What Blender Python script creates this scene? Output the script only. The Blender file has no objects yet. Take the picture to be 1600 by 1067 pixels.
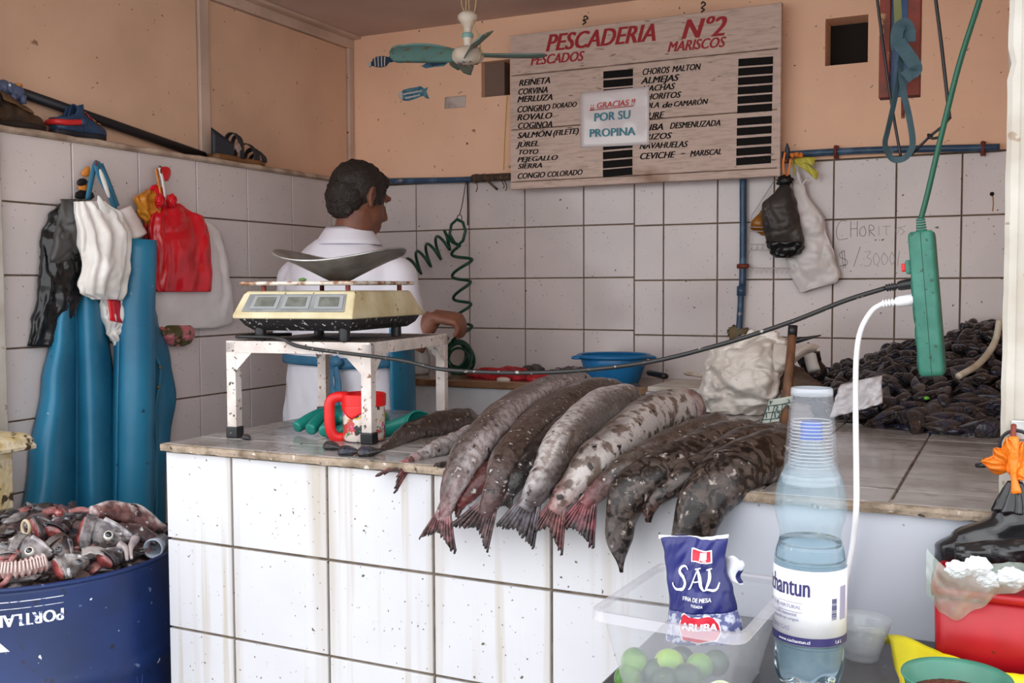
import bpy, bmesh, math, random
from mathutils import Vector, Matrix, noise
random.seed(7)
PI = math.pi
sc = bpy.context.scene
COL = sc.collection
V = Vector

# ------------------------------------------------------------------ camera
CAM_H = 1.27
YAW, PITCH, ROLL, FPX = math.radians(25.9968), math.radians(2.9883), math.radians(-0.2498), 1618.8
fw = V((-math.sin(YAW)*math.cos(PITCH), math.cos(YAW)*math.cos(PITCH), -math.sin(PITCH)))
r0 = V((math.cos(YAW), math.sin(YAW), 0)); u0 = r0.cross(fw)
rt = r0*math.cos(ROLL) + u0*math.sin(ROLL)
up = u0*math.cos(ROLL) - r0*math.sin(ROLL)
cd = bpy.data.cameras.new('camera'); cam = bpy.data.objects.new('camera', cd); COL.objects.link(cam)
cd.sensor_width = 36.0; cd.lens = FPX*36.0/1600.0; cd.clip_start = 0.02; cd.clip_end = 200
cam.matrix_world = Matrix(((rt.x, up.x, -fw.x, 0), (rt.y, up.y, -fw.y, 0), (rt.z, up.z, -fw.z, CAM_H), (0, 0, 0, 1)))
sc.camera = cam

# ------------------------------------------------------------------ sky, sun, exposure
w = bpy.data.worlds.new('sky'); sc.world = w; w.use_nodes = True
wn = w.node_tree.nodes; wl = w.node_tree.links
bg = wn['Background']
tc = wn.new('ShaderNodeTexCoord'); sp_ = wn.new('ShaderNodeSeparateXYZ'); rmp = wn.new('ShaderNodeValToRGB')
wl.new(tc.outputs['Generated'], sp_.inputs[0]); wl.new(sp_.outputs['Z'], rmp.inputs[0]); wl.new(rmp.outputs[0], bg.inputs[0])
rmp.color_ramp.elements[0].color = (0.96, 0.97, 1.0, 1); rmp.color_ramp.elements[1].color = (0.90, 0.945, 1.0, 1)
bg.inputs[1].default_value = 2.2
sd = bpy.data.lights.new('sun', 'SUN'); sun = bpy.data.objects.new('sun', sd); COL.objects.link(sun)
sd.energy = .35; sd.angle = math.radians(40); sd.color = (1.0, 0.97, 0.93)
sun.rotation_euler = V((0.22, 0.78, -0.58)).to_track_quat('-Z', 'Y').to_euler()
vs = sc.view_settings
vs.view_transform = 'Standard'; vs.look = 'None'; vs.gamma = 1.0; vs.use_curve_mapping = False
vs.exposure = 0.3

# ------------------------------------------------------------------ helpers
def at(px, py, X=None, Y=None, Z=None):
    """point of the plane X=, Y= or Z= (metres) that the photograph shows at a pixel"""
    d = fw + rt*((px-800)/FPX) - up*((py-533.5)/FPX)
    if X is not None: k = X/d.x
    elif Y is not None: k = Y/d.y
    else: k = (Z-CAM_H)/d.z
    return V((0, 0, CAM_H)) + d*k

def N(p, s=1.0, o=0.0):
    return noise.noise(V((p[0]*s+o, p[1]*s+o*1.7, p[2]*s-o)))

def lerp(a, b, t): return a+(b-a)*t

def interp(keys, t):
    """piecewise-linear with smooth blend: keys [(t, value...)]"""
    if t <= keys[0][0]: return keys[0][1]
    for (a, va), (b, vb) in zip(keys, keys[1:]):
        if t <= b:
            s = (t-a)/(b-a); s = s*s*(3-2*s)
            return va+(vb-va)*s
    return keys[-1][1]

def spline(pts, n):
    """Catmull-Rom through pts, n samples"""
    pts = [V(p) for p in pts]
    if len(pts) == 2: return [pts[0].lerp(pts[1], i/(n-1)) for i in range(n)]
    P = [pts[0]*2-pts[1]] + pts + [pts[-1]*2-pts[-2]]
    m = len(pts)-1; out = []
    for i in range(n):
        t = i/(n-1)*m; k = min(int(t), m-1); t -= k
        a, b, c, d = P[k:k+4]
        out.append(0.5*((2*b)+(c-a)*t+(2*a-5*b+4*c-d)*t*t+(3*b-a-3*c+d)*t**3))
    return out

class MB:
    def __init__(s): s.v = []; s.f = []; s.c = None; s.mi = None
    def add(s, vs_, fs):
        o = len(s.v); s.v += [V(p) for p in vs_]; s.f += [tuple(i+o for i in f) for f in fs]; return o
    def addx(s, vs_, fs): s.add(vs_, fs); return s
    def box(s, c, size, M=None):
        x, y, z = [k/2 for k in size]
        vs_ = [V(p) for p in ((-x,-y,-z),(x,-y,-z),(x,y,-z),(-x,y,-z),(-x,-y,z),(x,-y,z),(x,y,z),(-x,y,z))]
        if M is not None: vs_ = [M @ p for p in vs_]
        s.add([p+V(c) for p in vs_], [(3,2,1,0),(4,5,6,7),(0,1,5,4),(1,2,6,5),(2,3,7,6),(3,0,4,7)]); return s
    def box2(s, a, b):
        a, b = V(a), V(b); return s.box((a+b)/2, [abs(k) for k in (b-a)])
    def loft(s, rings, cap=(True, True), closed=True):
        n = len(rings[0]); vs_ = [p for r in rings for p in r]; fs = []
        for i in range(len(rings)-1):
            for j in range(n if closed else n-1):
                k = (j+1) % n; fs.append((i*n+j, i*n+k, (i+1)*n+k, (i+1)*n+j))
        if closed and cap[0]: fs.append(tuple(reversed(range(n))))
        if closed and cap[1]: fs.append(tuple((len(rings)-1)*n+j for j in range(n)))
        s.add(vs_, fs); return s
    def tube(s, pts, r, n=8, cap=(True, True), flat=1.0, upv=None, loop=False):
        pts = [V(p) for p in pts]; m = len(pts); rings = []
        rr = r if callable(r) else (lambda t: r)
        prev = None
        for i, p in enumerate(pts):
            if loop: t = pts[(i+1) % m]-pts[i-1]
            else: t = pts[min(i+1, m-1)]-pts[max(i-1, 0)]
            t = t.normalized() if t.length > 1e-9 else V((0,0,1))
            if prev is None:
                a = V(upv) if upv is not None else (V((0,0,1)) if abs(t.z) < .9 else V((0,1,0)))
                a = (a-t*a.dot(t)).normalized()
            else:
                a = prev-t*prev.dot(t); a = a.normalized() if a.length > 1e-6 else prev
            prev = a; b = t.cross(a); R = rr(i/(m-1))
            rings.append([p+a*(math.cos(2*PI*j/n)*R*flat)+b*(math.sin(2*PI*j/n)*R) for j in range(n)])
        if loop: rings.append(rings[0]); cap = (False, False)
        return s.loft(rings, cap)
    def cyl(s, a, b, r, n=16, r2=None, cap=(True, True)):
        r2 = r if r2 is None else r2
        return s.tube([a, b], lambda t: lerp(r, r2, t), n, cap)
    def lathe(s, c, prof, n=24, M=None, cap=(False, False)):
        c = V(c); rings = []
        for r, z in prof:
            ring = [V((r*math.cos(2*PI*j/n), r*math.sin(2*PI*j/n), z)) for j in range(n)]
            rings.append([(M @ p if M is not None else p)+c for p in ring])
        return s.loft(rings, cap)
    def grid(s, fn, nu, nv):
        vs_ = [fn(i/nu, j/nv) for j in range(nv+1) for i in range(nu+1)]
        fs = [(j*(nu+1)+i, j*(nu+1)+i+1, (j+1)*(nu+1)+i+1, (j+1)*(nu+1)+i) for j in range(nv) for i in range(nu)]
        s.add(vs_, fs); return s
    def ball(s, c, r, n=16, m=10, fn=None):
        c = V(c); r = V(r) if hasattr(r, '__len__') else V((r, r, r)); rings = []
        for i in range(m+1):
            a = PI*i/m; ra = max(math.sin(a), .003)
            ring = []
            for j in range(n):
                d = V((ra*math.cos(2*PI*j/n), ra*math.sin(2*PI*j/n), -math.cos(a)))
                p = V((d.x*r.x, d.y*r.y, d.z*r.z))
                if fn: p = fn(d, p)
                ring.append(c+p)
            rings.append(ring)
        return s.loft(rings)
    def prism(s, pts, M, depth):
        """2-D outline (x,y) extruded in -z by depth, mapped by M"""
        n = len(pts); a = [M @ V((x, y, 0)) for x, y in pts]; b = [M @ V((x, y, -depth)) for x, y in pts]
        fs = [tuple(range(n)), tuple(reversed(range(n, 2*n)))]+[(i, n+i, n+(i+1) % n, (i+1) % n) for i in range(n)]
        s.add(a+b, fs); return s
    def xf(s, M): s.v = [M @ p for p in s.v]; return s
    def mesh(s, name, mat=None, smooth=True, cols=None):
        me = bpy.data.meshes.new(name); me.from_pydata(s.v, [], s.f); me.update()
        bm = bmesh.new(); bm.from_mesh(me); bmesh.ops.recalc_face_normals(bm, faces=bm.faces); bm.to_mesh(me); bm.free()
        if smooth:
            me.polygons.foreach_set('use_smooth', [True]*len(me.polygons))
        if cols:
            a = me.color_attributes.new('Col', 'FLOAT_COLOR', 'POINT')
            for i, c in enumerate(cols): a.data[i].color = (c[0], c[1], c[2], 1)
        for m in (mat if isinstance(mat, (list, tuple)) else [mat] if mat else []): me.materials.append(m)
        return me
    def build(s, name, mat=None, parent=None, smooth=True, bevel=0, sub=0, solid=0, cols=None, offset=0, auto=None):
        me = s.mesh(name, mat, smooth, cols)
        o = bpy.data.objects.new(name, me); COL.objects.link(o)
        if solid:
            m = o.modifiers.new('solid', 'SOLIDIFY'); m.thickness = solid; m.offset = offset
        if bevel:
            m = o.modifiers.new('bevel', 'BEVEL'); m.width = bevel; m.segments = 2; m.limit_method = 'ANGLE'; m.angle_limit = math.radians(35)
            m.harden_normals = False
        if sub:
            m = o.modifiers.new('sub', 'SUBSURF'); m.levels = sub; m.render_levels = sub
        if auto and smooth:
            try: me.set_sharp_from_angle(angle=math.radians(auto))
            except Exception: pass
        if parent: child(o, parent)
        return o

def child(o, parent):
    bpy.context.view_layer.update() if parent.parent else None
    o.parent = parent
    wm = world_of(parent)
    o.matrix_parent_inverse = wm.inverted()
    return o

def world_of(o):
    m = o.matrix_basis.copy()
    if o.parent: m = world_of(o.parent) @ o.matrix_parent_inverse @ m
    return m

def tag(o, label=None, cat=None, group=None, kind=None):
    if label: o['label'] = label
    if cat: o['category'] = cat
    if group: o['group'] = group
    if kind: o['kind'] = kind
    return o

def thing(name, label, cat, loc=(0, 0, 0), group=None):
    o = bpy.data.objects.new(name, None); COL.objects.link(o); o.location = loc; o.empty_display_size = .05
    return tag(o, label, cat, group)

def link_mesh(name, me, parent=None, M=None):
    o = bpy.data.objects.new(name, me); COL.objects.link(o)
    if M is not None: o.matrix_basis = M
    if parent:
        o.parent = parent; o.matrix_parent_inverse = world_of(parent).inverted()
    return o

def dup_tree(root, M, label=None, group=None):
    """copy of a thing with copies of its parts and sub-parts, placed by world matrix M"""
    r = root.copy(); COL.objects.link(r); r.matrix_basis = M
    if label: r['label'] = label
    if group: r['group'] = group
    for ch in [o for o in root.children]:
        c = ch.copy(); COL.objects.link(c); c.parent = r
        for g in ch.children:
            d = g.copy(); COL.objects.link(d); d.parent = c
    return r

def frame(o, x, y=None, z=None):
    """matrix from origin and axes"""
    x = V(x).normalized()
    if z is not None:
        z = V(z).normalized(); x = (x-z*x.dot(z)).normalized(); y = z.cross(x)
    else:
        y = V(y); y = (y-x*x.dot(y)).normalized(); z = x.cross(y)
    o = V(o)
    return Matrix(((x.x, y.x, z.x, o.x), (x.y, y.y, z.y, o.y), (x.z, y.z, z.z, o.z), (0, 0, 0, 1)))

def text(name, body, size, M, mat, parent=None, ext=0.0006, bold=0.0, shear=0.0, align='LEFT', warp=None, sx=1.0, space=1.0):
    cu = bpy.data.curves.new(name, 'FONT'); cu.body = body; cu.size = size; cu.extrude = ext
    cu.shear = shear; cu.align_x = align; cu.space_character = space; cu.resolution_u = 3
    t = bpy.data.objects.new(name, cu); COL.objects.link(t)
    me = bpy.data.meshes.new_from_object(t.evaluated_get(bpy.context.evaluated_depsgraph_get()))
    bpy.data.objects.remove(t); bpy.data.curves.remove(cu)
    me.name = name
    if bold:
        bm = bmesh.new()
        for dx, dz in ((-bold, 0), (bold, .00004), (0, .00008)):
            k0 = len(bm.verts); bm.from_mesh(me); bm.verts.ensure_lookup_table()
            for v in bm.verts[k0:]: v.co.x += dx; v.co.z += dz
        bm.to_mesh(me); bm.free()
    for v in me.vertices:
        p = V((v.co.x*sx, v.co.y, v.co.z))
        v.co = warp(p) if warp else M @ p
    me.materials.clear(); me.materials.append(mat)
    o = bpy.data.objects.new(name, me); COL.objects.link(o)
    if parent: child(o, parent)
    return o

def text_width(body, size, bold=0, shear=0, space=1.0):
    cu = bpy.data.curves.new('t', 'FONT'); cu.body = body; cu.size = size; cu.space_character = space
    t = bpy.data.objects.new('t', cu); COL.objects.link(t)
    bpy.context.view_layer.update()
    wd = t.dimensions.x; bpy.data.objects.remove(t); bpy.data.curves.remove(cu); return wd

# ------------------------------------------------------------------ materials
def M(name, c, rough=.5, c2=None, sc2=6.0, rng=(.4, .65), specks=(), bump=None, metal=0.0, trans=0.0, ior=1.45, coat=0.0,
      alpha=1.0, coord='pos', detail=6.0, vcol=False, spec=.5, rough2=None, sheen=0, stretch=None, sss=0.0, emis=None, dist=0.0):
    m = bpy.data.materials.new(name); m.use_nodes = True
    nt = m.node_tree; nd = nt.nodes; ln = nt.links; b = nd['Principled BSDF']
    b.inputs['Roughness'].default_value = rough; b.inputs['Metallic'].default_value = metal; b.inputs['IOR'].default_value = ior
    b.inputs['Transmission Weight'].default_value = trans; b.inputs['Coat Weight'].default_value = coat; b.inputs['Coat Roughness'].default_value = .08
    b.inputs['Alpha'].default_value = alpha; b.inputs['Specular IOR Level'].default_value = spec
    if sheen: b.inputs['Sheen Weight'].default_value = sheen
    if sss: b.inputs['Subsurface Weight'].default_value = sss; b.inputs['Subsurface Scale'].default_value = .02
    if coord == 'pos':
        co = nd.new('ShaderNodeNewGeometry').outputs['Position']
    else:
        co = nd.new('ShaderNodeTexCoord').outputs['Object']
        if coord == 'objrand':
            oi = nd.new('ShaderNodeObjectInfo'); ad = nd.new('ShaderNodeVectorMath'); ad.operation = 'ADD'
            ml = nd.new('ShaderNodeMath'); ml.operation = 'MULTIPLY'; ml.inputs[1].default_value = 40
            ln.new(oi.outputs['Random'], ml.inputs[0]); ln.new(co, ad.inputs[0]); ln.new(ml.outputs[0], ad.inputs[1]); co = ad.outputs[0]
    def nz(scale, st=None, det=detail, di=0.0):
        n = nd.new('ShaderNodeTexNoise'); n.inputs['Scale'].default_value = scale; n.inputs['Detail'].default_value = det
        n.inputs['Distortion'].default_value = di
        if st:
            mp = nd.new('ShaderNodeMapping'); mp.inputs['Scale'].default_value = st; ln.new(co, mp.inputs[0]); ln.new(mp.outputs[0], n.inputs['Vector'])
        else: ln.new(co, n.inputs['Vector'])
        return n.outputs['Fac']
    def ramp(src, a, bb):
        mr = nd.new('ShaderNodeMapRange'); mr.inputs[1].default_value = a; mr.inputs[2].default_value = bb; ln.new(src, mr.inputs[0]); return mr.outputs[0]
    def mix(fac, A, B, mode='MIX'):
        mx = nd.new('ShaderNodeMix'); mx.data_type = 'RGBA'; mx.blend_type = mode
        if hasattr(fac, 'links'): ln.new(fac, mx.inputs[0])
        else: mx.inputs[0].default_value = fac
        for k, x in ((6, A), (7, B)):
            if hasattr(x, 'links'): ln.new(x, mx.inputs[k])
            else: mx.inputs[k].default_value = (*x, 1)
        return mx.outputs[2]
    cur = c
    if vcol:
        at_ = nd.new('ShaderNodeAttribute'); at_.attribute_name = 'Col'; cur = at_.outputs['Color']
        if c2 is not None:
            cur = mix(ramp(nz(sc2, stretch, di=dist), *rng), cur, mix(1.0, cur, c2, 'MULTIPLY'))
    elif c2 is not None:
        cur = mix(ramp(nz(sc2, stretch, di=dist), *rng), c, c2)
    for s in specks:       # (colour, scale, lo, hi [, stretch])
        cur = mix(ramp(nz(s[1], s[4] if len(s) > 4 else None, 3.0), s[2], s[3]), cur, s[0])
    if hasattr(cur, 'links'): ln.new(cur, b.inputs['Base Color'])
    else: b.inputs['Base Color'].default_value = (*cur, 1)
    if rough2 is not None: ln.new(ramp(nz(sc2*1.3), .35, .65), b.inputs['Roughness'])
    if rough2 is not None:
        mr = b.inputs['Roughness'].links[0].from_node; mr.inputs[3].default_value = rough; mr.inputs[4].default_value = rough2
    if bump:
        bp = nd.new('ShaderNodeBump'); bp.inputs['Strength'].default_value = bump[1]; bp.inputs['Distance'].default_value = bump[2] if len(bump) > 2 else .004
        if len(bump) > 3 and bump[3] == 'crumple':
            vo = nd.new('ShaderNodeTexVoronoi'); vo.feature = 'SMOOTH_F1'; vo.inputs['Scale'].default_value = bump[0]; vo.inputs['Smoothness'].default_value = .15
            nv = nd.new('ShaderNodeTexNoise'); nv.inputs['Scale'].default_value = bump[0]*.6; ln.new(co, nv.inputs['Vector'])
            mv = nd.new('ShaderNodeMix'); mv.data_type = 'VECTOR'; mv.inputs[0].default_value = .18; ln.new(co, mv.inputs[4]); ln.new(nv.outputs['Color'], mv.inputs[5]); ln.new(mv.outputs[1], vo.inputs['Vector'])
            ln.new(vo.outputs['Distance'], bp.inputs['Height'])
        else: ln.new(nz(bump[0], bump[3] if len(bump) > 3 else None), bp.inputs['Height']); ln.new(bp.outputs[0], b.inputs['Normal'])
    if emis: b.inputs['Emission Color'].default_value = (*emis[0], 1); b.inputs['Emission Strength'].default_value = emis[1]
    m.diffuse_color = (*c, 1)
    return m

SPK = ((.03, .022, .015), 60, .725, .75)            # small dark specks
SPK2 = ((.10, .07, .05), 130, .70, .74)
DIRT = ((.42, .36, .31), 5, .62, .85)
m_tile_wall = M('wall_tile_glaze', (.71, .63, .605), .16, c2=(.62, .56, .545), sc2=3, specks=[SPK, SPK2], bump=(3, .05, .01))
m_tile_front = M('front_tile_glaze', (.58, .58, .60), .2, c2=(.53, .53, .56), sc2=3, specks=[((.40, .34, .27), 13, .60, .78, (1, 1, .035)), ((.46, .42, .37), 34, .60, .72, (1, 1, .03)), ((.10, .08, .06), 45, .70, .73), SPK2])
m_tile_top = M('counter_top_tile', (.36, .34, .325), .14, c2=(.20, .175, .155), sc2=7, specks=[((.12, .10, .08), 26, .58, .70, (.5, 1.5, 1)), SPK2], bump=(30, .08))
m_wgrout = M('wall_grout', (.20, .135, .09), .85, c2=(.13, .09, .06), sc2=30)
m_grout = M('brown_grout', (.11, .08, .055), .85, c2=(.22, .17, .12), sc2=30, bump=(60, .4))
m_mortar = M('rough_mortar', (.36, .28, .21), .85, c2=(.15, .11, .07), sc2=22, specks=[((.62, .56, .5), 50, .62, .7), ((.04, .03, .02), 40, .64, .68)], bump=(50, .8, .01))
m_plaster = M('peach_plaster', (.96, .61, .41), .7, c2=(.87, .54, .36), sc2=2.5, specks=[SPK, ((.30, .18, .11), 22, .72, .78)], bump=(40, .12))
m_ply = M('peach_painted_board', (.76, .50, .34), .6, c2=(.65, .42, .28), sc2=3, specks=[SPK, ((.30, .16, .09), 20, .72, .77)], bump=(25, .1))
m_batten = M('peach_painted_batten', (.66, .49, .39), .6, c2=(.52, .38, .30), sc2=5, specks=[SPK], bump=(30, .15))
m_ceil = M('dusty_pink_ceiling', (.62, .47, .41), .75, c2=(.55, .41, .36), sc2=3, specks=[SPK])
m_ledge = M('weathered_ledge', (.56, .43, .33), .8, c2=(.30, .21, .15), sc2=14, specks=[SPK], bump=(40, .5))
m_conc = M('concrete_floor', (.42, .40, .38), .8, c2=(.34, .32, .30), sc2=4, bump=(30, .3))
m_white = M('white_panel_paint', (.48, .50, .555), .35, c2=(.44, .46, .51), sc2=4, specks=[((.2, .17, .14), 40, .71, .74)])
m_jamb = M('chipped_white_paint', (.52, .49, .44), .55, c2=(.42, .38, .32), sc2=9, specks=[((.30, .22, .16), 34, .66, .70), ((.46, .40, .32), 8, .66, .75)], bump=(35, .25))
m_black = M('black_plastic', (.012, .012, .014), .35, specks=[((.35, .33, .3), 90, .72, .75)])
m_rubber = M('black_rubber', (.015, .015, .016), .5)
m_hole_shade = M('opening_shade', (.015, .011, .008), .9)  # near-black colour stands in for shade in openings and under the worktop
m_bluepipe = M('blue_paint', (.035, .075, .14), .35, c2=(.09, .17, .28), sc2=18, rng=(.5, .7), specks=[((.30, .32, .36), 22, .64, .72)])
m_rust = M('rust_red_paint', (.22, .035, .02), .6, c2=(.12, .03, .015), sc2=20, specks=[((.45, .27, .12), 26, .62, .7)], bump=(60, .3))
m_wood = M('brown_wood', (.22, .10, .05), .6, c2=(.11, .05, .025), sc2=10, stretch=(6, 6, 1), bump=(40, .3))
m_sign = M('weathered_sign_paint', (.66, .50, .42), .65, c2=(.48, .35, .285), sc2=20, stretch=(1, 1, 7), rng=(.45, .75), specks=[((.20, .12, .08), 40, .66, .72, (.4, 1, 2)), ((.30, .17, .10), 4, .66, .8)], bump=(40, .2))
m_signred = M('sign_red_paint', (.38, .012, .018), .55)
m_signblk = M('sign_black_paint', (.010, .008, .008), .8, spec=.2, specks=[((.16, .12, .1), 70, .70, .75)])
m_steel = M('stained_steel', (.55, .55, .53), .35, metal=.85, c2=(.36, .36, .35), sc2=20, specks=[((.25, .16, .08), 30, .68, .72)])
m_stand = M('white_painted_steel', (.66, .59, .55), .45, c2=(.48, .41, .37), sc2=14, specks=[((.20, .11, .06), 75, .63, .69), ((.06, .05, .03), 80, .66, .70)], bump=(50, .25))
# ------------------------------------------------------------------ the setting
XL, YB, YC, TOP, ZC = -2.466, 3.710, 1.713, 0.930, 2.33
def struct(o): o['kind'] = 'structure'; return o

o = MB().box2((-6, -6, -.1), (5, 3.9, 0)).build('floor', m_conc, smooth=False); struct(o)
o = MB().box2((-2.75, 1.05, ZC), (.65, 3.95, ZC+.1)).build('ceiling', m_ceil, smooth=False); struct(o)
# ceiling extended past the opening, unseen, to shade the counter front; left wall carcass
wall_left = struct(MB().box2((XL-.006-.12, 1.40, 0), (XL-.006, 3.83, 1.695)).build('wall_left', m_wgrout, smooth=False))
wall_right = struct(MB().box2((.42, 1.72, 0), (.54, 3.70, ZC)).build('wall_right', m_plaster, smooth=False))

# back wall: plaster above with two square vent openings, tiled zone below
H1 = (-1.94, -1.813, 2.028, 2.168); H2 = (-.609, -.469, 2.024, 2.183)
xs = [-2.70, H1[0], H1[1], H2[0], H2[1], .52]; zs = [1.706, 2.024, 2.028, 2.168, 2.183, ZC]
mb = MB()
def in_hole(x, z): return any(h[0] < x < h[1] and h[2] < z < h[3] for h in (H1, H2))
for i in range(5):
    for k in range(5):
        a, b, c, d = xs[i], xs[i+1], zs[k], zs[k+1]
        if not in_hole((a+b)/2, (c+d)/2):
            mb.add([(a, YB, c), (b, YB, c), (b, YB, d), (a, YB, d)], [(0, 1, 2, 3)])
for h in (H1, H2):
    x0, x1, z0, z1 = h; D = YB+.11
    vs_ = [(x0, YB, z0), (x1, YB, z0), (x1, YB, z1), (x0, YB, z1), (x0, D, z0), (x1, D, z0), (x1, D, z1), (x0, D, z1)]
    mb.add(vs_, [(0, 1, 5, 4), (1, 2, 6, 5), (2, 3, 7, 6), (3, 0, 4, 7)])
wall_back = struct(mb.build('wall_back', m_plaster, smooth=False))
o = MB().box2((-2.70, YB+.006, 0), (.52, YB+.12, 1.706)).build('tile_backing', m_wgrout, wall_back, smooth=False)
o = MB().box2((-2.70, YB+.11, 1.706), (.52, YB+.13, ZC)).build('dark_backing', m_hole_shade, wall_back, smooth=False)  # near-black sheet paints the shade deep inside the vents
o = MB().box2((H1[0]+.088, YB+.075, H1[2]), (H1[1], YB+.11, H1[3])).build('vent_slot', m_hole_shade, wall_back, smooth=False)
o = MB().box2((H1[0], YB+.03, H1[2]+.002), (H1[0]+.088, YB+.11, H1[3]-.002)).build('vent_block', M('grey_brown_vent', (.20, .13, .10), .8), wall_back, smooth=False)

# tiles -------------------------------------------------------------
_tm = {}
def tile_mesh(a, b, mat, t=.008, ch=.0012):
    k = (round(a, 4), round(b, 4), mat.name)
    if k not in _tm:
        mb = MB(); x, y = a/2, b/2
        R = lambda q, z: [V((-x+q, -y+q, z)), V((x-q, -y+q, z)), V((x-q, y-q, z)), V((-x+q, y-q, z))]
        mb.loft([R(0, 0), R(0, t-ch), R(ch, t)])
        _tm[k] = mb.mesh('tile', mat, smooth=False)
    return _tm[k]
rt_ = random.Random(3)
def put_tile(parent, c, ux, uy, a, b, mat, g=.005):
    """one tile whose front face centre is c, spanning a along ux and b along uy"""
    me = tile_mesh(a-g, b-g, mat)
    fr = frame(c, ux, y=uy); n = fr.to_3x3().col[2]
    fr.translation = V(c)-n*(.008-rt_.uniform(-.0003, .0003))
    fr = fr @ Matrix.Rotation(rt_.uniform(-.0016, .0016), 4, 'X') @ Matrix.Rotation(rt_.uniform(-.0016, .0016), 4, 'Y')
    return link_mesh('tile', me, parent, fr)
def tile_rect(parent, org, ux, uy, us, vs_, mat, g=.005, skip=None):
    org, ux, uy = V(org), V(ux), V(uy)
    for a, b in zip(us, us[1:]):
        for c, d in zip(vs_, vs_[1:]):
            if skip and skip((a+b)/2, (c+d)/2): continue
            put_tile(parent, org+ux*(a+b)/2+uy*(c+d)/2, ux, uy, b-a, d-c, mat, g)
rowsB = [.72, .9058, 1.1058, 1.3058, 1.5058, 1.700]
# left wall (u = +Y ... normal +X)
colsY = [2.1574+.2531*k for k in range(-1, 6)]+[YB]
tile_rect(wall_left, (XL, 0, 0), (0, 1, 0), (0, 0, 1), [1.405, 1.651]+colsY, [.1091, .3091, .5091, .7091, .9091, 1.1091, 1.3091, 1.5091, 1.697], m_tile_wall,
          skip=lambda y, z: z < .5 and y > 2.4 or z < .3)
# back wall, left part 25 x 20, cut strip, right part 20 x 20
tile_rect(wall_back, (0, YB, 0), (1, 0, 0), (0, 0, 1), [XL]+[-2.2499+.2494*k for k in range(0, 4)]+[-1.297], rowsB, m_tile_wall)
rowsR = [.6807, .885, 1.0895, 1.2939, 1.4983, 1.702]
tile_rect(wall_back, (0, YB, 0), (1, 0, 0), (0, 0, 1), [-1.297]+[-1.1832+.2027*k for k in range(0, 8)], rowsR, m_tile_wall)

# upper left wall: painted boards framed by battens, standing back behind the ledge
XP = -2.56
up_ = struct(MB().box2((XP-.12, 1.40, 1.695), (XP-.012, 3.83, ZC)).build('wall_left_upper', m_ply, smooth=False))
for a, b in ((1.40, 2.780), (2.836, 3.668)):
    MB().box2((XP-.012, a, 1.710), (XP, b, 2.278)).build('panel', m_ply, up_, smooth=False, bevel=.002)
bt = [((XP-.012, 2.784, 1.710), (XP+.010, 2.832, 2.28)), ((XP-.012, 1.40, 2.280), (XP+.014, 3.71, 2.318)), ((XP-.012, 3.672, 1.710), (XP+.012, 3.705, 2.28)),
      ((XP+.002, 1.66, 2.318), (XP+.05, 3.71, 2.33))]
for i, (a, b) in enumerate(bt):
    struct(MB().box2(a, b).build('trim_%d' % (i+1), m_batten, smooth=False, bevel=.003))
def ledge_fn():
    mb = MB(); prof = [(-2.572, 1.694), (-2.454, 1.694), (-2.447, 1.699), (-2.450, 1.709), (-2.46, 1.713), (-2.572, 1.712)]; rings = []
    for i in range(70):
        y = 1.40+2.31*i/69; d = .004*N((y*14, 0, 0))+.003*N((y*40, 3, 0))
        rings.append([V((x+(d if x > -2.5 else 0), y, z+(d*.7 if z > 1.7 and x > -2.5 else 0))) for x, z in prof])
    return mb.loft(rings)
struct(ledge_fn().build('trim_5', m_ledge, smooth=False))
# cornice between back wall and ceiling is plain; chipped jamb on the right, post on the left
def jamb():
    mb = MB(); rings = []
    for i in range(60):
        z = .93+1.40*i/59; d = .0025*N((z*20, 1, 0))+(.005 if 1.58 < z < 1.60 else 0)
        rings.append([V((-.019+d, 1.705, z)), V((-.012+d, 1.700, z)), V((-.002, 1.700, z)), V((0, 1.704, z)), V((.10, 1.704, z)), V((.10, 1.80, z)), V((-.018, 1.80, z))])
    return mb.loft(rings)
struct(jamb().build('trim_6', m_jamb, smooth=False))
struct(MB().box2((XL-.02, 1.82, 0), (-2.432, 1.898, ZC)).build('trim_7', m_jamb, smooth=False, bevel=.004))

# ------------------------------------------------------------------ counter
cnt = thing('tiled_counter', 'white tiled masonry fish counter with a rough brown mortar edge', 'counter', (-.7, 1.72, 0))
MB().box2((-1.684, YC+.007, 0), (.40, 2.45, .914)).build('body', m_grout, cnt, smooth=False)
MB().box2((-.72, 2.45, 0), (.40, YB-.012, .914)).build('return_body', m_grout, cnt, smooth=False)
def edge_band():
    mb = MB(); rings = []; n = 150
    for i in range(n):
        x = -1.697+2.09*i/(n-1); q = (x, 0, 0)
        d = .004*N((x*18, 0, 0))+.004*N((x*55, 2, 0)); e = .0025*N((x*30, 5, 0))
        rings.append([V((x, 1.716, .912)), V((x, 1.702-d, .913+e)), V((x, 1.700-d*1.2, .921)), V((x, 1.701-d, .9275+e*.4)), V((x, 1.712, .929)), V((x, 1.74, .9285)), V((x, 1.74, .912))])
    return mb.loft(rings)
edge_band().build('mortar_edge', m_mortar, cnt, smooth=False)
MB().box2((-1.697, 1.735, .913), (-1.680, 2.45, .9275)).build('mortar_edge', m_mortar, cnt, smooth=False)
MB().box2((-1.68, 1.735, .913), (.40, 2.45, .924)).build('mortar_bed', m_mortar, cnt, smooth=False)
MB().box2((-.72, 2.45, .913), (.40, YB-.012, .924)).build('mortar_bed', m_mortar, cnt, smooth=False)
rowsC = [.1157, .3157, .5157, .7157, .912]
tile_rect(cnt, (0, YC, 0), (1, 0, 0), (0, 0, 1), [-1.693]+[-1.5058+.2494*k for k in range(0, 5)], rowsC, m_tile_front, g=.006)
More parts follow.
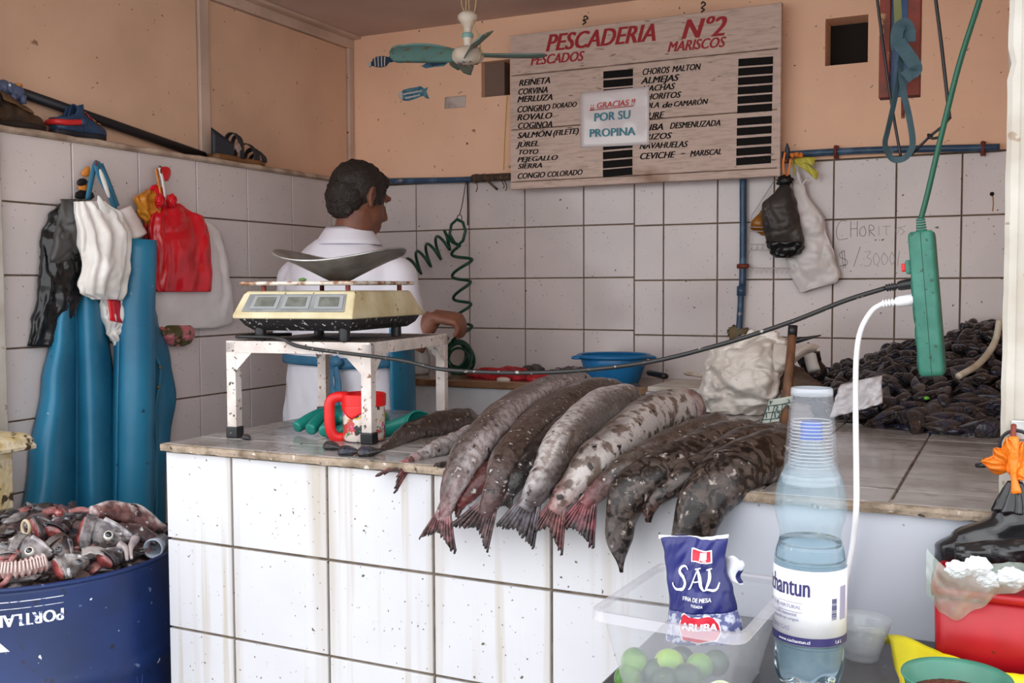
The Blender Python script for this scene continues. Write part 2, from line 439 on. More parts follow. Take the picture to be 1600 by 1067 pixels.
tile_rect(cnt, (-1.692, 0, 0), (0, -1, 0), (0, 0, 1), [-2.45, -2.21, -1.96, -1.713], rowsC, m_tile_front, g=.006)
MB().box2((-.5065, YC-.001, 0), (.40, YC+.01, .911)).build('front_panel', m_white, cnt, smooth=False)
xs_ = [-1.69, -1.609]+[-1.609+.205*k for k in range(1, 10)]+[.38]
ys_ = [1.708, 1.82, 2.025, 2.23, 2.445]
tile_rect(cnt, (0, 0, TOP), (1, 0, 0), (0, 1, 0), xs_, ys_, m_tile_top, g=.004)
tile_rect(cnt, (0, 0, TOP), (1, 0, 0), (0, 1, 0), [-.72, -.584, -.379, -.174, .031, .236, .38], [2.445, 2.65, 2.855, 3.06, 3.265], m_tile_top, g=.004)

# back worktop along the back wall
m_wtop = M('wet_brown_worktop', (.30, .19, .12), .12, c2=(.42, .33, .28), sc2=6, specks=[((.10, .05, .03), 14, .6, .7)])
m_wedge = M('worktop_edge_brown', (.26, .13, .06), .5, c2=(.13, .06, .03), sc2=16, bump=(40, .4))
bw = thing('back_worktop', 'low wet brown worktop along the back wall behind the fish', 'worktop', (-1.6, 3.5, 0))
MB().box2((XL, 3.335, .902), (-.722, YB-.001, TOP)).build('top', m_wtop, bw, smooth=False, bevel=.003)
MB().box2((XL, 3.322, .906), (-1.08, 3.336, .928)).build('edge', m_wedge, bw, smooth=False, bevel=.003)
m_apr = M('splashed_white_band', (.72, .72, .74), .3, c2=(.58, .56, .56), sc2=5, specks=[((.12, .08, .05), 22, .66, .72)])
MB().box2((XL, 3.345, .79), (-1.08, 3.36, .902)).build('front_band', m_apr, bw, smooth=False)
MB().box2((XL, 3.50, 0), (-1.08, 3.52, .80)).build('shade_board', m_hole_shade, bw, smooth=False)  # added near-black sheet, stands in for the shade below the worktop
for x in (-2.45, -1.78, -1.10):
    MB().box2((x-.02, 3.37, 0), (x+.02, 3.44, .90)).build('support', m_wood, bw, smooth=False)
MB().box2((-1.08, 3.215, 0), (-.724, 3.60, .885)).build('end_block', m_white, bw, smooth=False)
# ------------------------------------------------------------------ price board on the back wall
YBD = 3.640
pbx = lambda x, y, Y=YBD-.0125: at(780+x*460/1599, y*307/1067, Y=Y)
board = thing('price_board', 'weathered wooden price board with red and black hand painted fish names', 'sign', (-1.25, YBD, 1.65))
bx0, bx1, bz1, bz0 = -1.771, -.741, 2.237, 1.647
fr_ = [0, .262, .612, .950, 1]
def plank(z0, z1, th, seed):
    mb = MB(); rings = []
    for i in range(26):
        x = bx0+(bx1-bx0)*i/25; e = .002*N((x*9, seed, 0)); g = .0025*N((x*13, seed+4, 1))
        rings.append([V((x, YBD+.010, z0+.0015)), V((x, YBD-th+.002, z0+.0015+e*.5)), V((x, YBD-th, z0+.004+e*.5)), V((x, YBD-th, z1-.004+g*.5)), V((x, YBD-th+.002, z1-.0015+g*.5)), V((x, YBD+.010, z1-.0015))])
    return mb.loft(rings)
for k in range(4):
    plank(bz1-(bz1-bz0)*fr_[k+1], bz1-(bz1-bz0)*fr_[k], .012 if k < 3 else .015, k*3.1).build('plank', m_sign, board, smooth=False)
MB().box2((bx1-.012, YBD-.014, bz0), (bx1, YBD+.010, bz1)).build('side_batten', m_sign, board, smooth=False, bevel=.002)
for (x0, y0, x1, y1) in ((455, 135, 470, 88), (1098, 68, 1108, 12)):
    p = [pbx(x0, y0), pbx(x0+18, y0-14), pbx(x0+2, y0-24), pbx(x1+14, y1+14), pbx(x1, y1), pbx(x1-10, y1+12)]
    p = [q+V((0, -.004, 0)) for q in p]
    MB().tube(spline(p, 24), .0028, 6).build('hanger_hook', m_black, board)
def line(body, x0, y0, x1, y1, h, mat, yoff=-.0128, shear=.30, bold=.0, name='lettering', par=board):
    a, b = pbx(x0, y0), pbx(x1, y1); d = b-a
    hh = h*(307/1067)*3.60/FPX/.70
    wd = text_width(body, hh)
    fr = frame((a.x, YBD+yoff, a.z), (d.x, 0, d.z), z=(0, -1, 0))
    return text(name, body, hh, fr, mat, par, ext=.0006, bold=bold*hh, shear=shear, sx=d.length/max(wd, .01))
for a in (('PESCADERIA', 250, 280, 838, 222, 98), ('N°2', 985, 212, 1205, 194, 106), ('PESCADOS', 168, 355, 447, 330, 56), ('MARISCOS', 912, 283, 1214, 255, 56)):
    line(*a, m_signred, bold=.038)
for a in (('REINETA', 105, 468, 272, 452, 37), ('CORVINA', 100, 515, 260, 503, 36), ('MERLUZA', 97, 557, 285, 543, 36), ('CONGRIO', 95, 612, 270, 600, 38),
          ('DORADO', 287, 590, 415, 580, 30), ('ROVALO', 95, 655, 278, 643, 36), ('COGINOA', 98, 700, 285, 690, 36), ('SALMÓN', 97, 752, 275, 740, 34),
          ('(FILETE)', 290, 738, 425, 725, 32), ('JÚREL', 97, 800, 215, 792, 32), ('TOYO', 100, 840, 207, 836, 29), ('PEJEGALLO', 97, 880, 310, 868, 29),
          ('SIERRA', 100, 917, 230, 910, 29), ('CONGIO', 97, 972, 243, 963, 34), ('COLORADO', 258, 962, 447, 949, 32),
          ('CHOROS', 775, 408, 918, 396, 36), ('MALTON', 938, 392, 1085, 378, 34), ('ALMEJAS', 770, 457, 968, 438, 36), ('MACHAS', 775, 500, 945, 484, 34),
          ('CHORITOS', 765, 545, 978, 530, 34), ('COLA', 758, 592, 865, 584, 32), ('de', 882, 586, 932, 582, 32), ('CAMARÓN', 945, 580, 1125, 565, 30),
          ('PIURE', 772, 650, 885, 640, 36), ('JAIBA', 765, 712, 892, 704, 36), ('DESMENUZADA', 925, 700, 1197, 683, 34), ('ERIZOS', 765, 762, 925, 752, 34),
          ('NAVAHUELAS', 760, 810, 1015, 798, 34), ('CEVICHE', 760, 866, 945, 856, 36), ('~', 985, 848, 1005, 846, 34), ('MARISCAL', 1035, 850, 1203, 838, 32)):
    line(*a, m_signblk, bold=.034)
def slot(x0, x1, y0, y1, dy):
    a, b = pbx(x0, y0), pbx(x1, y0+dy); c = pbx(x0, y1)
    ux = V((b.x-a.x, 0, b.z-a.z)); hgt = (a-c).length
    fr = frame((a.x, YBD-.0118, a.z), ux, z=(0, -1, 0))
    MB().prism([(0, 0), (0, -hgt), (ux.length, -hgt), (ux.length, 0)], fr @ Matrix.Translation((0, 0, .0015)), .003).build('price_slot', m_signblk, board, smooth=False)
for y in (388, 437, 486, 776, 826, 875, 922): slot(566-(y-388)*.006, 727-(y-388)*.008, y, y+40, -14)
for y in (320, 371, 422, 473, 524, 575, 642, 696, 752, 806, 858): slot(1300-(y-320)*.024, 1488-(y-320)*.022, y, y+41, -14)

# tip notice in a plastic sleeve taped over the board
tip = thing('tip_notice', 'white paper tip notice with red and teal print on the price board', 'notice', pbx(450, 800))
def tipf(u, v):
    y0 = lerp(505, 470, u); y1 = lerp(803, 786, u)
    p = pbx(lerp(444, 817, u), lerp(y0, y1, v)); p.y = YBD-.0165-.004*max(0, N((u*5, v*5, 2)))
    return p
MB().grid(tipf, 16, 14).build('sheet', M('notice_paper', (.80, .74, .74), .2, coat=.6), tip, solid=.001)
m_tred = M('notice_red', (.62, .05, .04), .4); m_teal = M('notice_teal', (.03, .23, .30), .4)
line('¡¡ GRACIAS !!', 497, 596, 735, 571, 34, m_tred, yoff=-.0218, shear=.2, bold=.012, par=tip)
line('POR SU', 518, 662, 710, 645, 48, m_teal, yoff=-.0218, shear=.05, bold=.02, par=tip)
line('PROPINA', 493, 746, 737, 735, 46, m_teal, yoff=-.0218, shear=0, bold=.022, par=tip)
a, b = pbx(497, 601), pbx(735, 577)
MB().tube([V((a.x, YBD-.0222, a.z)), V((b.x, YBD-.0222, b.z))], .0012, 4).build('underline', m_tred, tip)

# ------------------------------------------------------------------ things on the back wall
z2 = lambda x, y, Y: at(540+x*.3, y*.3, Y=Y)
def decal(name, label, pts, mat, mat2, stripes):
    P = [z2(x, y, YB-.001) for x, y in pts]; c = sum(P, V())/len(P)
    t = thing(name, label, 'fish decal', c)
    MB().prism([(p.x-c.x, p.z-c.z) for p in P], frame((c.x, YB-.0035, c.z), (1, 0, 0), z=(0, -1, 0)), .003).build('body', mat, t, smooth=False)
    for s in stripes:
        Q = [z2(x, y, YB-.001) for x, y in s]
        MB().prism([(p.x-c.x, p.z-c.z) for p in Q], frame((c.x, YB-.0045, c.z), (1, 0, 0), z=(0, -1, 0)), .0012).build('stripe', mat2, t, smooth=False)
m_dblue = M('decal_dark_blue', (.02, .06, .12), .35); m_dteal = M('decal_teal', (.10, .30, .38), .35, c2=(.03, .10, .2), sc2=50); m_dpale = M('decal_pale', (.62, .62, .58), .4)
decal('fish_decal', 'small dark blue striped fish decal high on the back wall near the corner',
      [(115, 335), (125, 328), (138, 322), (145, 305), (165, 295), (200, 292), (225, 298), (235, 290), (245, 296), (243, 308), (252, 320), (240, 325), (228, 325), (212, 345), (185, 352), (160, 350), (140, 343), (125, 350)],
      m_dblue, m_dpale, [[(150, 300), (156, 299), (160, 345), (154, 345)], [(168, 296), (174, 296), (176, 348), (170, 348)], [(186, 295), (192, 295), (192, 348), (187, 348)], [(203, 296), (209, 297), (207, 344), (202, 344)], [(112, 328), (134, 326), (134, 344), (120, 350)]])
decal('fish_decal', 'blue fish decal on the back wall partly behind the ceiling fan blade',
      [(395, 345), (420, 330), (440, 300), (445, 262), (470, 252), (520, 262), (545, 255), (560, 275), (545, 300), (530, 330), (510, 345), (460, 348), (420, 356)],
      m_dteal, m_dblue, [[(445, 266), (470, 254), (520, 262), (530, 270), (470, 272)], [(440, 330), (520, 322), (522, 336), (450, 344)]])
decal('fish_decal', 'blue grey fish decal with forked tail below the other fish decals',
      [(275, 490), (300, 470), (330, 460), (370, 455), (390, 448), (412, 462), (428, 455), (420, 478), (436, 515), (420, 512), (405, 498), (370, 512), (330, 526), (300, 524), (280, 508)],
      m_dteal, m_dpale, [[(300, 488), (400, 470), (400, 476), (302, 496)], [(310, 508), (390, 492), (388, 498), (316, 516)], [(276, 490), (296, 476), (300, 520), (282, 508)]])
q = [z2(x, y, YB-.002) for x, y in ((517, 507), (627, 495), (624, 558), (515, 567))]
mb = MB().add([p for p in q]+[p+V((0, .0015, 0)) for p in q], [(0, 1, 2, 3), (7, 6, 5, 4), (0, 4, 5, 1), (1, 5, 6, 2), (2, 6, 7, 3), (3, 7, 4, 0)])
mb = MB(); mb.grid(lambda u, v: (q[0].lerp(q[1], u)).lerp(q[3].lerp(q[2], u), v)+V((0, -.002*max(0, N((u*4, v*3, 1))), 0)), 8, 6)
tag(mb.build('paper_scrap', M('torn_grey_label', (.62, .53, .48), .6, c2=(.30, .22, .20), sc2=14), solid=.0008), 'torn grey paper scrap stuck below the fish decals', 'paper')
# yellow drip under the left vent, rust stain on a right tile
def strip_on(pts, r, name, mat, par):
    o = MB().tube(spline(pts, 30), r, 6).build(name, mat, par); return o
strip_on([z2(x, y, YB-.0005) for x, y in ((842, 500), (835, 620), (828, 760), (824, 885))], .0022, 'paint_drip', M('yellow_drip', (.62, .36, .06), .4), wall_back)
strip_on([at(x, y, Y=YB-.0005) for x, y in ((1551, 306), (1552, 318), (1551, 330))], .002, 'rust_streak', M('rust_streak', (.50, .26, .08), .6), wall_back)
MB().ball(at(1550, 303, Y=YB-.004), .007, 10, 6).build('screw_hole', m_hole_shade, wall_back)

# felt pen writing on the tiles
m_pen = M('faded_pen', (.36, .31, .31), .6); m_pen2 = M('pen', (.20, .17, .17), .6)
def pen(strokes, mat, r=.0009):
    for s in strokes:
        MB().tube(spline([at(1280+x/2.9625, 220+y/2.9625, Y=YB-.0004) for x, y in s], 6*len(s)), r, 4).build('pen_stroke', mat, wall_back)
pen([[(128, 372), (100, 372), (80, 410), (88, 455), (132, 452)], [(146, 372), (146, 445)], [(176, 372), (176, 442)], [(146, 408), (176, 405)],
     [(208, 395), (190, 408), (190, 435), (208, 440), (216, 420), (208, 395)], [(232, 440), (232, 392), (252, 396), (250, 412), (234, 416), (258, 440)],
     [(118, 510), (96, 520), (98, 540), (126, 552), (128, 572), (96, 580)], [(104, 505), (112, 590)], [(116, 505), (122, 588)], [(190, 490), (160, 582)]], m_pen2)
pen([[(276, 438), (276, 395)], [(310, 434), (310, 394)], [(294, 396), (330, 394)], [(352, 410), (372, 400), (360, 430), (352, 410)],
     [(398, 395), (376, 402), (394, 420), (376, 436)], [(196, 572), (194, 580)], [(210, 515), (238, 512), (222, 538), (242, 552), (232, 576), (208, 578)],
     [(262, 518), (250, 545), (262, 574), (280, 548), (262, 518)], [(300, 518), (288, 545), (300, 574), (318, 548), (300, 518)], [(336, 515), (326, 545), (338, 572), (352, 545), (336, 515)], [(372, 510), (362, 578)]], m_pen, .0007)

# blue water pipes
def pipe_run(name, label, pts, r=.012, n=40):
    t = thing(name, label, 'pipe', pts[0])
    MB().tube(spline(pts, n), r, 12).build('pipe_run', m_bluepipe, t)
    return t
YP = 3.688
P1 = at(604, 283, Y=YP); P2 = at(800, 277, Y=YP); P3 = at(1255, 240, Y=YP); P4 = at(1562, 230, Y=YP)
hp = pipe_run('water_pipe', 'blue water pipe running along the top of the back tiles', [P1, P2, P3, P4])
for px, py in ((1306, 237.5), (1536, 231.5)):
    c = at(px, py, Y=YP)
    MB().tube([c+V((0, .018*math.cos(a)-.002, .021*math.sin(a))) for a in [PI*k/9-PI/2+PI for k in range(10)]], .0055, 6, flat=.5).build('clamp', m_rust, hp)
    MB().box(c+V((0, .014, .0)), (.016, .004, .046)).build('clamp_plate', m_rust, hp, bevel=.001)
MB().ball(P1+V((-.005, 0, 0)), (.02, .016, .019), 12, 8, lambda d, p: p*(1+.4*N(d*3))).build('elbow_fitting', M('green_fitting', (.10, .16, .12), .6), hp)
m_tape = M('rotten_black_tape', (.045, .03, .02), .8, c2=(.14, .08, .05), sc2=50)
mb = MB()
c0, c1 = at(738, 279, Y=YP), at(800, 276, Y=YP)
mb.tube([c0.lerp(c1, i/14)+V((0, 0, .004*N((i, 0, 0)))) for i in range(15)], lambda t: .015+.006*abs(N((t*9, 1, 0))), 9)
mb.tube(spline([at(760, 280, Y=YP-.015), at(768, 288, Y=YP-.02), at(777, 296, Y=YP-.02)], 8), .005, 6)
for a, b_ in ((742, 300), (788, 298), (784, 294)):
    mb.tube(spline([at(a, 282, Y=YP-.014), at(a+4, 291, Y=YP-.018), at(a+2, b_, Y=YP-.016)], 8), .002, 5)
mb.build('old_tape', m_tape, hp)
vp = thing('standpipe', 'vertical blue pipe dropping from behind the price board to the worktop', 'pipe', at(1155, 522, Y=YP))
MB().tube(spline([at(1161, 280, Y=YP), at(1161, 380, Y=YP), at(1160, 448, Y=YP)], 20), .0125, 12).build('upper_pipe', m_bluepipe, vp)
MB().tube(spline([at(1158, 450, Y=YP), at(1157, 480, Y=YP), at(1154, 527, Y=YP)], 20), .0115, 12).build('lower_pipe', m_bluepipe, vp)
MB().tube([at(1158.5, 447, Y=YP), at(1158, 462, Y=YP)], .016, 12).build('coupling', m_bluepipe, vp)
MB().tube([at(1152, 416, Y=YP-.012), at(1170, 416, Y=YP-.012)], .0085, 8).build('clamp', m_rust, vp)
MB().ball(at(1152, 520, Y=YP+.003), (.035, .016, .026), 14, 10, lambda d, p: p*(1+.7*N(d*3, 1, 5))).build('foam_seal', M('old_foam', (.20, .15, .08), .9, bump=(60, .8)), vp)

# green coiled air hose
m_coil = M('dark_green_hose', (.006, .055, .03), .3)
ch = thing('coiled_hose', 'dark green coiled hose hung from the blue pipe beside the man', 'hose', at(722, 570, Y=3.6))
zc8 = lambda x, y, Y=3.60: at(620+x/3.335, 280+y/3.335, Y=Y)
pts = []
a0, a1 = zc8(345, 850), zc8(345, 350)
nT = 4.35
for i in range(110):
    t = i/109; ang = 2*PI*nT*t
    c = a0.lerp(a1, t); r = .041+.004*math.sin(9*t)
    pts.append(c+V((r*math.cos(ang+2.6), .5*r*math.sin(ang+2.6)-.01, .010*math.cos(ang+2.6))))
for x, y in ((300, 330), (275, 285), (285, 235), (315, 208), (345, 225), (358, 270), (345, 320), (318, 345), (285, 325), (255, 285), (248, 268), (262, 300)):
    pts.append(zc8(x, y, 3.585))
b0, b1 = zc8(255, 330), zc8(20, 505)
for i in range(1, 100):
    t = i/99; ang = -2*PI*4.6*t
    c = b0.lerp(b1, t); ax = (b1-b0).normalized(); nr = V((ax.z, 0, -ax.x))
    pts.append(c+nr*(-.042*math.cos(ang))+V((0, .03*math.sin(ang), 0))+ax*(.022*math.sin(ang)))
MB().tube(pts, .0062, 7).build('coil', m_coil, ch)
rr = random.Random(5)
for k in range(7):
    c = zc8(318+rr.uniform(-18, 16), 925+rr.uniform(-14, 20), 3.57+.013*k-.02); R_ = .058+rr.uniform(-.008, .008); ti = rr.uniform(-.5, .5)
    MB().tube([c+V((R_*math.cos(a)*.95, R_*math.sin(a)*ti*.5, R_*math.sin(a)*.95)) for a in [2*PI*j/26 for j in range(26)]], .0055, 7, loop=True).build('bundled_loop', m_coil, ch)
MB().tube(spline([zc8(262, 830), zc8(240, 850, 3.5), zc8(205, 870, 3.45)], 12), lambda t: lerp(.010, .007, t), 8).build('hose_nozzle', m_coil, ch)
mb = MB()
mb.tube(spline([at(728, 283, Y=3.67), at(723, 315, Y=3.63), at(718, 336, Y=3.60)], 12), .0018, 5)
mb.tube(spline([at(730, 283, Y=3.672), at(731, 320, Y=3.66), at(731, 352, Y=3.66)], 12), .0032, 5)
mb.tube([at(718, 341, Y=3.59)+V((.011*math.cos(a), 0, .014*math.sin(a))) for a in [2*PI*j/14 for j in range(14)]], .0018, 5, loop=True)
mb.build('hanging_cord', m_black, ch)

# ------------------------------------------------------------------ generic hanging bag
def blob(keys, plane, nrm, dep, n=30, m=26, ple=(0, 0), nz=(10, .003), sq=2.2, seed=0, cap=(True, True), back=.25, crz=()):
    """body whose left/right outline follows keys [(v, left, right)] on a real plane; depth dep(t) along nrm"""
    nrm = V(nrm); rings = []
    ys = [k[0] for k in keys]
    for i in range(m):
        t = i/(m-1); y = lerp(ys[0], ys[-1], t)
        l = interp([(k[0], k[1]) for k in keys], y); r = interp([(k[0], k[2]) for k in keys], y)
        L, R = plane(l, y), plane(r, y); H_ = (R-L)/2; d = dep(t)
        C = (L+R)/2+nrm*d*back*2; ring = []
        for j in range(n):
            a = 2*PI*j/n; ca, sa = math.cos(a), math.sin(a)
            ca = math.copysign(abs(ca)**(2/sq), ca); sa = math.copysign(abs(sa)**(2/sq), sa)
            dd = d*(1 if sa > 0 else back*1.9)
            p = C+H_*ca+nrm*dd*sa
            k = ple[1]*math.sin(ple[0]*a+2*N((t*2, seed, 0)))*(1 if sa > 0 else .3)+nz[1]*N(p, nz[0], seed)+nz[1]*.5*N(p, nz[0]*2.7, seed+3)
            p = p+nrm*(k*abs(sa))+H_.normalized()*(k*.6*ca)
            ring.append(p)
        rings.append(ring)
    mb = MB().loft(rings, cap)
    if crz:
        for i, q in enumerate(mb.v):
            k = sum(a_*(1-min(1, abs(N((q.x, q.y, q.z*st), s_, seed+7))*5)) for s_, a_, st in crz)
            mb.v[i] = q-nrm*k
    return mb

bpl = lambda off: (lambda x, y: at(1160+x/4.27, 220+y/4.27, Y=YB-.012-off))
m_blkbag = M('black_bag_film', (.035, .03, .027), .45, c2=(.07, .055, .045), sc2=14, bump=(22, .8, .02, 'crumple'))
m_blkshiny = M('shiny_black_film', (.012, .012, .013), .2, bump=(16, .9, .03, 'crumple'))
m_whtbag = M('white_bag_film', (.80, .75, .73), .3, c2=(.70, .65, .63), sc2=8, bump=(12, .7, .03, 'crumple'), sss=.1)
o = thing('white_plastic_bag', 'long white plastic bag hanging behind the black bag on the back wall', 'plastic bag', bpl(.02)(450, 1000))
blob([(255, 345, 400), (330, 340, 430), (540, 300, 552), (800, 292, 625), (900, 325, 655), (935, 345, 640), (1015, 385, 420)], bpl(.018), (0, -1, 0), lambda t: .010+.016*math.sin(PI*t)**.7, nz=(18, .006), sq=3, n=70, m=60, crz=((12, .010, .5), (26, .005, 1))).build('bag_body', m_whtbag, o)
mb = MB().tube(spline([bpl(.03)(365, 200), bpl(.03)(375, 250), bpl(.025)(390, 300)], 8), lambda t: .006+.004*t, 7)
mb.tube(spline([bpl(.03)(430, 255), bpl(.03)(405, 285), bpl(.025)(392, 310)], 8), .004, 6).build('tied_neck', m_whtbag, o)
o = thing('black_plastic_bag', 'black plastic bag stuffed with bags hanging right of the price board', 'plastic bag', bpl(.03)(300, 770))
blob([(290, 262, 318), (340, 225, 345), (430, 140, 372), (520, 142, 392), (670, 160, 416), (700, 172, 412), (745, 195, 392), (775, 235, 340)], bpl(.05), (0, -1, 0), lambda t: .012+.035*math.sin(PI*min(1, t*1.05+.02))**.6, nz=(16, .006), sq=2.6, n=60, m=50, crz=((13, .010, .5), (28, .005, 1))).build('bag_body', m_blkbag, o)
blob([(675, 172, 416), (705, 168, 418), (750, 192, 395), (782, 235, 335)], bpl(.055), (0, -1, 0), lambda t: .04-.012*t, nz=(60, .012), n=40, m=14).build('bag_mouth', m_blkshiny, o)
MB().ball(bpl(.07)(283, 268), (.026, .018, .018), 30, 16, lambda d, p: p*(1+.5*N(d*5, 1, 2)+.15*math.sin(14*d.x+9*d.z))).build('knot', m_blkshiny, o)
m_orange = M('orange_film', (.78, .22, .03), .35, bump=(40, .4)); m_ylw = M('yellow_green_film', (.55, .50, .05), .35, bump=(40, .4))
mb = MB()
for s in ([(280, 230), (272, 150), (285, 75)], [(300, 235), (318, 150), (322, 120)]):
    mb.tube(spline([bpl(.075)(*q) for q in s], 10), .0045, 6, flat=.4)
mb.tube(spline([bpl(.075)(322, 105), bpl(.07)(350, 88), bpl(.065)(375, 100), bpl(.06)(402, 92)], 14), lambda t: .0075+.003*math.sin(16*t), 7)
mb.build('tied_strip', m_orange, o)
o2 = thing('utility_hook', 'dark blue hook on the pipe end holding the tied bags', 'hook', bpl(.03)(300, 130))
blob([(18, 295, 305), (60, 285, 318), (130, 292, 312)], bpl(.055), (0, -1, 0), lambda t: .006, n=12, m=10, nz=(1, 0)).build('hook_blade', M('dark_blue_hook', (.02, .03, .05), .4), o2)
MB().tube(spline([bpl(.06)(302, 125), bpl(.04)(302, 140), bpl(.01)(302, 118), bpl(0)(302, 90)], 12), .004, 6).build('hook_shank', m_rust, o2)
mb = MB()
for s, wd in (([(330, 130), (345, 180), (352, 218)], .008), ([(350, 128), (420, 130), (480, 140)], .014), ([(352, 135), (430, 180), (500, 235)], .014)):
    P = spline([bpl(.05)(*q) for q in s], 12)
    mb.grid(lambda u, v, P=P, wd=wd: P[int(round(u*11))]+V((.2*wd*(v-.5)*2, -.004*math.sin(9*u+3*v), wd*(v-.5)*2*(.5+u*.5))), 11, 4)
tag(mb.build('yellow_ribbon', m_ylw, solid=.0008), 'yellow green plastic ribbon tied beside the orange strip on the pipe', 'ribbon')
# wire soap rack and amber bottle behind the bags
m_wire = M('white_wire', (.55, .48, .44), .4)
rk = thing('wire_rack', 'thin wire rack hanging behind the black bag on the tiles', 'rack', bpl(0)(130, 880))
def wire(pts, r=.0016, par=rk, nm='wire'):
    MB().tube([bpl(o_)(x, y) for x, y, o_ in pts], r, 5).build(nm, m_wire, par)
wire([(215, 262, .01), (62, 500, .01), (45, 700, .01), (38, 910, .01)]); wire([(330, 262, .01), (350, 500, .01), (352, 880, .01)])
wire([(48, 575, .05), (160, 578, .05)]); wire([(48, 602, .05), (160, 604, .05)])
for y in (690, 728): wire([(48, y, .04), (350, y+4, .04)])
for k in range(8): wire([(60+k*36, 690, .04), (60+k*36, 728, .04)], .0012)
wire([(40, 848, .04), (350, 852, .04)])
wire([(42+k*17, 850 if k % 2 == 0 else 880, .04) for k in range(19)], .0014)
am = M('amber_film', (.42, .17, .02), .25, c2=(.22, .07, .01), sc2=30)
tag(blob([(465, 120, 150), (560, 60, 165), (585, 52, 170), (632, 130, 175)], bpl(.015), (0, -1, 0), lambda t: .02*math.sin(PI*t)+.004, n=16, m=12, nz=(30, .004)).build('amber_packet', am), 'amber brown packet sitting in the wire rack', 'packet')
# ------------------------------------------------------------------ ceiling fan
m_teal_b = M('worn_teal_blade', (.14, .27, .24), .45, c2=(.10, .11, .07), sc2=9, rng=(.45, .7), coord='obj', specks=[((.20, .13, .06), 40, .62, .68)])
m_fanw = M('yellowed_white_plastic', (.78, .70, .60), .4, c2=(.62, .50, .38), sc2=16, specks=[((.4, .2, .1), 60, .7, .74)])
FC = at(731, 86, Y=2.9); fs = 3.33/FPX
fan = thing('ceiling_fan', 'small ceiling fan with white hub and four worn teal blades', 'fan', FC)
prof = lambda P: [(max(r, .0006)*fs, -z*fs) for r, z in P]
MB().lathe(FC, prof([(0, 13), (14, 13), (20, 11), (24, 6), (24.5, 0), (23, -6), (18, -10), (8, -13), (0, -13)]), 28).build('motor_housing', m_fanw, fan, auto=40)
MB().lathe(FC, prof([(6, -12), (7, -24), (8, -26), (8, -32), (6, -34), (7, -40), (11, -48), (15, -54), (15, -59), (11, -63), (6, -66), (3, -66)]), 24).build('canopy', m_fanw, fan)
MB().lathe(FC, prof([(7.5, -25), (9, -27), (9, -31), (7.5, -33)]), 20).build('neck_ring', M('pale_teal', (.25, .45, .40), .4), fan)
for k in range(8):
    a = 2*PI*k/8; d = V((math.cos(a), math.sin(a), 0))
    MB().box(FC+d*.026+V((0, 0, -.0265)), (.012, .004, .003), Matrix.Rotation(a, 3, 'Z')).build('vent_slit', m_black, fan, smooth=False)
ax = V((rt.x, rt.y, 0)).normalized(); a_base = math.atan2(-ax.y, -ax.x)+.03
for k, (da, pit) in enumerate(((0, .62), (PI/2+.18, .75), (PI, .10), (-PI/2+.10, .55))):
    a = a_base+da; d = V((math.cos(a), math.sin(a), 0)); s = V((-d.y, d.x, 0))
    def bl(u, v, d=d, s=s, pit=pit):
        r = .040+.205*u
        wd = (.020+.022*math.sin(PI*min(1, u*1.15+.15)*.62))*(1 if u < .86 else math.sqrt(max(.02, 1-((u-.86)/.145)**2)))
        x = (v-.5)*2*wd+.010*math.sin(PI*u*.9)
        p_ = pit*(1-.25*u)
        return FC+V((0, 0, -.002))+d*r+s*(x*math.cos(p_))+V((0, 0, x*math.sin(p_)+.006*(1-4*(v-.5)**2)))
    MB().grid(bl, 22, 8).build('blade', m_teal_b, fan, solid=.003)
mb = MB()
top = FC+V((0, 0, 66*fs))
for o_ in (-.006, .006):
    mb.tube(spline([top+V((o_, 0, -.004)), top+V((o_*.4, 0, .08)), top+V((-o_, .005, .16)), V((top.x, top.y, ZC-.001))], 16), .0022, 6)
mb.tube(spline([top+V((.01, 0, .10)), top+V((.03, 0, .03)), top+V((.024, -.01, -.04)), top+V((.045, -.01, -.09)), top+V((.048, -.01, -.15)), top+V((.02, 0, -.165))], 24), .0025, 6)
mb.tube(spline([top+V((-.012, 0, .0)), top+V((-.022, 0, .03)), top+V((.0, -.012, .05)), top+V((.02, 0, .08)), top+V((-.012, .01, .12)), top+V((0, 0, .15))], 24), .002, 6)
mb.build('cord', M('yellow_cord', (.52, .38, .2), .5), fan)

# ------------------------------------------------------------------ on the ledge of the left wall
LX = -2.505; LZ = 1.7125
lp = lambda x, y, X=LX: at(x, y, X=X)
m_darkbar = M('dark_bar', (.012, .012, .016), .5)
a, b = lp(20, 157, -2.535), lp(318, 233, -2.535); a.z = LZ+.115; b.z = LZ+.0155
# the bar leans along the ledge: near end resting on the shoe and toy, far end on the ledge
bar = tag(MB().tube([a, b], .0150, 12).build('metal_bar', m_darkbar), 'long black bar lying slanted along the ledge behind the shoes', 'bar')

def shoe_frame(x0, y0, x1, y1, X=LX):
    a, b = lp(x0, y0, X), lp(x1, y1, X); L = b.y-a.y
    return a.y, L
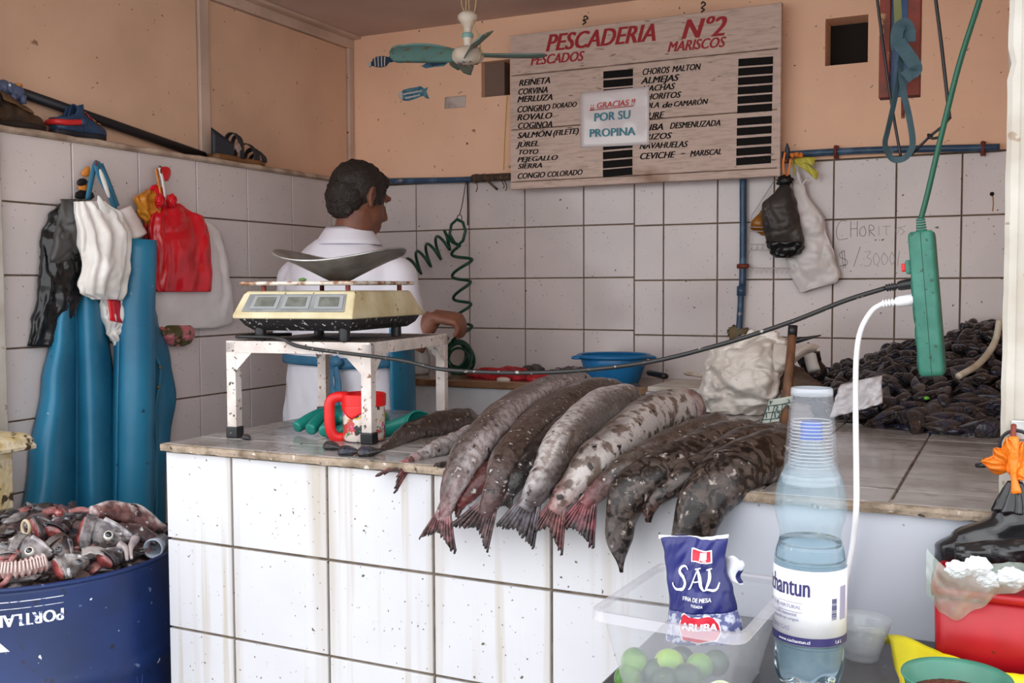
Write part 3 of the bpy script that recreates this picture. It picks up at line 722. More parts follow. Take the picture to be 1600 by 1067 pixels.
# blue clog: heel left, toe right
def clog():
    y0, L = shoe_frame(84, 190, 163, 205, -2.49)
    t = thing('clog_shoe', 'blue rubber clog with a red heel strap on the wall ledge', 'shoe', (-2.495, y0, LZ))
    m_cl = M('blue_rubber', (.022, .05, .105), .45); m_rd = M('red_rubber', (.55, .02, .02), .4); m_pr = M('clog_print', (.42, .03, .02), .4, c2=(.55, .25, .04), sc2=60, rng=(.48, .52))
    m_sl = M('clog_sole', (.012, .014, .02), .6)
    P = lambda u, s, z: V((-2.495-s*.045, y0+u*L, LZ+z))
    hw = lambda u: .80*interp([(0, .45), (.15, .75), (.45, .72), (.72, 1.0), (.9, .85), (1, .35)], u)
    mb = MB(); rings = []
    for i in range(25):
        u = i/24; wd = hw(u); rings.append([P(u, wd, 0), P(u, wd*1.02, .010), P(u, wd, .022), P(u, -wd, .022), P(u, -wd*1.02, .010), P(u, -wd, 0)])
    mb.loft(rings).build('sole', m_sl, t)
    # upper: toe box with an opening behind
    mb = MB(); rings = []
    for i in range(23):
        u = .40+.60*i/22; wd = hw(u)*.97; h = interp([(.40, .098), (.50, .092), (.62, .068), (.8, .052), (.93, .042), (1.0, .026)], u)
        rings.append([P(u, wd*math.cos(PI*j/14), .018+(h-.018)*math.sin(PI*j/14)**.75) for j in range(15)])
    mb.loft(rings, closed=False).build('toe_box', m_cl, t, solid=.004)
    mb = MB(); rings = []
    for i in range(22):
        u = .02+.46*i/21; wd = hw(u)*.97; h = interp([(0, .050), (.15, .054), (.32, .066), (.40, .094), (.48, .098)], u)
        for sgn in (1, -1): pass
        rings.append([P(u, wd*(1.0+.04*math.sin(PI*k/5)), .016+(h-.016)*k/5) for k in range(6)])
    mb.loft(rings, closed=False)
    mb.loft([[V((-2*2.495-p.x, p.y, p.z)) for p in r] for r in rings], closed=False)
    mb.loft([[P(.02-.012*math.sin(PI*j/8), hw(.02)*math.cos(PI*j/8), .016+.034*k/4) for k in range(5)] for j in range(9)], closed=False)
    mb.build('side_wall', m_cl, t, solid=.004)
    mb = MB()
    for i in range(1):
        pts = [P(.42, -.86, .044), P(.28, -.80, .040), P(.12, -.72, .036), P(.0, -.50, .036), P(-.04, 0, .036), P(.0, .5, .036), P(.12, .72, .036), P(.42, .86, .044)]
        mb.tube(spline(pts, 40), .0085, 8, flat=1, upv=(0, 0, 1))
    sp = mb.build('heel_strap', m_rd, t)
    MB().ball(P(.40, -.96, .044), (.006, .011, .011), 12, 8).build('rivet', m_cl, sp)
    mb = MB()
    for k in range(3):
        u = .56+.10*k; h = interp([(.40, .098), (.50, .092), (.62, .068), (.8, .052), (.93, .042)], u)
        mb.grid(lambda a_, b_, u=u: P(u+.075*a_, lerp(.3, -.62, b_)*1.0, .003+.018+(interp([(.40, .098), (.50, .092), (.62, .068), (.8, .052), (.93, .042)], u+.075*a_)-.018)*math.sqrt(max(.05, 1-(lerp(.3, -.62, b_))**2))), 5, 9)
    mb.build('printed_patch', m_pr, t, solid=.002)
clog()

def leather_shoe():
    t = thing('work_shoe', 'worn brown leather work shoe on the ledge at the far left', 'shoe', (-2.49, 1.85, LZ))
    m_br = M('worn_brown_leather', (.075, .038, .018), .5, c2=(.025, .014, .008), sc2=22, bump=(60, .5)); m_sl = M('dark_sole', (.02, .012, .008), .7)
    y1 = lp(70, 190, -2.49).y; y0 = y1-.27; L = .27
    P = lambda u, s, z: V((-2.50-s*.043, y0+u*L, LZ+z))
    hw = lambda u: .92*interp([(0, .6), (.2, .78), (.45, .72), (.75, 1.0), (.92, .8), (1, .38)], u)
    mb = MB(); rings = []
    for i in range(25):
        u = i/24; wd = hw(u); rings.append([P(u, wd, 0), P(u, wd*1.05, .01), P(u, wd, .018), P(u, -wd, .018), P(u, -wd*1.05, .01), P(u, -wd, 0)])
    mb.loft(rings).build('sole', m_sl, t)
    mb = MB(); rings = []
    for i in range(40):
        u = i/39; wd = hw(u)*.97; h = interp([(0, .075), (.2, .088), (.42, .092), (.55, .082), (.72, .060), (.9, .045), (1.0, .022)], u)
        h += .004*math.sin(u*40)*(.4 < u < .75)
        rings.append([P(u, wd*math.cos(PI*j/14)*(1-.25*math.sin(PI*j/14)*(u < .5)), .014+(h-.014)*math.sin(PI*j/14)**.8+.003*N((u*9, j*.5, 4))) for j in range(15)])
    mb.loft(rings, closed=False).build('upper', m_br, t, solid=.003)
    mb = MB()
    for k in range(3):
        u = .46+.09*k
        mb.tube([P(u+.02*math.cos(PI*j/10), .62*math.cos(PI*j/10), interp([(.42, .092), (.55, .082), (.72, .060)], u)*math.sin(PI*j/10)**.6+.006) for j in range(1, 10)], .003, 6)
    mb.build('laces', m_sl, t)
    mb = MB(); mb.grid(lambda a_, b_: P(.45+.35*a_, lerp(.55, -.75, b_), .018+interp([(.42, .088), (.55, .080), (.72, .058), (.85, .046)], .45+.35*a_)*math.sqrt(max(.1, 1-lerp(.55, -.75, b_)**2))-.006), 8, 8)
    mb.build('tongue', M('tan_leather', (.17, .085, .035), .55, c2=(.08, .04, .02), sc2=25), t, solid=.004)
leather_shoe()

def elephant():
    c = at(22, 143, X=-2.505); s = .0017*1.02
    t = thing('toy_elephant', 'small grey blue toy elephant standing on the brown shoe', 'toy', (-2.505, c.y, 1.80))
    m_el = M('elephant_plastic', (.085, .11, .19), .45); yy = lambda px: at(px, 143, X=-2.505).y; zz = lambda py: at(22, py, X=-2.505).z
    mb = MB()
    mb.ball((-2.505, yy(23), zz(143)), (.020, (yy(36)-yy(8))/2*1.0, (zz(132)-zz(155))/2*1.1), 18, 12)
    for px in (16, 31):
        for dx in (-.012, .012):
            mb.tube([V((-2.505+dx, yy(px), zz(148))), V((-2.505+dx, yy(px), zz(161)))], lambda u: .0095-.001*u, 10)
    mb.ball((-2.505, yy(6), zz(139)), (.018, .019, .020), 16, 10)
    mb.tube(spline([V((-2.500, yy(2), zz(140))), V((-2.497, yy(-6), zz(148))), V((-2.495, yy(-5), zz(156)))], 10), lambda u: .008-.004*u, 8)
    bd = mb.build('body', m_el, t)
    MB().ball((-2.487, yy(8), zz(137)), (.004, .004, .005), 10, 8).build('eye', M('toy_eye', (.75, .75, .75), .3), t)
    for dx in (-.018, .018):
        MB().ball((-2.505+dx, yy(10.5), zz(140)), (.003, .011, .015), 12, 8).build('ear', m_el, t)
    MB().ball((-2.500, yy(26), zz(133)), (.015, .012, .006), 12, 8).build('saddle_patch', M('toy_red', (.5, .06, .02), .45, c2=(.6, .3, .03), sc2=80), t)
elephant()

def sandal():
    y0 = lp(332, 235, -2.50).y; y1 = lp(408, 246, -2.50).y; L = y1-y0
    t = thing('sandal', 'dark strappy sandal with a brown sole near the middle of the ledge', 'sandal', (-2.50, y0, LZ))
    m_so = M('brown_sandal_sole', (.20, .09, .03), .6); m_st = M('dark_sandal_leather', (.022, .024, .032), .5)
    P = lambda u, s, z: V((-2.50-s*.044, y0+u*L, LZ+z))
    hw = lambda u: interp([(0, .55), (.2, .75), (.5, .7), (.75, 1.0), (.92, .8), (1, .35)], u)
    mb = MB(); rings = []
    for i in range(25):
        u = i/24; wd = hw(u); z = .006*(1-u)
        rings.append([P(u, wd, 0), P(u, wd*1.03, .010), P(u, wd, .016+z), P(u, -wd, .016+z), P(u, -wd*1.03, .010), P(u, -wd, 0)])
    mb.loft(rings).build('sole', m_so, t)
    def strap(u0, u1, h, wd_, n=16):
        mb = MB()
        mb.grid(lambda a_, b_: P(lerp(u0, u1, a_)+wd_*(b_-.5), hw(lerp(u0, u1, .5))*math.cos(PI*a_), .014+h*math.sin(PI*a_)**.7), n, 3)
        return mb.build('strap', m_st, t, solid=.003)
    strap(.92, .92, .034, .07); strap(.80, .86, .044, .07); strap(.86, .74, .050, .06); strap(.62, .70, .062, .07); strap(.52, .46, .085, .07); strap(.34, .46, .092, .08)
    mb = MB(); mb.grid(lambda a_, b_: P(.30*abs(math.cos(PI*a_))-.01, .66*math.cos(PI*a_), .016+(.095-.05*abs(math.cos(PI*a_)))*b_), 18, 5)
    mb.build('heel_cup', m_st, t, solid=.004)
    MB().box(P(.36, -.78, .05), (.004, .026, .024), Matrix.Rotation(.6, 3, 'X')).build('side_panel', M('pale_suede', (.38, .28, .25), .7), t, bevel=.001)
sandal()

# ------------------------------------------------------------------ aprons and bags on the left wall
wpl = lambda off: (lambda x, y: at(x, y, X=XL+off))
m_apron = M('blue_vinyl_apron', (.022, .20, .34), .38, c2=(.016, .15, .27), sc2=5, specks=[((.015, .035, .05), 34, .70, .74), ((.35, .45, .5), 46, .745, .77)], bump=(22, .25, .008))
m_strap = M('blue_webbing', (.035, .20, .32), .6, bump=(120, .3))
ap = thing('blue_apron', 'blue vinyl apron hanging in wide folds on the left wall behind the barrel', 'apron', wpl(.03)(110, 830))
Lk = [(300, 128), (420, 98), (520, 80), (600, 64), (720, 44), (845, 28)]; Sk = [(300, 140), (420, 118), (600, 120), (845, 120)]; Rk = [(300, 165), (420, 160), (520, 170), (600, 178), (845, 185)]
def apf(u, v):
    y = lerp(330, 850, v); l, s_, r = interp(Lk, y), interp(Sk, y), interp(Rk, y)
    if u < .5:
        k = u/.5; x = lerp(l, s_, k); d = lerp(.028, .085, v)*math.sin(PI*k)**.8
    else:
        k = (u-.5)/.5; x = lerp(s_, r, k); d = lerp(.030, .080, v)*math.sin(PI*k)**.8
    d += .012+.004*N((u*3, v*4, 2))
    return at(x, y, X=XL+d)
MB().grid(apf, 48, 36).build('bib', m_apron, ap, solid=.003)
def band(pts, wd, name, mat, par, offs, n=16, plane=wpl, th=.0022):
    P = spline([plane(o_)(x, y) for (x, y), o_ in zip(pts, offs)], n)
    nrm = V((1, 0, 0)) if plane is wpl else V((0, -1, 0))
    def f(u, v):
        i = min(int(round(u*(n-1))), n-1); t = (P[min(i+1, n-1)]-P[max(i-1, 0)]).normalized(); s = t.cross(nrm).normalized()
        return P[i]+s*((v-.5)*wd)
    return MB().grid(f, n-1, 2).build(name, mat, par, solid=th)
band([(137, 312), (142, 285), (150, 256), (158, 262)], .017, 'neck_strap', m_strap, ap, (.045, .05, .045, .05))
band([(150, 256), (158, 280), (172, 305), (180, 328)], .020, 'neck_strap', m_strap, ap, (.055, .06, .07, .06))
band([(158, 256), (170, 285), (184, 322)], .014, 'neck_strap', m_strap, ap, (.035, .04, .045))
hk = thing('wall_hook', 'small hook with orange and black film scraps above the black bag', 'hook', wpl(0)(148, 260))
MB().tube(spline([wpl(.0)(149, 252), wpl(.04)(150, 253), wpl(.062)(150, 258), wpl(.066)(150, 250)], 12), .003, 6).build('hook_rod', m_rust, hk)
def scrap(pts, off, mat, par, name='film_scrap', seed=0):
    P = [wpl(off)(x, y) for x, y in pts]; c = sum(P, V())/len(P); mb = MB(); n = 10
    for i in range(len(P)):
        A, B = P[i], P[(i+1) % len(P)]
    m_ = len(P)
    vs_ = [c+V((.012, 0, 0))]+[V(p)+V((.010*N((i*2.3, seed, 1)), 0, 0)) for i, p in enumerate(P)]
    mb.add(vs_, [(0, i+1, (i+1) % m_+1) for i in range(m_)])
    return mb.build(name, mat, par, solid=.001, sub=1)
m_orange2 = M('orange_scrap_film', (.72, .25, .04), .35); m_redf = M('red_bag_film', (.72, .012, .022), .26, c2=(.55, .008, .015), sc2=9, bump=(13, .8, .035, 'crumple'), coat=.3)
scrap([(124, 272), (136, 257), (142, 260), (140, 280), (128, 275)], .03, m_orange2, hk); scrap([(115, 290), (140, 284), (142, 300), (128, 302)], .03, m_orange2, hk, seed=2)
scrap([(118, 282), (130, 276), (140, 282), (136, 290), (120, 292)], .035, m_black, hk, seed=4); scrap([(105, 312), (125, 290), (150, 300), (150, 316)], .03, m_black, hk, seed=6)

def hang(name, label, keys, off, dep, mat, ple=(0, 0), nz=(12, .005), sq=2.4, seed=0, cat='plastic bag', m=54, n=70, part='bag_body', crz=((12, .010, .5), (27, .005, 1))):
    t = thing(name, label, cat, wpl(off)((keys[-1][1]+keys[-1][2])/2, keys[-1][0]))
    blob(keys, wpl(off), (1, 0, 0), dep, n=n, m=m, ple=ple, nz=nz, sq=sq, seed=seed, back=.2, crz=crz).build(part, mat, t)
    return t
bell = lambda a, b: (lambda t: a+b*math.sin(PI*min(1, t*.95+.03))**.7)
o = hang('black_garbage_bag', 'long shiny black plastic bag hanging leftmost on the tiled wall', [(318, 92, 130), (335, 72, 135), (380, 58, 128), (450, 54, 120), (520, 46, 100), (541, 44, 94)], .01, bell(.012, .028), m_blkshiny, ple=(9, .004), seed=1)
o = hang('dark_grey_bag', 'folded dark grey plastic bag hanging between the black bag and white bundle', [(311, 95, 130), (330, 90, 130), (380, 80, 128), (405, 74, 126), (426, 108, 126)], .045, bell(.006, .018), M('charcoal_film', (.065, .06, .058), .45, bump=(18, .7, .025, 'crumple')), ple=(5, .003), seed=2)
m_wb = M('white_bag_bundle', (.86, .82, .78), .38, c2=(.74, .69, .64), sc2=12, bump=(24, .8, .02, 'crumple'), sss=.1)
o = hang('white_bag_bundle', 'thick bundle of white plastic bags hanging over the blue apron', [(315, 116, 158), (335, 112, 182), (370, 116, 192), (410, 122, 190), (440, 120, 190), (458, 122, 190), (468, 140, 186)], .075, bell(.016, .035), m_wb, ple=(11, .0055), nz=(26, .006), seed=3, n=90, m=60, cat='bag bundle', crz=((30, .006, .12), (16, .006, .4)))
scrap([(148, 308), (154, 300), (160, 315), (190, 345), (186, 362), (160, 345)], .115, m_wb, o, 'folded_corner', 3)
scrap([(152, 262), (158, 262), (164, 275), (176, 310), (170, 316), (158, 285)], .075, m_wb, o, 'bag_handle', 7)
# roll of pale bags above the rolled apron
rb = thing('rolled_bag', 'pale rolled bag resting above the rolled blue apron', 'plastic bag', wpl(.05)(208, 360))
p0, p1 = wpl(.06)(192, 326), wpl(.07)(212, 370)
MB().tube(spline([p0, p0.lerp(p1, .5), p1], 14), lambda t: .026+.008*t+.002*N((t*7, 1, 1)), 20, cap=(True, False)).build('roll', M('pinkish_white_film', (.74, .64, .60), .4, c2=(.62, .50, .47), sc2=14), rb, solid=.003)
rb2 = hang('white_bag_scrap', 'white bag with a red patch hanging below the white bundle', [(455, 155, 186), (490, 156, 186), (520, 165, 186), (540, 178, 187)], .045, bell(.01, .02), m_wb, ple=(7, .004), seed=8)
MB().grid(lambda u, v: wpl(.085+.004*math.sin(5*u))(lerp(168, 188, u)+4*v, lerp(470, 505, v)-(1-u)*4), 6, 6).build('red_patch', m_redf, rb2, solid=.001)

ra = thing('rolled_apron', 'blue vinyl apron rolled into a tall column beside the folded apron', 'apron', wpl(.05)(205, 820))
def rolf(u, v):
    y = lerp(374, 850, v); l = interp([(374, 191), (500, 187), (700, 184), (850, 181)], y); r = interp([(374, 236), (500, 233), (700, 231), (850, 228)], y)
    L, R_ = wpl(.07)(l, y), wpl(.07)(r, y); c = (L+R_)/2; h = (R_-L).length/2; a = 2*PI*u
    return c+V((h*math.sin(a), -h*math.cos(a), .003*math.cos(a+1)))+V((1, 0, 0))*(.003*N((u*4, v*3, 1)))
MB().grid(rolf, 28, 30).build('roll', m_apron, ra, solid=.003)
def flap(u, v):
    y = lerp(455, 850, v); l = 226; r = interp([(455, 234), (500, 246), (560, 266), (620, 275), (680, 266), (740, 259), (850, 258)], y)
    return at(lerp(l, r, u), y, X=XL+.035+.022*math.sin(PI*u)+.006*math.sin(9*v+u*3))
fl = MB().grid(flap, 14, 30).build('side_flap', m_apron, ra, solid=.003)
for x, y in ((250, 574), (248, 605)):
    MB().ball(at(x, y, X=XL+.064), (.004, .006, .006), 10, 6).build('snap_button', M('brass_snap', (.35, .22, .10), .4, metal=.8), fl)
band([(237, 545), (252, 580), (244, 640), (246, 720), (244, 830)], .012, 'flap_edge', m_strap, fl, (.062,)*5)

wb = hang('white_shopping_bag', 'large smooth white bag hanging behind the red bag', [(345, 290, 318), (350, 250, 330), (362, 236, 340), (420, 234, 351), (490, 232, 360), (504, 234, 361), (513, 240, 340)], .012, bell(.008, .016), m_whtbag, nz=(9, .005), sq=4.5, seed=4, crz=((8, .006, .6), (20, .002, 1)))
ogb = hang('orange_bag', 'crumpled orange plastic bag hanging left of the red bag knot', [(296, 226, 240), (310, 205, 244), (330, 212, 244), (352, 226, 246)], .03, bell(.008, .02), M('amber_orange_film', (.62, .25, .02), .3, c2=(.48, .14, .01), sc2=20, bump=(18, .8, .03, 'crumple')), ple=(7, .005), seed=5, nz=(20, .008))
rb1 = hang('dark_red_bag', 'dark red bag tucked behind the bright red bag', [(330, 222, 250), (370, 222, 250), (440, 232, 250)], .02, bell(.006, .016), M('dark_red_film', (.35, .006, .01), .35, bump=(24, .6, .012)), ple=(5, .004), seed=6)
rd = hang('red_plastic_bag', 'bright red plastic bag tied with a ruffled knot on the left wall', [(318, 254, 274), (326, 244, 288), (340, 232, 312), (356, 229, 319), (400, 236, 323), (440, 238, 327), (451, 239, 327), (456, 243, 325)], .05, bell(.012, .014), m_redf, ple=(9, .004), nz=(10, .005), sq=3.2, seed=7, n=90, m=64, crz=((20, .006, .22), (9, .006, .8)))
for px in (250, 268):
    MB().ball(wpl(.085)(px, 314), (.014, .016, .020), 26, 16, lambda d, p: p*(1+.35*N(d*4, 1, px)+.18*math.sin(13*d.y+9*d.z))).build('ruffle', m_redf, rd)
scrap([(238, 296), (252, 288), (262, 300), (258, 312), (240, 305)], .05, m_redf, rd, 'film_scrap', 1); scrap([(240, 262), (262, 258), (270, 265), (266, 280), (258, 288), (250, 272)], .045, m_redf, rd, 'film_scrap', 2)
scrap([(228, 294), (244, 284), (256, 296), (240, 300)], .045, m_redf, rd, 'film_scrap', 3)
band([(244, 264), (247, 280), (252, 306)], .009, 'bag_handle', m_orange2, rd, (.05, .055, .06)); band([(249, 262), (254, 280), (259, 310)], .011, 'bag_handle', m_wb, rd, (.06, .065, .07))
MB().tube(spline([wpl(.0)(250, 260), wpl(.05)(251, 262), wpl(.072)(252, 270)], 10), .003, 6).build('wall_hook', m_rust, rd)
pb = hang('patterned_bag', 'pink and green patterned bag end showing below the white bag', [(508, 246, 298), (522, 246, 299), (535, 256, 294), (541, 266, 284)], .014, bell(.012, .016), M('patterned_film', (.55, .16, .18), .35, c2=(.08, .07, .02), sc2=26, rng=(.46, .52)), seed=9)

# weathered moulded bracket at the left edge of the frame
m_gild = M('weathered_painted_cast_iron', (.50, .38, .17), .6, c2=(.66, .56, .40), sc2=22, specks=[((.05, .03, .015), 34, .56, .63)], bump=(50, .7, .008))
sb = thing('moulded_bracket', 'weathered yellowish moulded bracket shelf at the far left edge', 'bracket', (-2.43, 1.75, .88))
def cap_():
    mb = MB(); prof = [(0, .0), (.012, .004), (.014, .012), (.006, .017), (.004, .027), (-.01, .036), (-.03, .040)]
    rings = []
    for off, dz in prof:
        x1, y0 = -2.222+off, 1.705-off
        rings.append([V((-2.431, y0, .868+dz)), V((x1, y0, .868+dz)), V((x1, 1.80, .868+dz)), V((-2.431, 1.80, .868+dz))])
    return mb.loft(rings)
cap_().build('cap', m_gild, sb, smooth=False); MB().box2((-2.431, 1.725, .715), (-2.283, 1.79, .869)).build('leg', m_gild, sb, smooth=False, bevel=.004)
MB().box2((-2.431, 1.735, .70), (-2.30, 1.78, .716)).build('foot', m_gild, sb, smooth=False, bevel=.003)
# ------------------------------------------------------------------ fused bodies
def fuse(mb, name, mat, voxel=.007, smooth=4, parent=None, fn=None, dec=0, colfn=None):
    me = mb.mesh('tmp'); o = bpy.data.objects.new('tmp', me); COL.objects.link(o)
    r = o.modifiers.new('r', 'REMESH'); r.mode = 'VOXEL'; r.voxel_size = voxel
    s = o.modifiers.new('s', 'SMOOTH'); s.iterations = smooth; s.factor = .5
    if dec:
        d = o.modifiers.new('d', 'DECIMATE'); d.ratio = dec
    m2 = bpy.data.meshes.new_from_object(o.evaluated_get(bpy.context.evaluated_depsgraph_get()))
    bpy.data.objects.remove(o); bpy.data.meshes.remove(me); m2.name = name
    if fn:
        nn = [v.normal.copy() for v in m2.vertices]
        for v, n_ in zip(m2.vertices, nn): v.co = fn(v.co.copy(), n_)
    m2.polygons.foreach_set('use_smooth', [True]*len(m2.polygons))
    m2.materials.clear(); m2.materials.append(mat)
    if colfn:
        a = m2.color_attributes.new('Col', 'FLOAT_COLOR', 'POINT')
        for v in m2.vertices: a.data[v.index].color = (*colfn(v.co), 1)
    o = bpy.data.objects.new(name, m2); COL.objects.link(o)
    if parent: child(o, parent)
    return o
def ell(c, hw, hd, n=24, rz=0, sq=2.0, z=None):
    out = []
    for j in range(n):
        a = 2*PI*j/n; ca, sa = math.cos(a), math.sin(a)
        ca = math.copysign(abs(ca)**(2/sq), ca); sa = math.copysign(abs(sa)**(2/sq), sa)
        x, y = hw*ca, hd*sa
        out.append(V((c[0]+x*math.cos(rz)-y*math.sin(rz), c[1]+x*math.sin(rz)+y*math.cos(rz), c[2])))
    return out

# ------------------------------------------------------------------ the man
MX, MY = -2.005, 2.86
man = thing('person', 'man in a white coat and blue apron standing with his back turned behind the scale', 'person', (MX, MY, 0))
m_skin = M('tanned_skin', (.22, .085, .05), .5, c2=(.15, .055, .032), sc2=18, sss=.08, bump=(90, .15))
mb = MB()
HC = V((-1.955, MY+.010, 1.558)); HR = -.30; HB = .33          # head turned to his right
def hp(x, y, z):      # head frame: y = towards the face, x = his right
    y, z = y*math.cos(HB)+z*math.sin(HB), -y*math.sin(HB)+z*math.cos(HB)
    return HC+V((x*math.cos(HR)-y*math.sin(HR), x*math.sin(HR)+y*math.cos(HR), z))
def head_ball(c, r, n=20, m=14):
    b = MB().ball((0, 0, 0), r, n, m); mb.add([hp(c[0]+p.x, c[1]+p.y, c[2]+p.z) for p in b.v], b.f)
head_ball((0, -.012, .025), (.078, .096, .088))
head_ball((0, .028, -.03), (.063, .070, .080)); head_ball((0, .055, -.085), (.038, .035, .032)); head_ball((0, .010, -.075), (.058, .065, .04))
def htube(pts, r, n=10): mb.tube([hp(*p) for p in pts], r, n)
htube([(0, .092, .022), (0, .108, -.008), (0, .116, -.028)], lambda t: lerp(.010, .016, t)); head_ball((.014, .102, -.030), (.009, .010, .008)); head_ball((-.014, .102, -.030), (.009, .010, .008))
htube([(-.05, .078, .035), (0, .096, .038), (.05, .078, .035)], .010)
htube([(-.024, .088, -.060), (0, .098, -.058), (.024, .088, -.060)], .007); htube([(-.02, .088, -.070), (0, .096, -.071), (.02, .088, -.070)], .007)
for s in (-1, 1):
    pts = [(s*.076, -.004, .012), (s*.084, -.020, .030), (s*.088, -.030, .018), (s*.086, -.026, -.006), (s*.080, -.010, -.028), (s*.075, -.002, -.022)]
    mb.tube([hp(*p) for p in spline(pts, 18)], .0075, 8)
    head_ball((s*.079, -.014, .002), (.006, .014, .022))
NB = V((MX+.01, MY-.005, 1.40))
mb.tube([HC+V((0, -.02, -.03)), HC+V((-.012, -.022, -.10)), NB], lambda t: lerp(.058, .068, t), 18)
# torso, hips, legs
mb.loft([ell((MX, MY, z), hw, hd) for z, hw, hd in ((1.43, .07, .065), (1.395, .14, .085), (1.35, .19, .10), (1.25, .185, .115), (1.12, .18, .12), (1.0, .185, .125), (.90, .19, .13), (.82, .17, .12))])
for s in (-1, 1):
    mb.tube([V((MX+s*.095, MY, .90)), V((MX+s*.10, MY+.02, .50)), V((MX+s*.10, MY, .10))], lambda t: lerp(.095, .048, t), 16)
    mb.tube([V((MX+s*.10, MY-.05, .05)), V((MX+s*.105, MY+.06, .045)), V((MX+s*.11, MY+.17, .035))], lambda t: lerp(.042, .034, t), 12)
SH_R, EL_R, WR_R = V((MX+.195, MY, 1.305)), V((MX+.270, MY-.03, 1.085)), V((MX+.335, MY+.0, 1.180))
SH_L, EL_L, WR_L = V((MX-.195, MY, 1.305)), V((MX-.255, MY+.02, 1.08)), V((MX-.14, MY+.24, 1.00))
for sh, el, wr in ((SH_R, EL_R, WR_R), (SH_L, EL_L, WR_L)):
    mb.tube([sh, sh.lerp(el, .5), el], lambda t: lerp(.056, .044, t), 14)
    mb.tube([el, el.lerp(wr, .35), wr], lambda t: lerp(.045, .030, t) , 14)
def hand(wr, ax_, palm_n, side, curl):
    """wr wrist, ax_ towards the knuckles, palm_n out of the back of the hand"""
    x = V(ax_).normalized(); n_ = V(palm_n); n_ = (n_-x*x.dot(n_)).normalized(); y = x.cross(n_)*side
    P = lambda a, b, c: wr+x*a+y*b+n_*c
    for k in range(4):
        b = -.030+.020*k
        mb.tube([P(-.005, b*.6, 0), P(.045, b, .003), P(.088-.004*abs(k-1.5), b*1.05, .004)], lambda t: lerp(.017, .0125, t), 10)
    for k, L in enumerate((.062, .072, .068, .052)):
        b = -.031+.021*k; c = curl; p = P(.086-.004*abs(k-1.5), b, .004); ang = .25; pts = [p]
        for seg in (.45, .32, .26):
            ang += c; p = p+(x*math.cos(ang)-n_*math.sin(ang))*(L*seg); pts.append(p)
        mb.tube(spline(pts, 10), lambda t: lerp(.0105, .0078, t), 9)
    mb.tube(spline([P(.015, -.030, -.004), P(.045, -.050, -.018), P(.075, -.046, -.034), P(.092, -.034, -.044)], 10), lambda t: lerp(.015, .009, t), 10)
hand(WR_R, (.50, .10, -.10), (.05, -.25, 1), 1, .75)
hand(WR_L, (.45, .6, -.5), (0, .3, 1), -1, .5)
fuse(mb, 'body', m_skin, .006, 3, man)
for s in (-1, 1):
    MB().ball(hp(s*.028, .074, .016), .010, 14, 10).build('eye', M('eye_white', (.7, .66, .6), .2), man)
# hair
m_hair = M('dark_greying_hair', (.018, .012, .009), .55, c2=(.045, .036, .03), sc2=90, rng=(.54, .68), stretch=(1, 1, .35), bump=(160, .8, .006))
mbh = MB()
def hfn(c, r):
    b = MB().ball((0, 0, 0), r, 48, 30)
    vs_ = []
    for p in b.v:
        q = V((c[0]+p.x, c[1]+p.y, c[2]+p.z))
        k = .006*N(p*60, 1, 2)+.004*N(p*130, 1, 5)
        q = q+p.normalized()*k; vs_.append(hp(*q))
    mbh.add(vs_, b.f)
hfn((0, -.020, .036), (.087, .099, .090)); hfn((0, -.060, -.005), (.073, .062, .072)); hfn((0, .030, .078), (.066, .050, .036)); hfn((0, -.062, -.045), (.055, .045, .04))
for s in (-1, 1): hfn((s*.070, .004, .020), (.012, .018, .040))
mbh.build('hair', m_hair, man)
# coat
m_coat = M('white_cotton_coat', (.80, .78, .84), .8, c2=(.72, .70, .76), sc2=5, bump=(16, .35, .01), specks=[((.52, .46, .44), 7, .66, .80)])
mb = MB()
mb.loft([ell((MX, MY-.003, z), hw, hd, 32, sq=2.3) for z, hw, hd in ((1.435, .085, .080), (1.405, .130, .105), (1.37, .190, .122), (1.30, .222, .138), (1.15, .215, .148), (1.02, .210, .150), (.90, .222, .158), (.70, .245, .170), (.45, .262, .180))])
for sh, el in ((SH_R, EL_R), (SH_L, EL_L)):
    mb.ball(sh+V((0, 0, -.002)), (.070, .072, .066), 18, 12)
    mb.tube([sh, sh.lerp(el, .5), el+V((0, 0, .005))], lambda t: lerp(.071, .060, t), 18)
def coat_folds(p, n_):
    k = .006*N((p.x*9, p.y*9, p.z*4), 1, 3)+.004*N((p.x*20+p.z*9, p.y*20, p.z*14), 1, 7)
    if p.z < 1.0: k += .008*math.sin(26*math.atan2(p.y-MY, p.x-MX)/2+3*N((p.z*3, 0, 0)))*min(1, (1.0-p.z)*2)
    return p+n_*k
fuse(mb, 'coat', m_coat, .009, 5, man, coat_folds)
mb = MB()
def coll(u, v):
    a = lerp(-PI*1.35, PI*.35, u); tz = .015*math.sin(PI*u)
    r = lerp(.070, .074, v*2) if v < .5 else lerp(.074, .112, (v-.5)*2)
    z = 1.405+(.062*v*2 if v < .5 else lerp(.062, .004, (v-.5)*2))
    return V((MX+.015+r*math.cos(a), MY-.008+r*.95*math.sin(a), z+tz*.3))
mb.grid(coll, 36, 8).build('collar', m_coat, man, solid=.003)
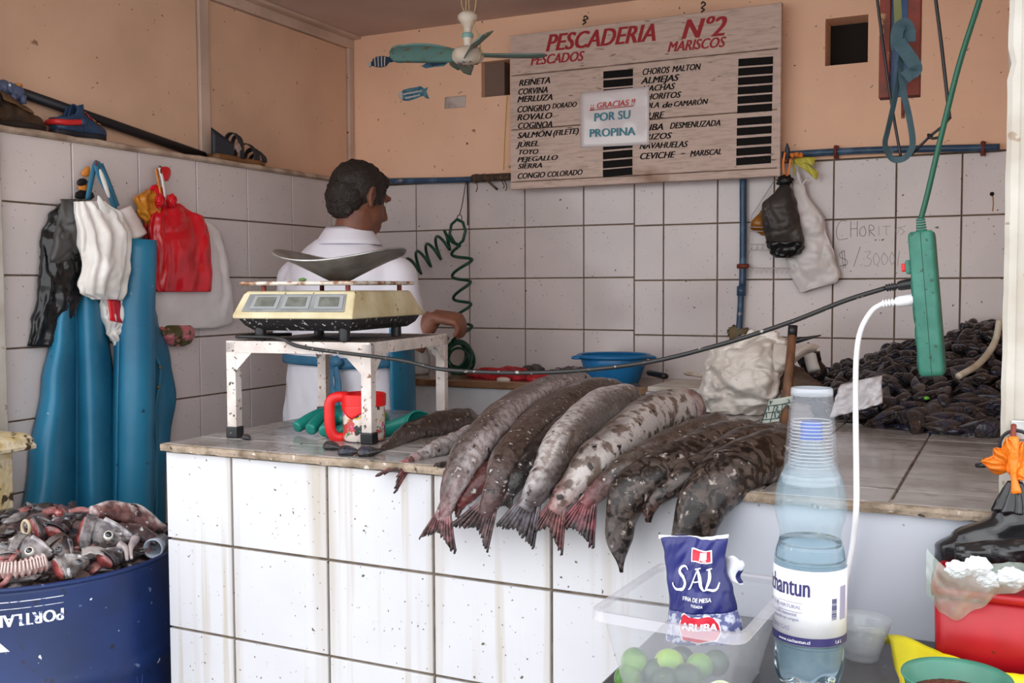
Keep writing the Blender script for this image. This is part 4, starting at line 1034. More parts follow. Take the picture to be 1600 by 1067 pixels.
# apron ties
m_tie = M('blue_apron_tie', (.045, .17, .29), .5, c2=(.03, .12, .22), sc2=16, bump=(50, .3))
ca = MB()
def ring(z0, a0, a1, wd, out, name, n=30, zf=lambda u: 0):
    def f(u, v):
        a = lerp(a0, a1, u)
        return V((MX+(.219+out)*math.copysign(abs(math.cos(a))**.87, math.cos(a)), MY-.003+(.157+out)*math.copysign(abs(math.sin(a))**.87, math.sin(a)), z0+zf(u)+(v-.5)*wd))
    return MB().grid(f, n, 3).build(name, m_tie, man, solid=.004)
ring(1.045, -PI*.98, -PI*.44, .030, .004, 'apron_tie', zf=lambda u: -.010*u)
ring(1.030, -PI*.46, PI*.02, .036, .004, 'apron_tie', zf=lambda u: .006*u)
def side(u, v):
    a = lerp(-.40, .75, u); r = 1+.05*v
    return V((MX+(.230)*r*math.copysign(abs(math.cos(a))**.87, math.cos(a)), MY-.003+.165*r*math.copysign(abs(math.sin(a))**.87, math.sin(a)), lerp(1.16, .42, v)))
MB().grid(side, 16, 20).build('apron_skirt', m_apron, man, solid=.004)
kx = at(524, 566, Y=MY-.17)
MB().ball(kx, (.026, .015, .020), 18, 12, lambda d, p: p*(1+.3*N(d*3, 1, 9))).build('apron_knot', m_tie, man)
for (x1, y1, x2, y2, wd) in ((528, 600, 520, 650, .03), (517, 600, 526, 640, .022)):
    P = spline([kx, at(x1, y1, Y=MY-.19), at(x2, y2, Y=MY-.20)], 12)
    MB().grid(lambda u, v, P=P, wd=wd: P[int(round(u*11))]+V(((v-.5)*wd*(.6+.5*u), -.004*math.sin(6*u), 0)), 11, 3).build('apron_tie', m_tie, man, solid=.003)
MB().ball(at(632, 566, Y=MY-.15), .005, 10, 6).build('rivet', M('brass_rivet', (.5, .4, .2), .4, metal=.8), man)
shoe = M('white_rubber_boot', (.6, .6, .6), .5)
for s in (-1, 1):
    mb = MB(); mb.tube([V((MX+s*.10, MY, .32)), V((MX+s*.10, MY, .07))], lambda t: lerp(.062, .056, t), 16); mb.tube([V((MX+s*.10, MY-.05, .052)), V((MX+s*.105, MY+.07, .048)), V((MX+s*.11, MY+.19, .040))], lambda t: lerp(.052, .040, t), 14)
    fuse(mb, 'boot', shoe, .008, 4, man)

# ------------------------------------------------------------------ steel stand and scale
ST = frame((-1.615, 1.828, TOP), (.992, .127, 0), z=(0, 0, 1))
sp3 = lambda x, y, z: ST @ V((x, y, z))
SW, SD, SHt = .364, .44, .222
stand = thing('scale_stand', 'white painted steel stand with stained legs under the scale', 'stand', sp3(SW/2, SD/2, 0))
def sbox(a, b, name, mat, par, bevel=.001, mbx=None):
    m_ = MB().box2(a, b).xf(ST); return m_.build(name, mat, par, smooth=False, bevel=bevel)
for (a, b) in (((0, 0, SHt-.027), (SW, .004, SHt)), ((0, SD-.004, SHt-.027), (SW, SD, SHt)), ((0, 0, SHt-.027), (.004, SD, SHt)), ((SW-.004, 0, SHt-.027), (SW, SD, SHt))):
    sbox(a, b, 'rail', m_stand, stand)
m_grit = M('dark_gritty_tray', (.05, .04, .035), .6, c2=(.16, .13, .10), sc2=60, specks=[((.55, .5, .45), 90, .66, .7)], bump=(90, .9, .004))
sbox((.004, .004, SHt-.006), (SW-.004, SD-.004, SHt-.001), 'tray', m_grit, stand)
LW = .024
for ix, x in enumerate((0, SW-LW)):
    for iy, y in enumerate((0, SD-LW)):
        lg = sbox((x, y, .018), (x+LW, y+LW, SHt-.003), 'leg', m_stand, stand)
        f = MB().box2((x-.003, y-.003, 0), (x+LW+.003, y+LW+.003, .026)).xf(ST).build('rubber_foot', m_black, lg, smooth=False, bevel=.003)
        for dr in (0, 1):
            sx = 1 if ix == 0 else -1; sy = 1 if iy == 0 else -1; L = .042
            if dr == 0:
                x0 = x+LW if ix == 0 else x; yy = y+.001 if iy == 0 else y+LW-.003
                tri = [(x0, SHt-.027), (x0+sx*L, SHt-.027), (x0, SHt-.027-L)]
                m_ = MB().add([(p, yy, q) for p, q in tri]+[(p, yy+.002, q) for p, q in tri], [(0, 1, 2), (5, 4, 3), (0, 3, 4, 1), (1, 4, 5, 2), (2, 5, 3, 0)])
                mm = MB(); mm.add([(p, yy, q) for p, q in tri]+[(p, yy+.002, q) for p, q in tri], [(0, 1, 2), (5, 4, 3), (0, 3, 4, 1), (1, 4, 5, 2), (2, 5, 3, 0)])
            else:
                y0 = y+LW if iy == 0 else y; xx = x+.001 if ix == 0 else x+LW-.003
                tri = [(y0, SHt-.027), (y0+sy*L, SHt-.027), (y0, SHt-.027-L)]
                mm = MB(); mm.add([(xx, p, q) for p, q in tri]+[(xx+.002, p, q) for p, q in tri], [(0, 1, 2), (5, 4, 3), (0, 3, 4, 1), (1, 4, 5, 2), (2, 5, 3, 0)])
            mm.xf(ST).build('gusset', m_stand, stand, smooth=False)

scale = thing('weighing_scale', 'dirty cream and black electronic scale with a metal scoop pan on the stand', 'scale', sp3(SW/2, SD/2, SHt))
m_cream = M('yellowed_cream_plastic', (.62, .55, .36), .45, c2=(.46, .37, .20), sc2=12, specks=[((.16, .08, .03), 50, .68, .72), ((.30, .18, .08), 12, .66, .74)])
m_blkbase = M('speckled_black_base', (.018, .017, .018), .5, specks=[((.6, .58, .55), 110, .64, .69), ((.3, .28, .26), 60, .68, .72)], bump=(60, .4))
zb = SHt+.022
def srect(x0, x1, y0, y1, z): return [sp3(x0, y0, z), sp3(x1, y0, z), sp3(x1, y1, z), sp3(x0, y1, z)]
MB().loft([srect(.045, .292, .045, .350, zb), srect(.030, .305, .030, .372, zb+.012), srect(.022, .312, .016, .385, zb+.028)]).build('base', m_blkbase, scale, smooth=False, bevel=.003)
MB().loft([srect(.014, .318, .006, .395, zb+.028), srect(.014, .318, .006, .395, zb+.036), srect(.026, .308, .040, .335, zb+.088), srect(.030, .304, .046, .330, zb+.090)]).build('housing', m_cream, scale, smooth=False, bevel=.003)
# front panel follows the sloping face
fa, fb = V((.006, zb+.036, 0)), V((.040, zb+.088, 0))
def face(u, v, o=0):       # u across 0..1, v up 0..1
    y = lerp(.006, .040, v)-.001-o; z = lerp(zb+.036, zb+.088, v)+.0006+o*.65; x = lerp(.014+.012*v, .318-.010*v, u)
    return sp3(x, y, z)
def fpanel(u0, u1, v0, v1, o, name, mat, par):
    return MB().grid(lambda a, b: face(lerp(u0, u1, a), lerp(v0, v1, b), o), 4, 2).build(name, mat, par, smooth=False, solid=.0012)
m_disp = M('grey_display_panel', (.25, .26, .26), .25, c2=(.18, .19, .19), sc2=18, coat=.4); m_lcd = M('lcd_window', (.10, .11, .095), .15, c2=(.17, .18, .155), sc2=40, coat=.6); m_frame_ = M('display_frame', (.27, .28, .28), .3)
dp = fpanel(.07, .93, .14, .88, .0008, 'display_panel', m_disp, scale)
for u0, u1 in ((.15, .36), (.42, .63), (.70, .91)):
    fpanel(u0-.02, u1+.005, .24, .80, .0022, 'window_frame', m_frame_, dp); fpanel(u0+.015, u1-.03, .34, .72, .0038, 'window', m_lcd, dp)
for x in (.06, .275):
    for y in (.05, .32):
        MB().cyl(sp3(x, y, SHt), sp3(x, y, zb+.006), .013, 14).build('foot', m_black, scale, auto=40)
        MB().cyl(sp3(x+.01, y+.0, zb+.086), sp3(x+.01, y, zb+.104), .006, 10).build('post', m_rust, scale, auto=40)
m_plate = M('rusty_white_plate', (.66, .60, .52), .5, c2=(.25, .11, .05), sc2=34, rng=(.46, .58), specks=[((.10, .05, .03), 60, .66, .7)])
MB().loft([srect(.026, .308, .030, .350, zb+.103), srect(.022, .312, .026, .354, zb+.106), srect(.022, .312, .026, .354, zb+.110), srect(.026, .308, .030, .350, zb+.112)]).build('platform', m_plate, scale, smooth=False)
zp = zb+.1125; pc = (.190, .190)
def pan(u, v):
    a = 2*PI*u; r = v; ca, sa = math.cos(a), math.sin(a)
    rx, ry = .160, .140
    x, y = rx*ca*r, ry*sa*r
    z = .072*(max(0, r-.22)/.78)**1.12*(.58+.42*ca*ca)+.003*r+.001
    return sp3(pc[0]+x*(.50+.50*r**.6), pc[1]+y*(.5+.5*r**.6), zp+z)
MB().grid(lambda u, v: pan(u, max(v, .01)), 64, 18).build('scoop_pan', M('worn_steel_pan', (.36, .36, .35), .42, metal=.75, c2=(.22, .22, .21), sc2=14, specks=[((.8, .78, .72), 40, .69, .73)]), scale, solid=.0025)
MB().tube([pan(k/64, 1.0) for k in range(64)], .0026, 6, loop=True).build('pan_rim', m_steel, scale)
MB().ball(sp3(.165, .060, zp+.003), (.010, .006, .004), 10, 8, lambda d, p: p*(1+.4*N(d*4))).build('herb_bit', M('green_herb', (.10, .20, .04), .6), scale)

# black power cable from the scale to the socket strip
SX = lambda x, y, Y=1.90: at(x, y, Y=Y)
pl_b = SX(1384, 450)
ca_ = tag(MB().tube(spline([sp3(.05, .20, SHt+.006), sp3(.005, .10, SHt+.008), sp3(.01, .03, SHt+.008), sp3(.09, .02, SHt+.008), sp3(.15, -.006, SHt+.006), sp3(.21, -.012, SHt-.012), at(620, 562, Y=1.86), at(700, 578, Y=1.86), at(850, 582, Y=1.86), at(1000, 568, Y=1.87), at(1120, 540, Y=1.88), at(1230, 505, Y=1.89), at(1320, 470, Y=1.895), pl_b], 130), .0042, 8).build('power_cable', M('black_cable', (.018, .017, .017), .4, specks=[((.3, .28, .25), 80, .64, .7)])), 'black power cable running from the scale across the fish to the green strip', 'cable')

# red jug with a printed wrap, behind the front right leg of the stand
JC = at(566, 691, Z=TOP); JC.y += .030; JC.x -= .015; JC = V((JC.x, JC.y, TOP))
jug = thing('red_jug', 'red plastic jug with handle and colourful dirty print behind the stand leg', 'jug', JC)
m_jred = M('red_plastic', (.62, .012, .012), .35)
m_jpr = M('colourful_print', (.60, .52, .46), .35, c2=(.42, .05, .04), sc2=40, rng=(.52, .56), specks=[((.55, .36, .04), 34, .60, .62), ((.03, .03, .03), 30, .58, .60), ((.05, .22, .10), 44, .64, .66), ((.65, .06, .22), 24, .62, .64)])
jr = .047
MB().lathe(JC, [(0, .002), (jr*.96, .002), (jr, .008), (jr, .080), (jr*.97, .082)], 32).build('body', m_jpr, jug, auto=40)
MB().lathe(JC, [(jr*.98, .078), (jr*1.05, .079), (jr*1.06, .104), (jr*1.0, .106), (jr*.94, .104), (jr*.92, .06), (0, .058)], 32).build('collar', m_jred, jug, auto=40)
hd = V((-.80, -.60, 0)).normalized()
hpnt = lambda r, z: JC+hd*r+V((0, 0, z))
MB().tube(spline([hpnt(.035, .098), hpnt(.060, .098), hpnt(.074, .088), hpnt(.076, .060), hpnt(.074, .026), hpnt(.064, .009), hpnt(.046, .006)], 30), .0095, 10, flat=1.25).build('handle', m_jred, jug)
tri = [hpnt(.049, .082)+V((-.012, .015, 0)), JC+V((.022, -.044, .082)), JC+V((.004, -.049, .052))]
MB().grid(lambda u, v: JC+V((.0492*math.cos(lerp(-2.5, -1.0, u)), .0492*math.sin(lerp(-2.5, -1.0, u)), .081-.030*v*(1-abs(u-.62)*1.5))), 14, 5).build('spout_panel', m_jred, jug, solid=.001)

# green rubber gloves
m_glove = M('green_rubber_glove', (.012, .20, .16), .32, c2=(.010, .15, .12), sc2=16)
def glove(name, label, tips, palm, cuff, Yo=0):
    t = thing(name, label, 'glove', cuff)
    mb = MB()
    for pts, r in tips: mb.tube(spline(pts, 10), lambda u, r=r: r*(1-.12*u), 10)
    for i, (p, r) in enumerate(palm): mb.ball(p, r, 16, 10)
    fuse(mb, 'glove_hand', m_glove, .004, 4, t)
    return t
G = lambda x, y, z: (lambda p: V((p.x, p.y, TOP+z)))(at(x, y, Z=TOP+z))
g1 = glove('rubber_glove', 'green rubber glove lying palm down left of the red jug', [
    ([G(545, 646, .040), G(500, 648, .040), G(462, 668, .016)], .0170), ([G(548, 652, .038), G(508, 652, .040), G(484, 672, .017)], .0175), ([G(552, 658, .036), G(526, 654, .040), G(506, 675, .018)], .0175),
    ([G(556, 664, .030), G(540, 668, .026), G(526, 677, .014)], .0135), ([G(556, 650, .040), G(540, 640, .050), G(516, 641, .048)], .013)],
    [(G(556, 655, .034), (.030, .045, .030)), (G(580, 655, .032), (.045, .045, .028))], G(556, 660, 0))
g2 = thing('rubber_glove', 'green rubber glove cuff lying open right of the red jug', 'glove', G(625, 668, 0))
P0, P1 = G(590, 668, .026), G(655, 660, .030)
def cuf(u, v):
    c = P0.lerp(P1, v); a = 2*PI*u; R_ = lerp(.026, .044, v)
    return V((c.x+R_*.35*math.cos(a)*.5, c.y+R_*1.0*math.cos(a), TOP+.002+R_*.62+.62*R_*math.sin(a)*(1+.15*math.sin(2*a+v*3))))
MB().grid(cuf, 28, 14).build('cuff', m_glove, g2, solid=.002)
MB().tube([cuf(k/28, 1.0) for k in range(28)], .003, 6, loop=True).build('cuff_rim', m_glove, g2)

# ------------------------------------------------------------------ socket strip, plugs, cords
m_green = M('green_plastic', (.025, .15, .105), .5, c2=(.045, .20, .145), sc2=30, specks=[((.02, .08, .05), 90, .64, .68), ((.6, .7, .62), 28, .74, .76)])
A_, B_ = SX(1440, 362), SX(1458, 586)
axz = (A_-B_).normalized(); SF = frame((A_+B_)/2, (1, 0, 0), z=axz); Ls = (A_-B_).length
ps = thing('power_strip', 'green power strip hanging vertically from its cord above the counter', 'power strip', (A_+B_)/2)
def rrect(w_, d_, r, z, n=5):
    out = []
    for cx, cy, a0 in ((w_-r, d_-r, 0), (-w_+r, d_-r, PI/2), (-w_+r, -d_+r, PI), (w_-r, -d_+r, PI*1.5)):
        for k in range(n): out.append(V((cx+r*math.cos(a0+PI/2*k/(n-1)), cy+r*math.sin(a0+PI/2*k/(n-1)), z)))
    return [SF @ p for p in out]
hw_ = .0205
for s0, s1 in ((-1, -.04), (.04, 1)):
    pass
MB().loft([rrect(hw_*.78, .026, .006, -Ls/2), rrect(hw_*.95, .029, .007, -Ls/2+.003), rrect(hw_, .030, .007, -Ls/2+.010), rrect(hw_, .030, .007, Ls/2-.010), rrect(hw_*.95, .029, .007, Ls/2-.003), rrect(hw_*.78, .026, .006, Ls/2)]).build('housing', m_green, ps, auto=50)
MB().box((0, 0, 0), (.0012, .0605, Ls*.985)).xf(SF).build('seam', M('dark_seam', (.01, .06, .04), .6), ps, smooth=False)
MB().box((-hw_-.004, 0, Ls/2-.058), (.010, .026, .024)).xf(SF).build('switch_housing', m_green, ps, smooth=False, bevel=.003)
MB().box((-hw_-.012, 0, Ls/2-.058), (.008, .016, .014)).xf(SF).build('switch', m_jred, ps, smooth=False, bevel=.002)
for k in range(4):
    MB().lathe((0, 0, 0), [(.017, .0), (.019, .001), (.0195, .003)], 20, Matrix.Rotation(-PI/2, 3, 'Y')).xf(Matrix.Translation((-hw_+.001, 0, Ls/2-.092-.044*k))).xf(SF).build('socket', m_green, ps)
gr_ = MB()
for k in range(5): gr_.lathe((0, 0, Ls/2+.001+.0045*k), [(.0, 0), (.0088-.0004*k, 0), (.0088-.0004*k, .003), (0, .003)], 14)
gr_.xf(SF).build('cord_grip', m_green, ps)
top_a = SF @ V((0, 0, Ls/2+.02))
MB().tube(spline([top_a, SX(1450, 300), SX(1470, 215), SX(1499, 100), SX(1529, 5), SX(1560, -100), V((SX(1580, -160).x, 1.92, ZC-.002))], 50), .0048, 10).build('cord', M('green_cord', (.006, .085, .048), .35), ps)
def plug(name, label, x0, y0, x1, y1, mat, r):
    a, b = SX(x0, y0), SX(x1, y1); t = thing(name, label, 'plug', b); d = (b-a)
    MB().tube([a.lerp(b, .40), a.lerp(b, .5), a.lerp(b, .75), a.lerp(b, 1)], lambda u: r*(.72 if u < .1 else lerp(.85, 1.0, u)), 14, flat=.9).build('plug_body', mat, t, auto=50)
    m_ = MB()
    for k in range(4): m_.tube([a.lerp(b, .02+.09*k), a.lerp(b, .075+.09*k)], r*.62, 12)
    m_.tube([a, a.lerp(b, .42)], r*.42, 10); m_.build('strain_relief', mat, t, auto=50)
m_plw = M('white_plug_plastic', (.80, .79, .82), .35)
plug('black_plug', 'black plug in the upper socket of the green strip', 1384, 450, 1431, 442, m_black, .0105)
plug('white_plug', 'white plug in the lower socket of the green strip', 1378, 475, 1432, 467, m_plw, .0115)
wc = [SX(1380, 474), SX(1362, 486, 1.89), SX(1345, 516, 1.88), SX(1338, 560, 1.86), SX(1337, 640, 1.80), SX(1338, 730, 1.72), SX(1338, 790, 1.683), at(1334, 840, Y=1.69), at(1326, 890, Y=1.695), at(1319, 930, Y=1.70), at(1318, 968, Y=1.70)]
tag(MB().tube(spline(wc, 90), .0048, 10).build('white_cable', m_plw), 'white cable arching from the strip down the front of the counter', 'cable')

# strap, cords and rusty hanger below the ceiling on the right
YS = 2.45
hg = thing('strap_hanger', 'rusty red and blue steel channel hanging from the ceiling at the right', 'hanger', at(1405, 150, Y=YS+.06))
hz = at(1405, 152, Y=YS+.06).z
h0, h1, h2, h3 = [at(x, 100, Y=YS+.06).x for x in (1374, 1391, 1418, 1438)]
MB().box2((h0, YS+.05, hz), (h1, YS+.085, ZC-.001)).build('flange', m_rust, hg, smooth=False, bevel=.002); MB().box2((h2, YS+.05, hz), (h3, YS+.085, ZC-.001)).build('flange', m_rust, hg, smooth=False, bevel=.002)
MB().box2((h1, YS+.07, hz+.004), (h2, YS+.084, ZC-.001)).build('web', M('chipped_blue_paint', (.03, .08, .20), .4, c2=(.06, .13, .25), sc2=22, specks=[((.3, .2, .12), 30, .66, .7)]), hg, smooth=False)
MB().tube([at(1411, 152, Y=YS+.07), at(1411, 185, Y=YS+.07)], .004, 8).build('pin', m_rust, hg)
m_str = M('grey_blue_strap', (.035, .085, .105), .6, c2=(.028, .065, .08), sc2=30, bump=(160, .35)); m_str2 = M('olive_strap', (.17, .18, .07), .6, bump=(160, .3))
stp = thing('hanging_strap', 'grey blue webbing strap knotted into a long loop hanging on the right', 'strap', at(1405, 250, Y=YS))
def ribbon(pts, wd, name, mat, par, n=40, twist=lambda u: 0, th=.0022):
    P = spline(pts, n)
    def f(u, v):
        i = min(int(round(u*(n-1))), n-1); t = (P[min(i+1, n-1)]-P[max(i-1, 0)]).normalized()
        a = twist(u); nn = V((math.sin(a), -math.cos(a), 0)); s = t.cross(nn)
        s = s.normalized() if s.length > 1e-4 else V((1, 0, 0))
        return P[i]+s*((v-.5)*wd)
    return MB().grid(f, n-1, 2).build(name, mat, par, smooth=False, solid=th)
S_ = lambda x, y, dy=0: at(x, y, Y=YS+dy)
ribbon([S_(1409, 60, -.01), S_(1407, 100, -.004), S_(1399, 150), S_(1388, 200), S_(1383, 226), S_(1392, 246), S_(1404, 250), S_(1418, 243), S_(1426, 224), S_(1421, 185, -.006), S_(1411, 140, -.006), S_(1406, 95, -.01)], .013, 'loop', m_str, stp, 60, lambda u: .9*math.sin(PI*u*2)*.4+.5)
ribbon([S_(1398, -60, .03), S_(1402, 0, .02), S_(1404, 45, .0)], .016, 'upper_band', m_str2, stp, 12)
ribbon([S_(1402, 78, -.012), S_(1401, 58, -.020), S_(1404, 44, -.024), S_(1414, 38, -.020), S_(1420, 48, -.012), S_(1421, 66, -.010)], .026, 'knot', m_str, stp, 30)
ribbon([S_(1404, 66, -.026), S_(1416, 82, -.032), S_(1428, 100, -.034), S_(1430, 110, -.026), S_(1422, 115, -.018), S_(1414, 122, -.016)], .028, 'loose_end', m_str, stp, 24)
ck = thing('thin_rope', 'thin black rope hanging in a knotted V behind the blue strap', 'rope', S_(1410, 248, .015))
mb = MB()
mb.tube(spline([S_(1362, -80, .02), S_(1372, 10, .02), S_(1384, 100, .02), S_(1396, 180, .02), S_(1408, 248, .015)], 30), .0035, 6)
mb.tube(spline([S_(1408, 248, .015), S_(1424, 241, .015), S_(1452, 214, .0), S_(1474, 196, .0), S_(1484, 184, 0)], 20), .0030, 6)
mb.tube(spline([S_(1484, 186, 0), S_(1480, 150, 0), S_(1471, 70, 0), S_(1461, -10, 0), S_(1452, -90, 0)], 30), .0042, 6)
mb.tube(spline([S_(1450, 210), S_(1456, 216, -.006), S_(1466, 215, -.004)], 10), .0032, 6); mb.ball(S_(1453, 213), .006, 8, 6); mb.ball(S_(1467, 215, -.003), .004, 8, 6)
mb.build('cord_run', m_black, ck)
# ------------------------------------------------------------------ fish on the counter
def proj(p):
    d = V(p)-V((0, 0, CAM_H)); z = d.dot(fw)
    return 800+FPX*d.dot(rt)/z, 533.5-FPX*d.dot(up)/z
m_fish = M('wet_fish_skin', (.3, .25, .22), .36, vcol=True, spec=.4, c2=(.50, .42, .385), sc2=70, rng=(.42, .60), specks=[((.42, .39, .37), 70, .64, .73), ((.018, .011, .009), 46, .62, .70), ((.55, .52, .50), 130, .70, .74)], bump=(150, .5, .004), coat=.15)
m_fish2 = M('blotched_fish_skin', (.3, .25, .22), .36, vcol=True, spec=.4, c2=(.32, .255, .22), sc2=40, rng=(.50, .58), specks=[((.018, .011, .009), 46, .62, .70), ((.55, .52, .50), 130, .70, .74)], bump=(150, .5, .004), coat=.15)
m_eel = M('mottled_eel_skin', (.2, .15, .12), .36, vcol=True, spec=.35, c2=(.13, .095, .08), sc2=44, rng=(.47, .55), dist=1.2, specks=[((.30, .25, .22), 62, .63, .69), ((.012, .009, .008), 30, .58, .64)], bump=(80, .4, .004), coat=.2)
m_fin = M('wet_fin', (.3, .1, .1), .32, vcol=True, c2=(.30, .24, .24), sc2=60, rng=(.42, .58), bump=(140, .6, .004), coat=.1)
m_flesh = M('dark_red_flesh', (.10, .018, .015), .3, c2=(.02, .006, .006), sc2=40, coat=.4)
BR, SL, DK, RD, PK, WH = (.070, .046, .037), (.34, .285, .275), (.022, .018, .018), (.17, .022, .022), (.30, .17, .16), (.50, .46, .45)
def mixc(a, b, t): t = max(0, min(1, t)); return tuple(x+(y-x)*t for x, y in zip(a, b))
def fish(label, ctl, rad, tail=None, roll=0.0, top=BR, low=SL, tailc=RD, eel=False, cutend=False, fin=False, slit=None, seed=0, flat=.92, name='hake', tipc=DK):
    P = [at(x, y, Y=Y) for x, y, Y in ctl]
    n = 46; S = spline(P, n)
    t_ = thing(name, label, 'fish', S[n//2], None)
    dk_ = lambda c, k: tuple(q*k for q in c)
    top, low, tailc = (dk_(top, .62), dk_(low, .70), dk_(tailc, .75)) if not eel else (dk_(top, .75), dk_(low, .70), dk_(tailc, .8))
    nr_ = len(rad)-1; rad = [r*(1 if eel else lerp(.86, .58, (i/nr_)**1.5)) for i, r in enumerate(rad)]
    rk = [(i/nr_, r) for i, r in enumerate(rad)]
    m = 26; rings = []; cols = []; o_ = V((0, -.45, .89)).normalized(); prev = None
    axes = []
    for i, p in enumerate(S):
        T = (S[min(i+1, n-1)]-S[max(i-1, 0)]).normalized()
        a = o_-T*o_.dot(T); a = a.normalized()
        if prev is not None: a = (prev*.5+a*.5); a = (a-T*a.dot(T)).normalized()
        prev = a; b = T.cross(a); u = i/(n-1); r = interp(rk, u)
        # smoother radius
        if i == 0: r *= .55
        if i == 1: r *= .85
        ring = []
        for j in range(m):
            th = 2*PI*j/m
            q = r*(1+.06*math.sin(2*th+seed)+.05*N((math.cos(th)*1.5, math.sin(th)*1.5, u*5+seed)))
            hh = flat+(.0 if eel else .10*u)
            pt = p+a*(q*math.cos(th)*hh)+b*(q*math.sin(th))
            pt += a*.0035*N((u*22, th*2, seed+9))
            ring.append(pt)
            k = math.cos(th-roll)
            nz_ = N((u*10, math.cos(th)*2.2, seed+math.sin(th)*2.2))
            nz2 = N((u*34, math.cos(th)*6, seed+math.sin(th)*6))
            if eel:
                c = mixc(top, low, .35+.9*nz2-.3*k); c = mixc(c, tailc, (u-.72)*1.6)
            else:
                c = mixc(low, top, .5+1.7*k+.75*nz_+.5*nz2); c = mixc(c, tailc, (u-.66)*2.2+.3*nz_); c = mixc(c, WH, .7*max(0, nz_*1.5-.35)*(1-u))
            cols.append(c)
        rings.append(ring); axes.append((T, a, b, r))
    MB().loft(rings).build('body', m_eel if eel else m_fish2 if cutend else m_fish, t_, cols=cols)
    if tail:
        tx, ty, tY, sp, L2 = tail
        sp *= 1.0; E = at(tx, ty, Y=tY); B = S[-1].lerp(S[-5], 1.0) if sp > .03 else S[-1]; D = E-B; Ln = D.length; D.normalize()
        a = axes[-1][1]; nrm = (V((0, -1, .15))-D*V((0, -1, .15)).dot(D)).normalized(); sd = D.cross(nrm)
        nu, nv = 40, 14; r0_ = axes[-5][3]*1.0 if sp > .03 else axes[-1][3]*.9; rr = random.Random(seed*7+1); fc = []
        jag = [rr.uniform(-.05, .05)+(.07 if k % 3 == 0 else 0) for k in range(nu+1)]
        def tf(u, v):
            s = (u-.5)*2; i = int(round(u*nu))
            ln = Ln*(1.06-L2*.9*(1-abs(s))**1.15-jag[i]*(v**4)*.9)
            w_ = lerp(r0_*.9, sp*.92, v**1.1)
            rib = .0016*math.sin(s*30)*(.3+v)
            p = B-D*.008+D*(ln*v)+sd*(s*w_*(1-.12*v*abs(s)))+nrm*(rib+.010*(1-abs(s))*(1-v)+.006*math.sin(s*3+seed)*v)
            c = mixc(tailc, tipc, (v-.45)*1.7+.45*N((s*3, v*3, seed))); c = mixc(c, PK, .75*max(0, N((s*5, v*2, seed+5)))*(1-v*.6)); c = mixc(c, WH, max(0, .35-v)*.9)
            fc.append(c); return p
        mb = MB().grid(tf, nu, nv); mb.build('tail_fin', m_fin, t_, solid=.0035, cols=fc)
    if fin:
        u0, u1, off = fin; mb = MB(); fc = []
        def ff(u, v):
            i = int(round(lerp(u0, u1, u)*(n-1))); T, a, b, r = axes[i]; d = (a*math.cos(off)+b*math.sin(off))
            k = (1-(2*u-1)**4)
            fc.append(mixc(top, DK, v)); return S[i]+d*(r*.92+.020*v*k*(1+.25*math.sin(u*50)))+T*(.012*v)
        mb.grid(ff, 24, 4).build('dorsal_fin', m_fin, t_, solid=.002, cols=fc)
    if slit:
        u0, u1, off, wd = slit
        def sf(u, v):
            i = int(round(lerp(u0, u1, u)*(n-1))); T, a, b, r = axes[i]; th = off+(v-.5)*wd*math.sin(PI*u)**.6
            return S[i]+a*(r*1.045*flat*math.cos(th))+b*(r*1.045*math.sin(th))
        MB().grid(sf, 26, 6).build('belly_cut', m_flesh, t_, solid=.002)
    if cutend:
        T, a, b, r = axes[0]; r = r/.55*.92; mb = MB(); rings = []
        for k, (q, d) in enumerate(((1.02, .018), (1.05, -.004), (.98, -.016), (.80, -.012), (.55, .006), (.1, .014))):
            rings.append([S[0]-T*d*-1*-1+a*(r*q*math.cos(2*PI*j/28)*flat)*(1+.06*N((j*.7, k, seed)))+b*(r*q*math.sin(2*PI*j/28))*(1+.06*N((j*.5, k, 3))) for j in range(28)])
        mb.loft(rings).build('cut_collar', M('ragged_cut_skin', (.16, .08, .075), .3, c2=(.40, .33, .31), sc2=40, coat=.4), t_)
    return t_
fish('slim brown fish lying flat behind the stand leg, leftmost on the counter', [(740, 652, 2.22), (690, 662, 2.1), (640, 677, 1.98), (607, 699, 1.85), (594, 706, 1.81)], [.030, .036, .032, .017, .011], (572, 712, 1.77, .022, .4), top=(.085, .060, .050), low=(.20, .15, .14), tailc=(.09, .06, .055), roll=.2, seed=1)
fish('silvery fish with a red forked tail just over the edge, under the big fish', [(745, 680, 1.98), (695, 699, 1.84), (655, 714, 1.76), (634, 724, 1.715)], [.032, .028, .019, .013], (598, 757, 1.672, .036, .62), top=BR, low=WH, tailc=(.32, .05, .045), roll=2.6, seed=2, slit=(.1, .6, .4, .5))
fish('small brown fish whose tail pokes out between the silvery fish and the leftmost big hake', [(760, 700, 1.92), (722, 714, 1.79), (700, 726, 1.715)], [.022, .020, .011], (684, 739, 1.69, .020, .3), tailc=(.15, .10, .08), seed=12)
fish('big grey brown hake, leftmost of the raised row, long pink tail', [(915, 594, 2.42), (862, 609, 2.22), (803, 642, 2.00), (742, 696, 1.745), (713, 746, 1.668), (699, 788, 1.650), (690, 812, 1.648)], [.034, .045, .053, .050, .038, .025, .019], (682, 856, 1.645, .052, .42), top=(.13, .095, .085), low=(.50, .44, .44), tailc=(.38, .16, .17), roll=.9, seed=3)
fish('dark red tail of a fish hanging between the leftmost big hakes', [(830, 690, 1.86), (770, 735, 1.725), (735, 768, 1.68), (716, 792, 1.665)], [.030, .031, .025, .017], (706, 806, 1.662, .018, .1), top=(.16, .05, .045), low=(.30, .07, .06), tailc=(.20, .03, .03), seed=4)
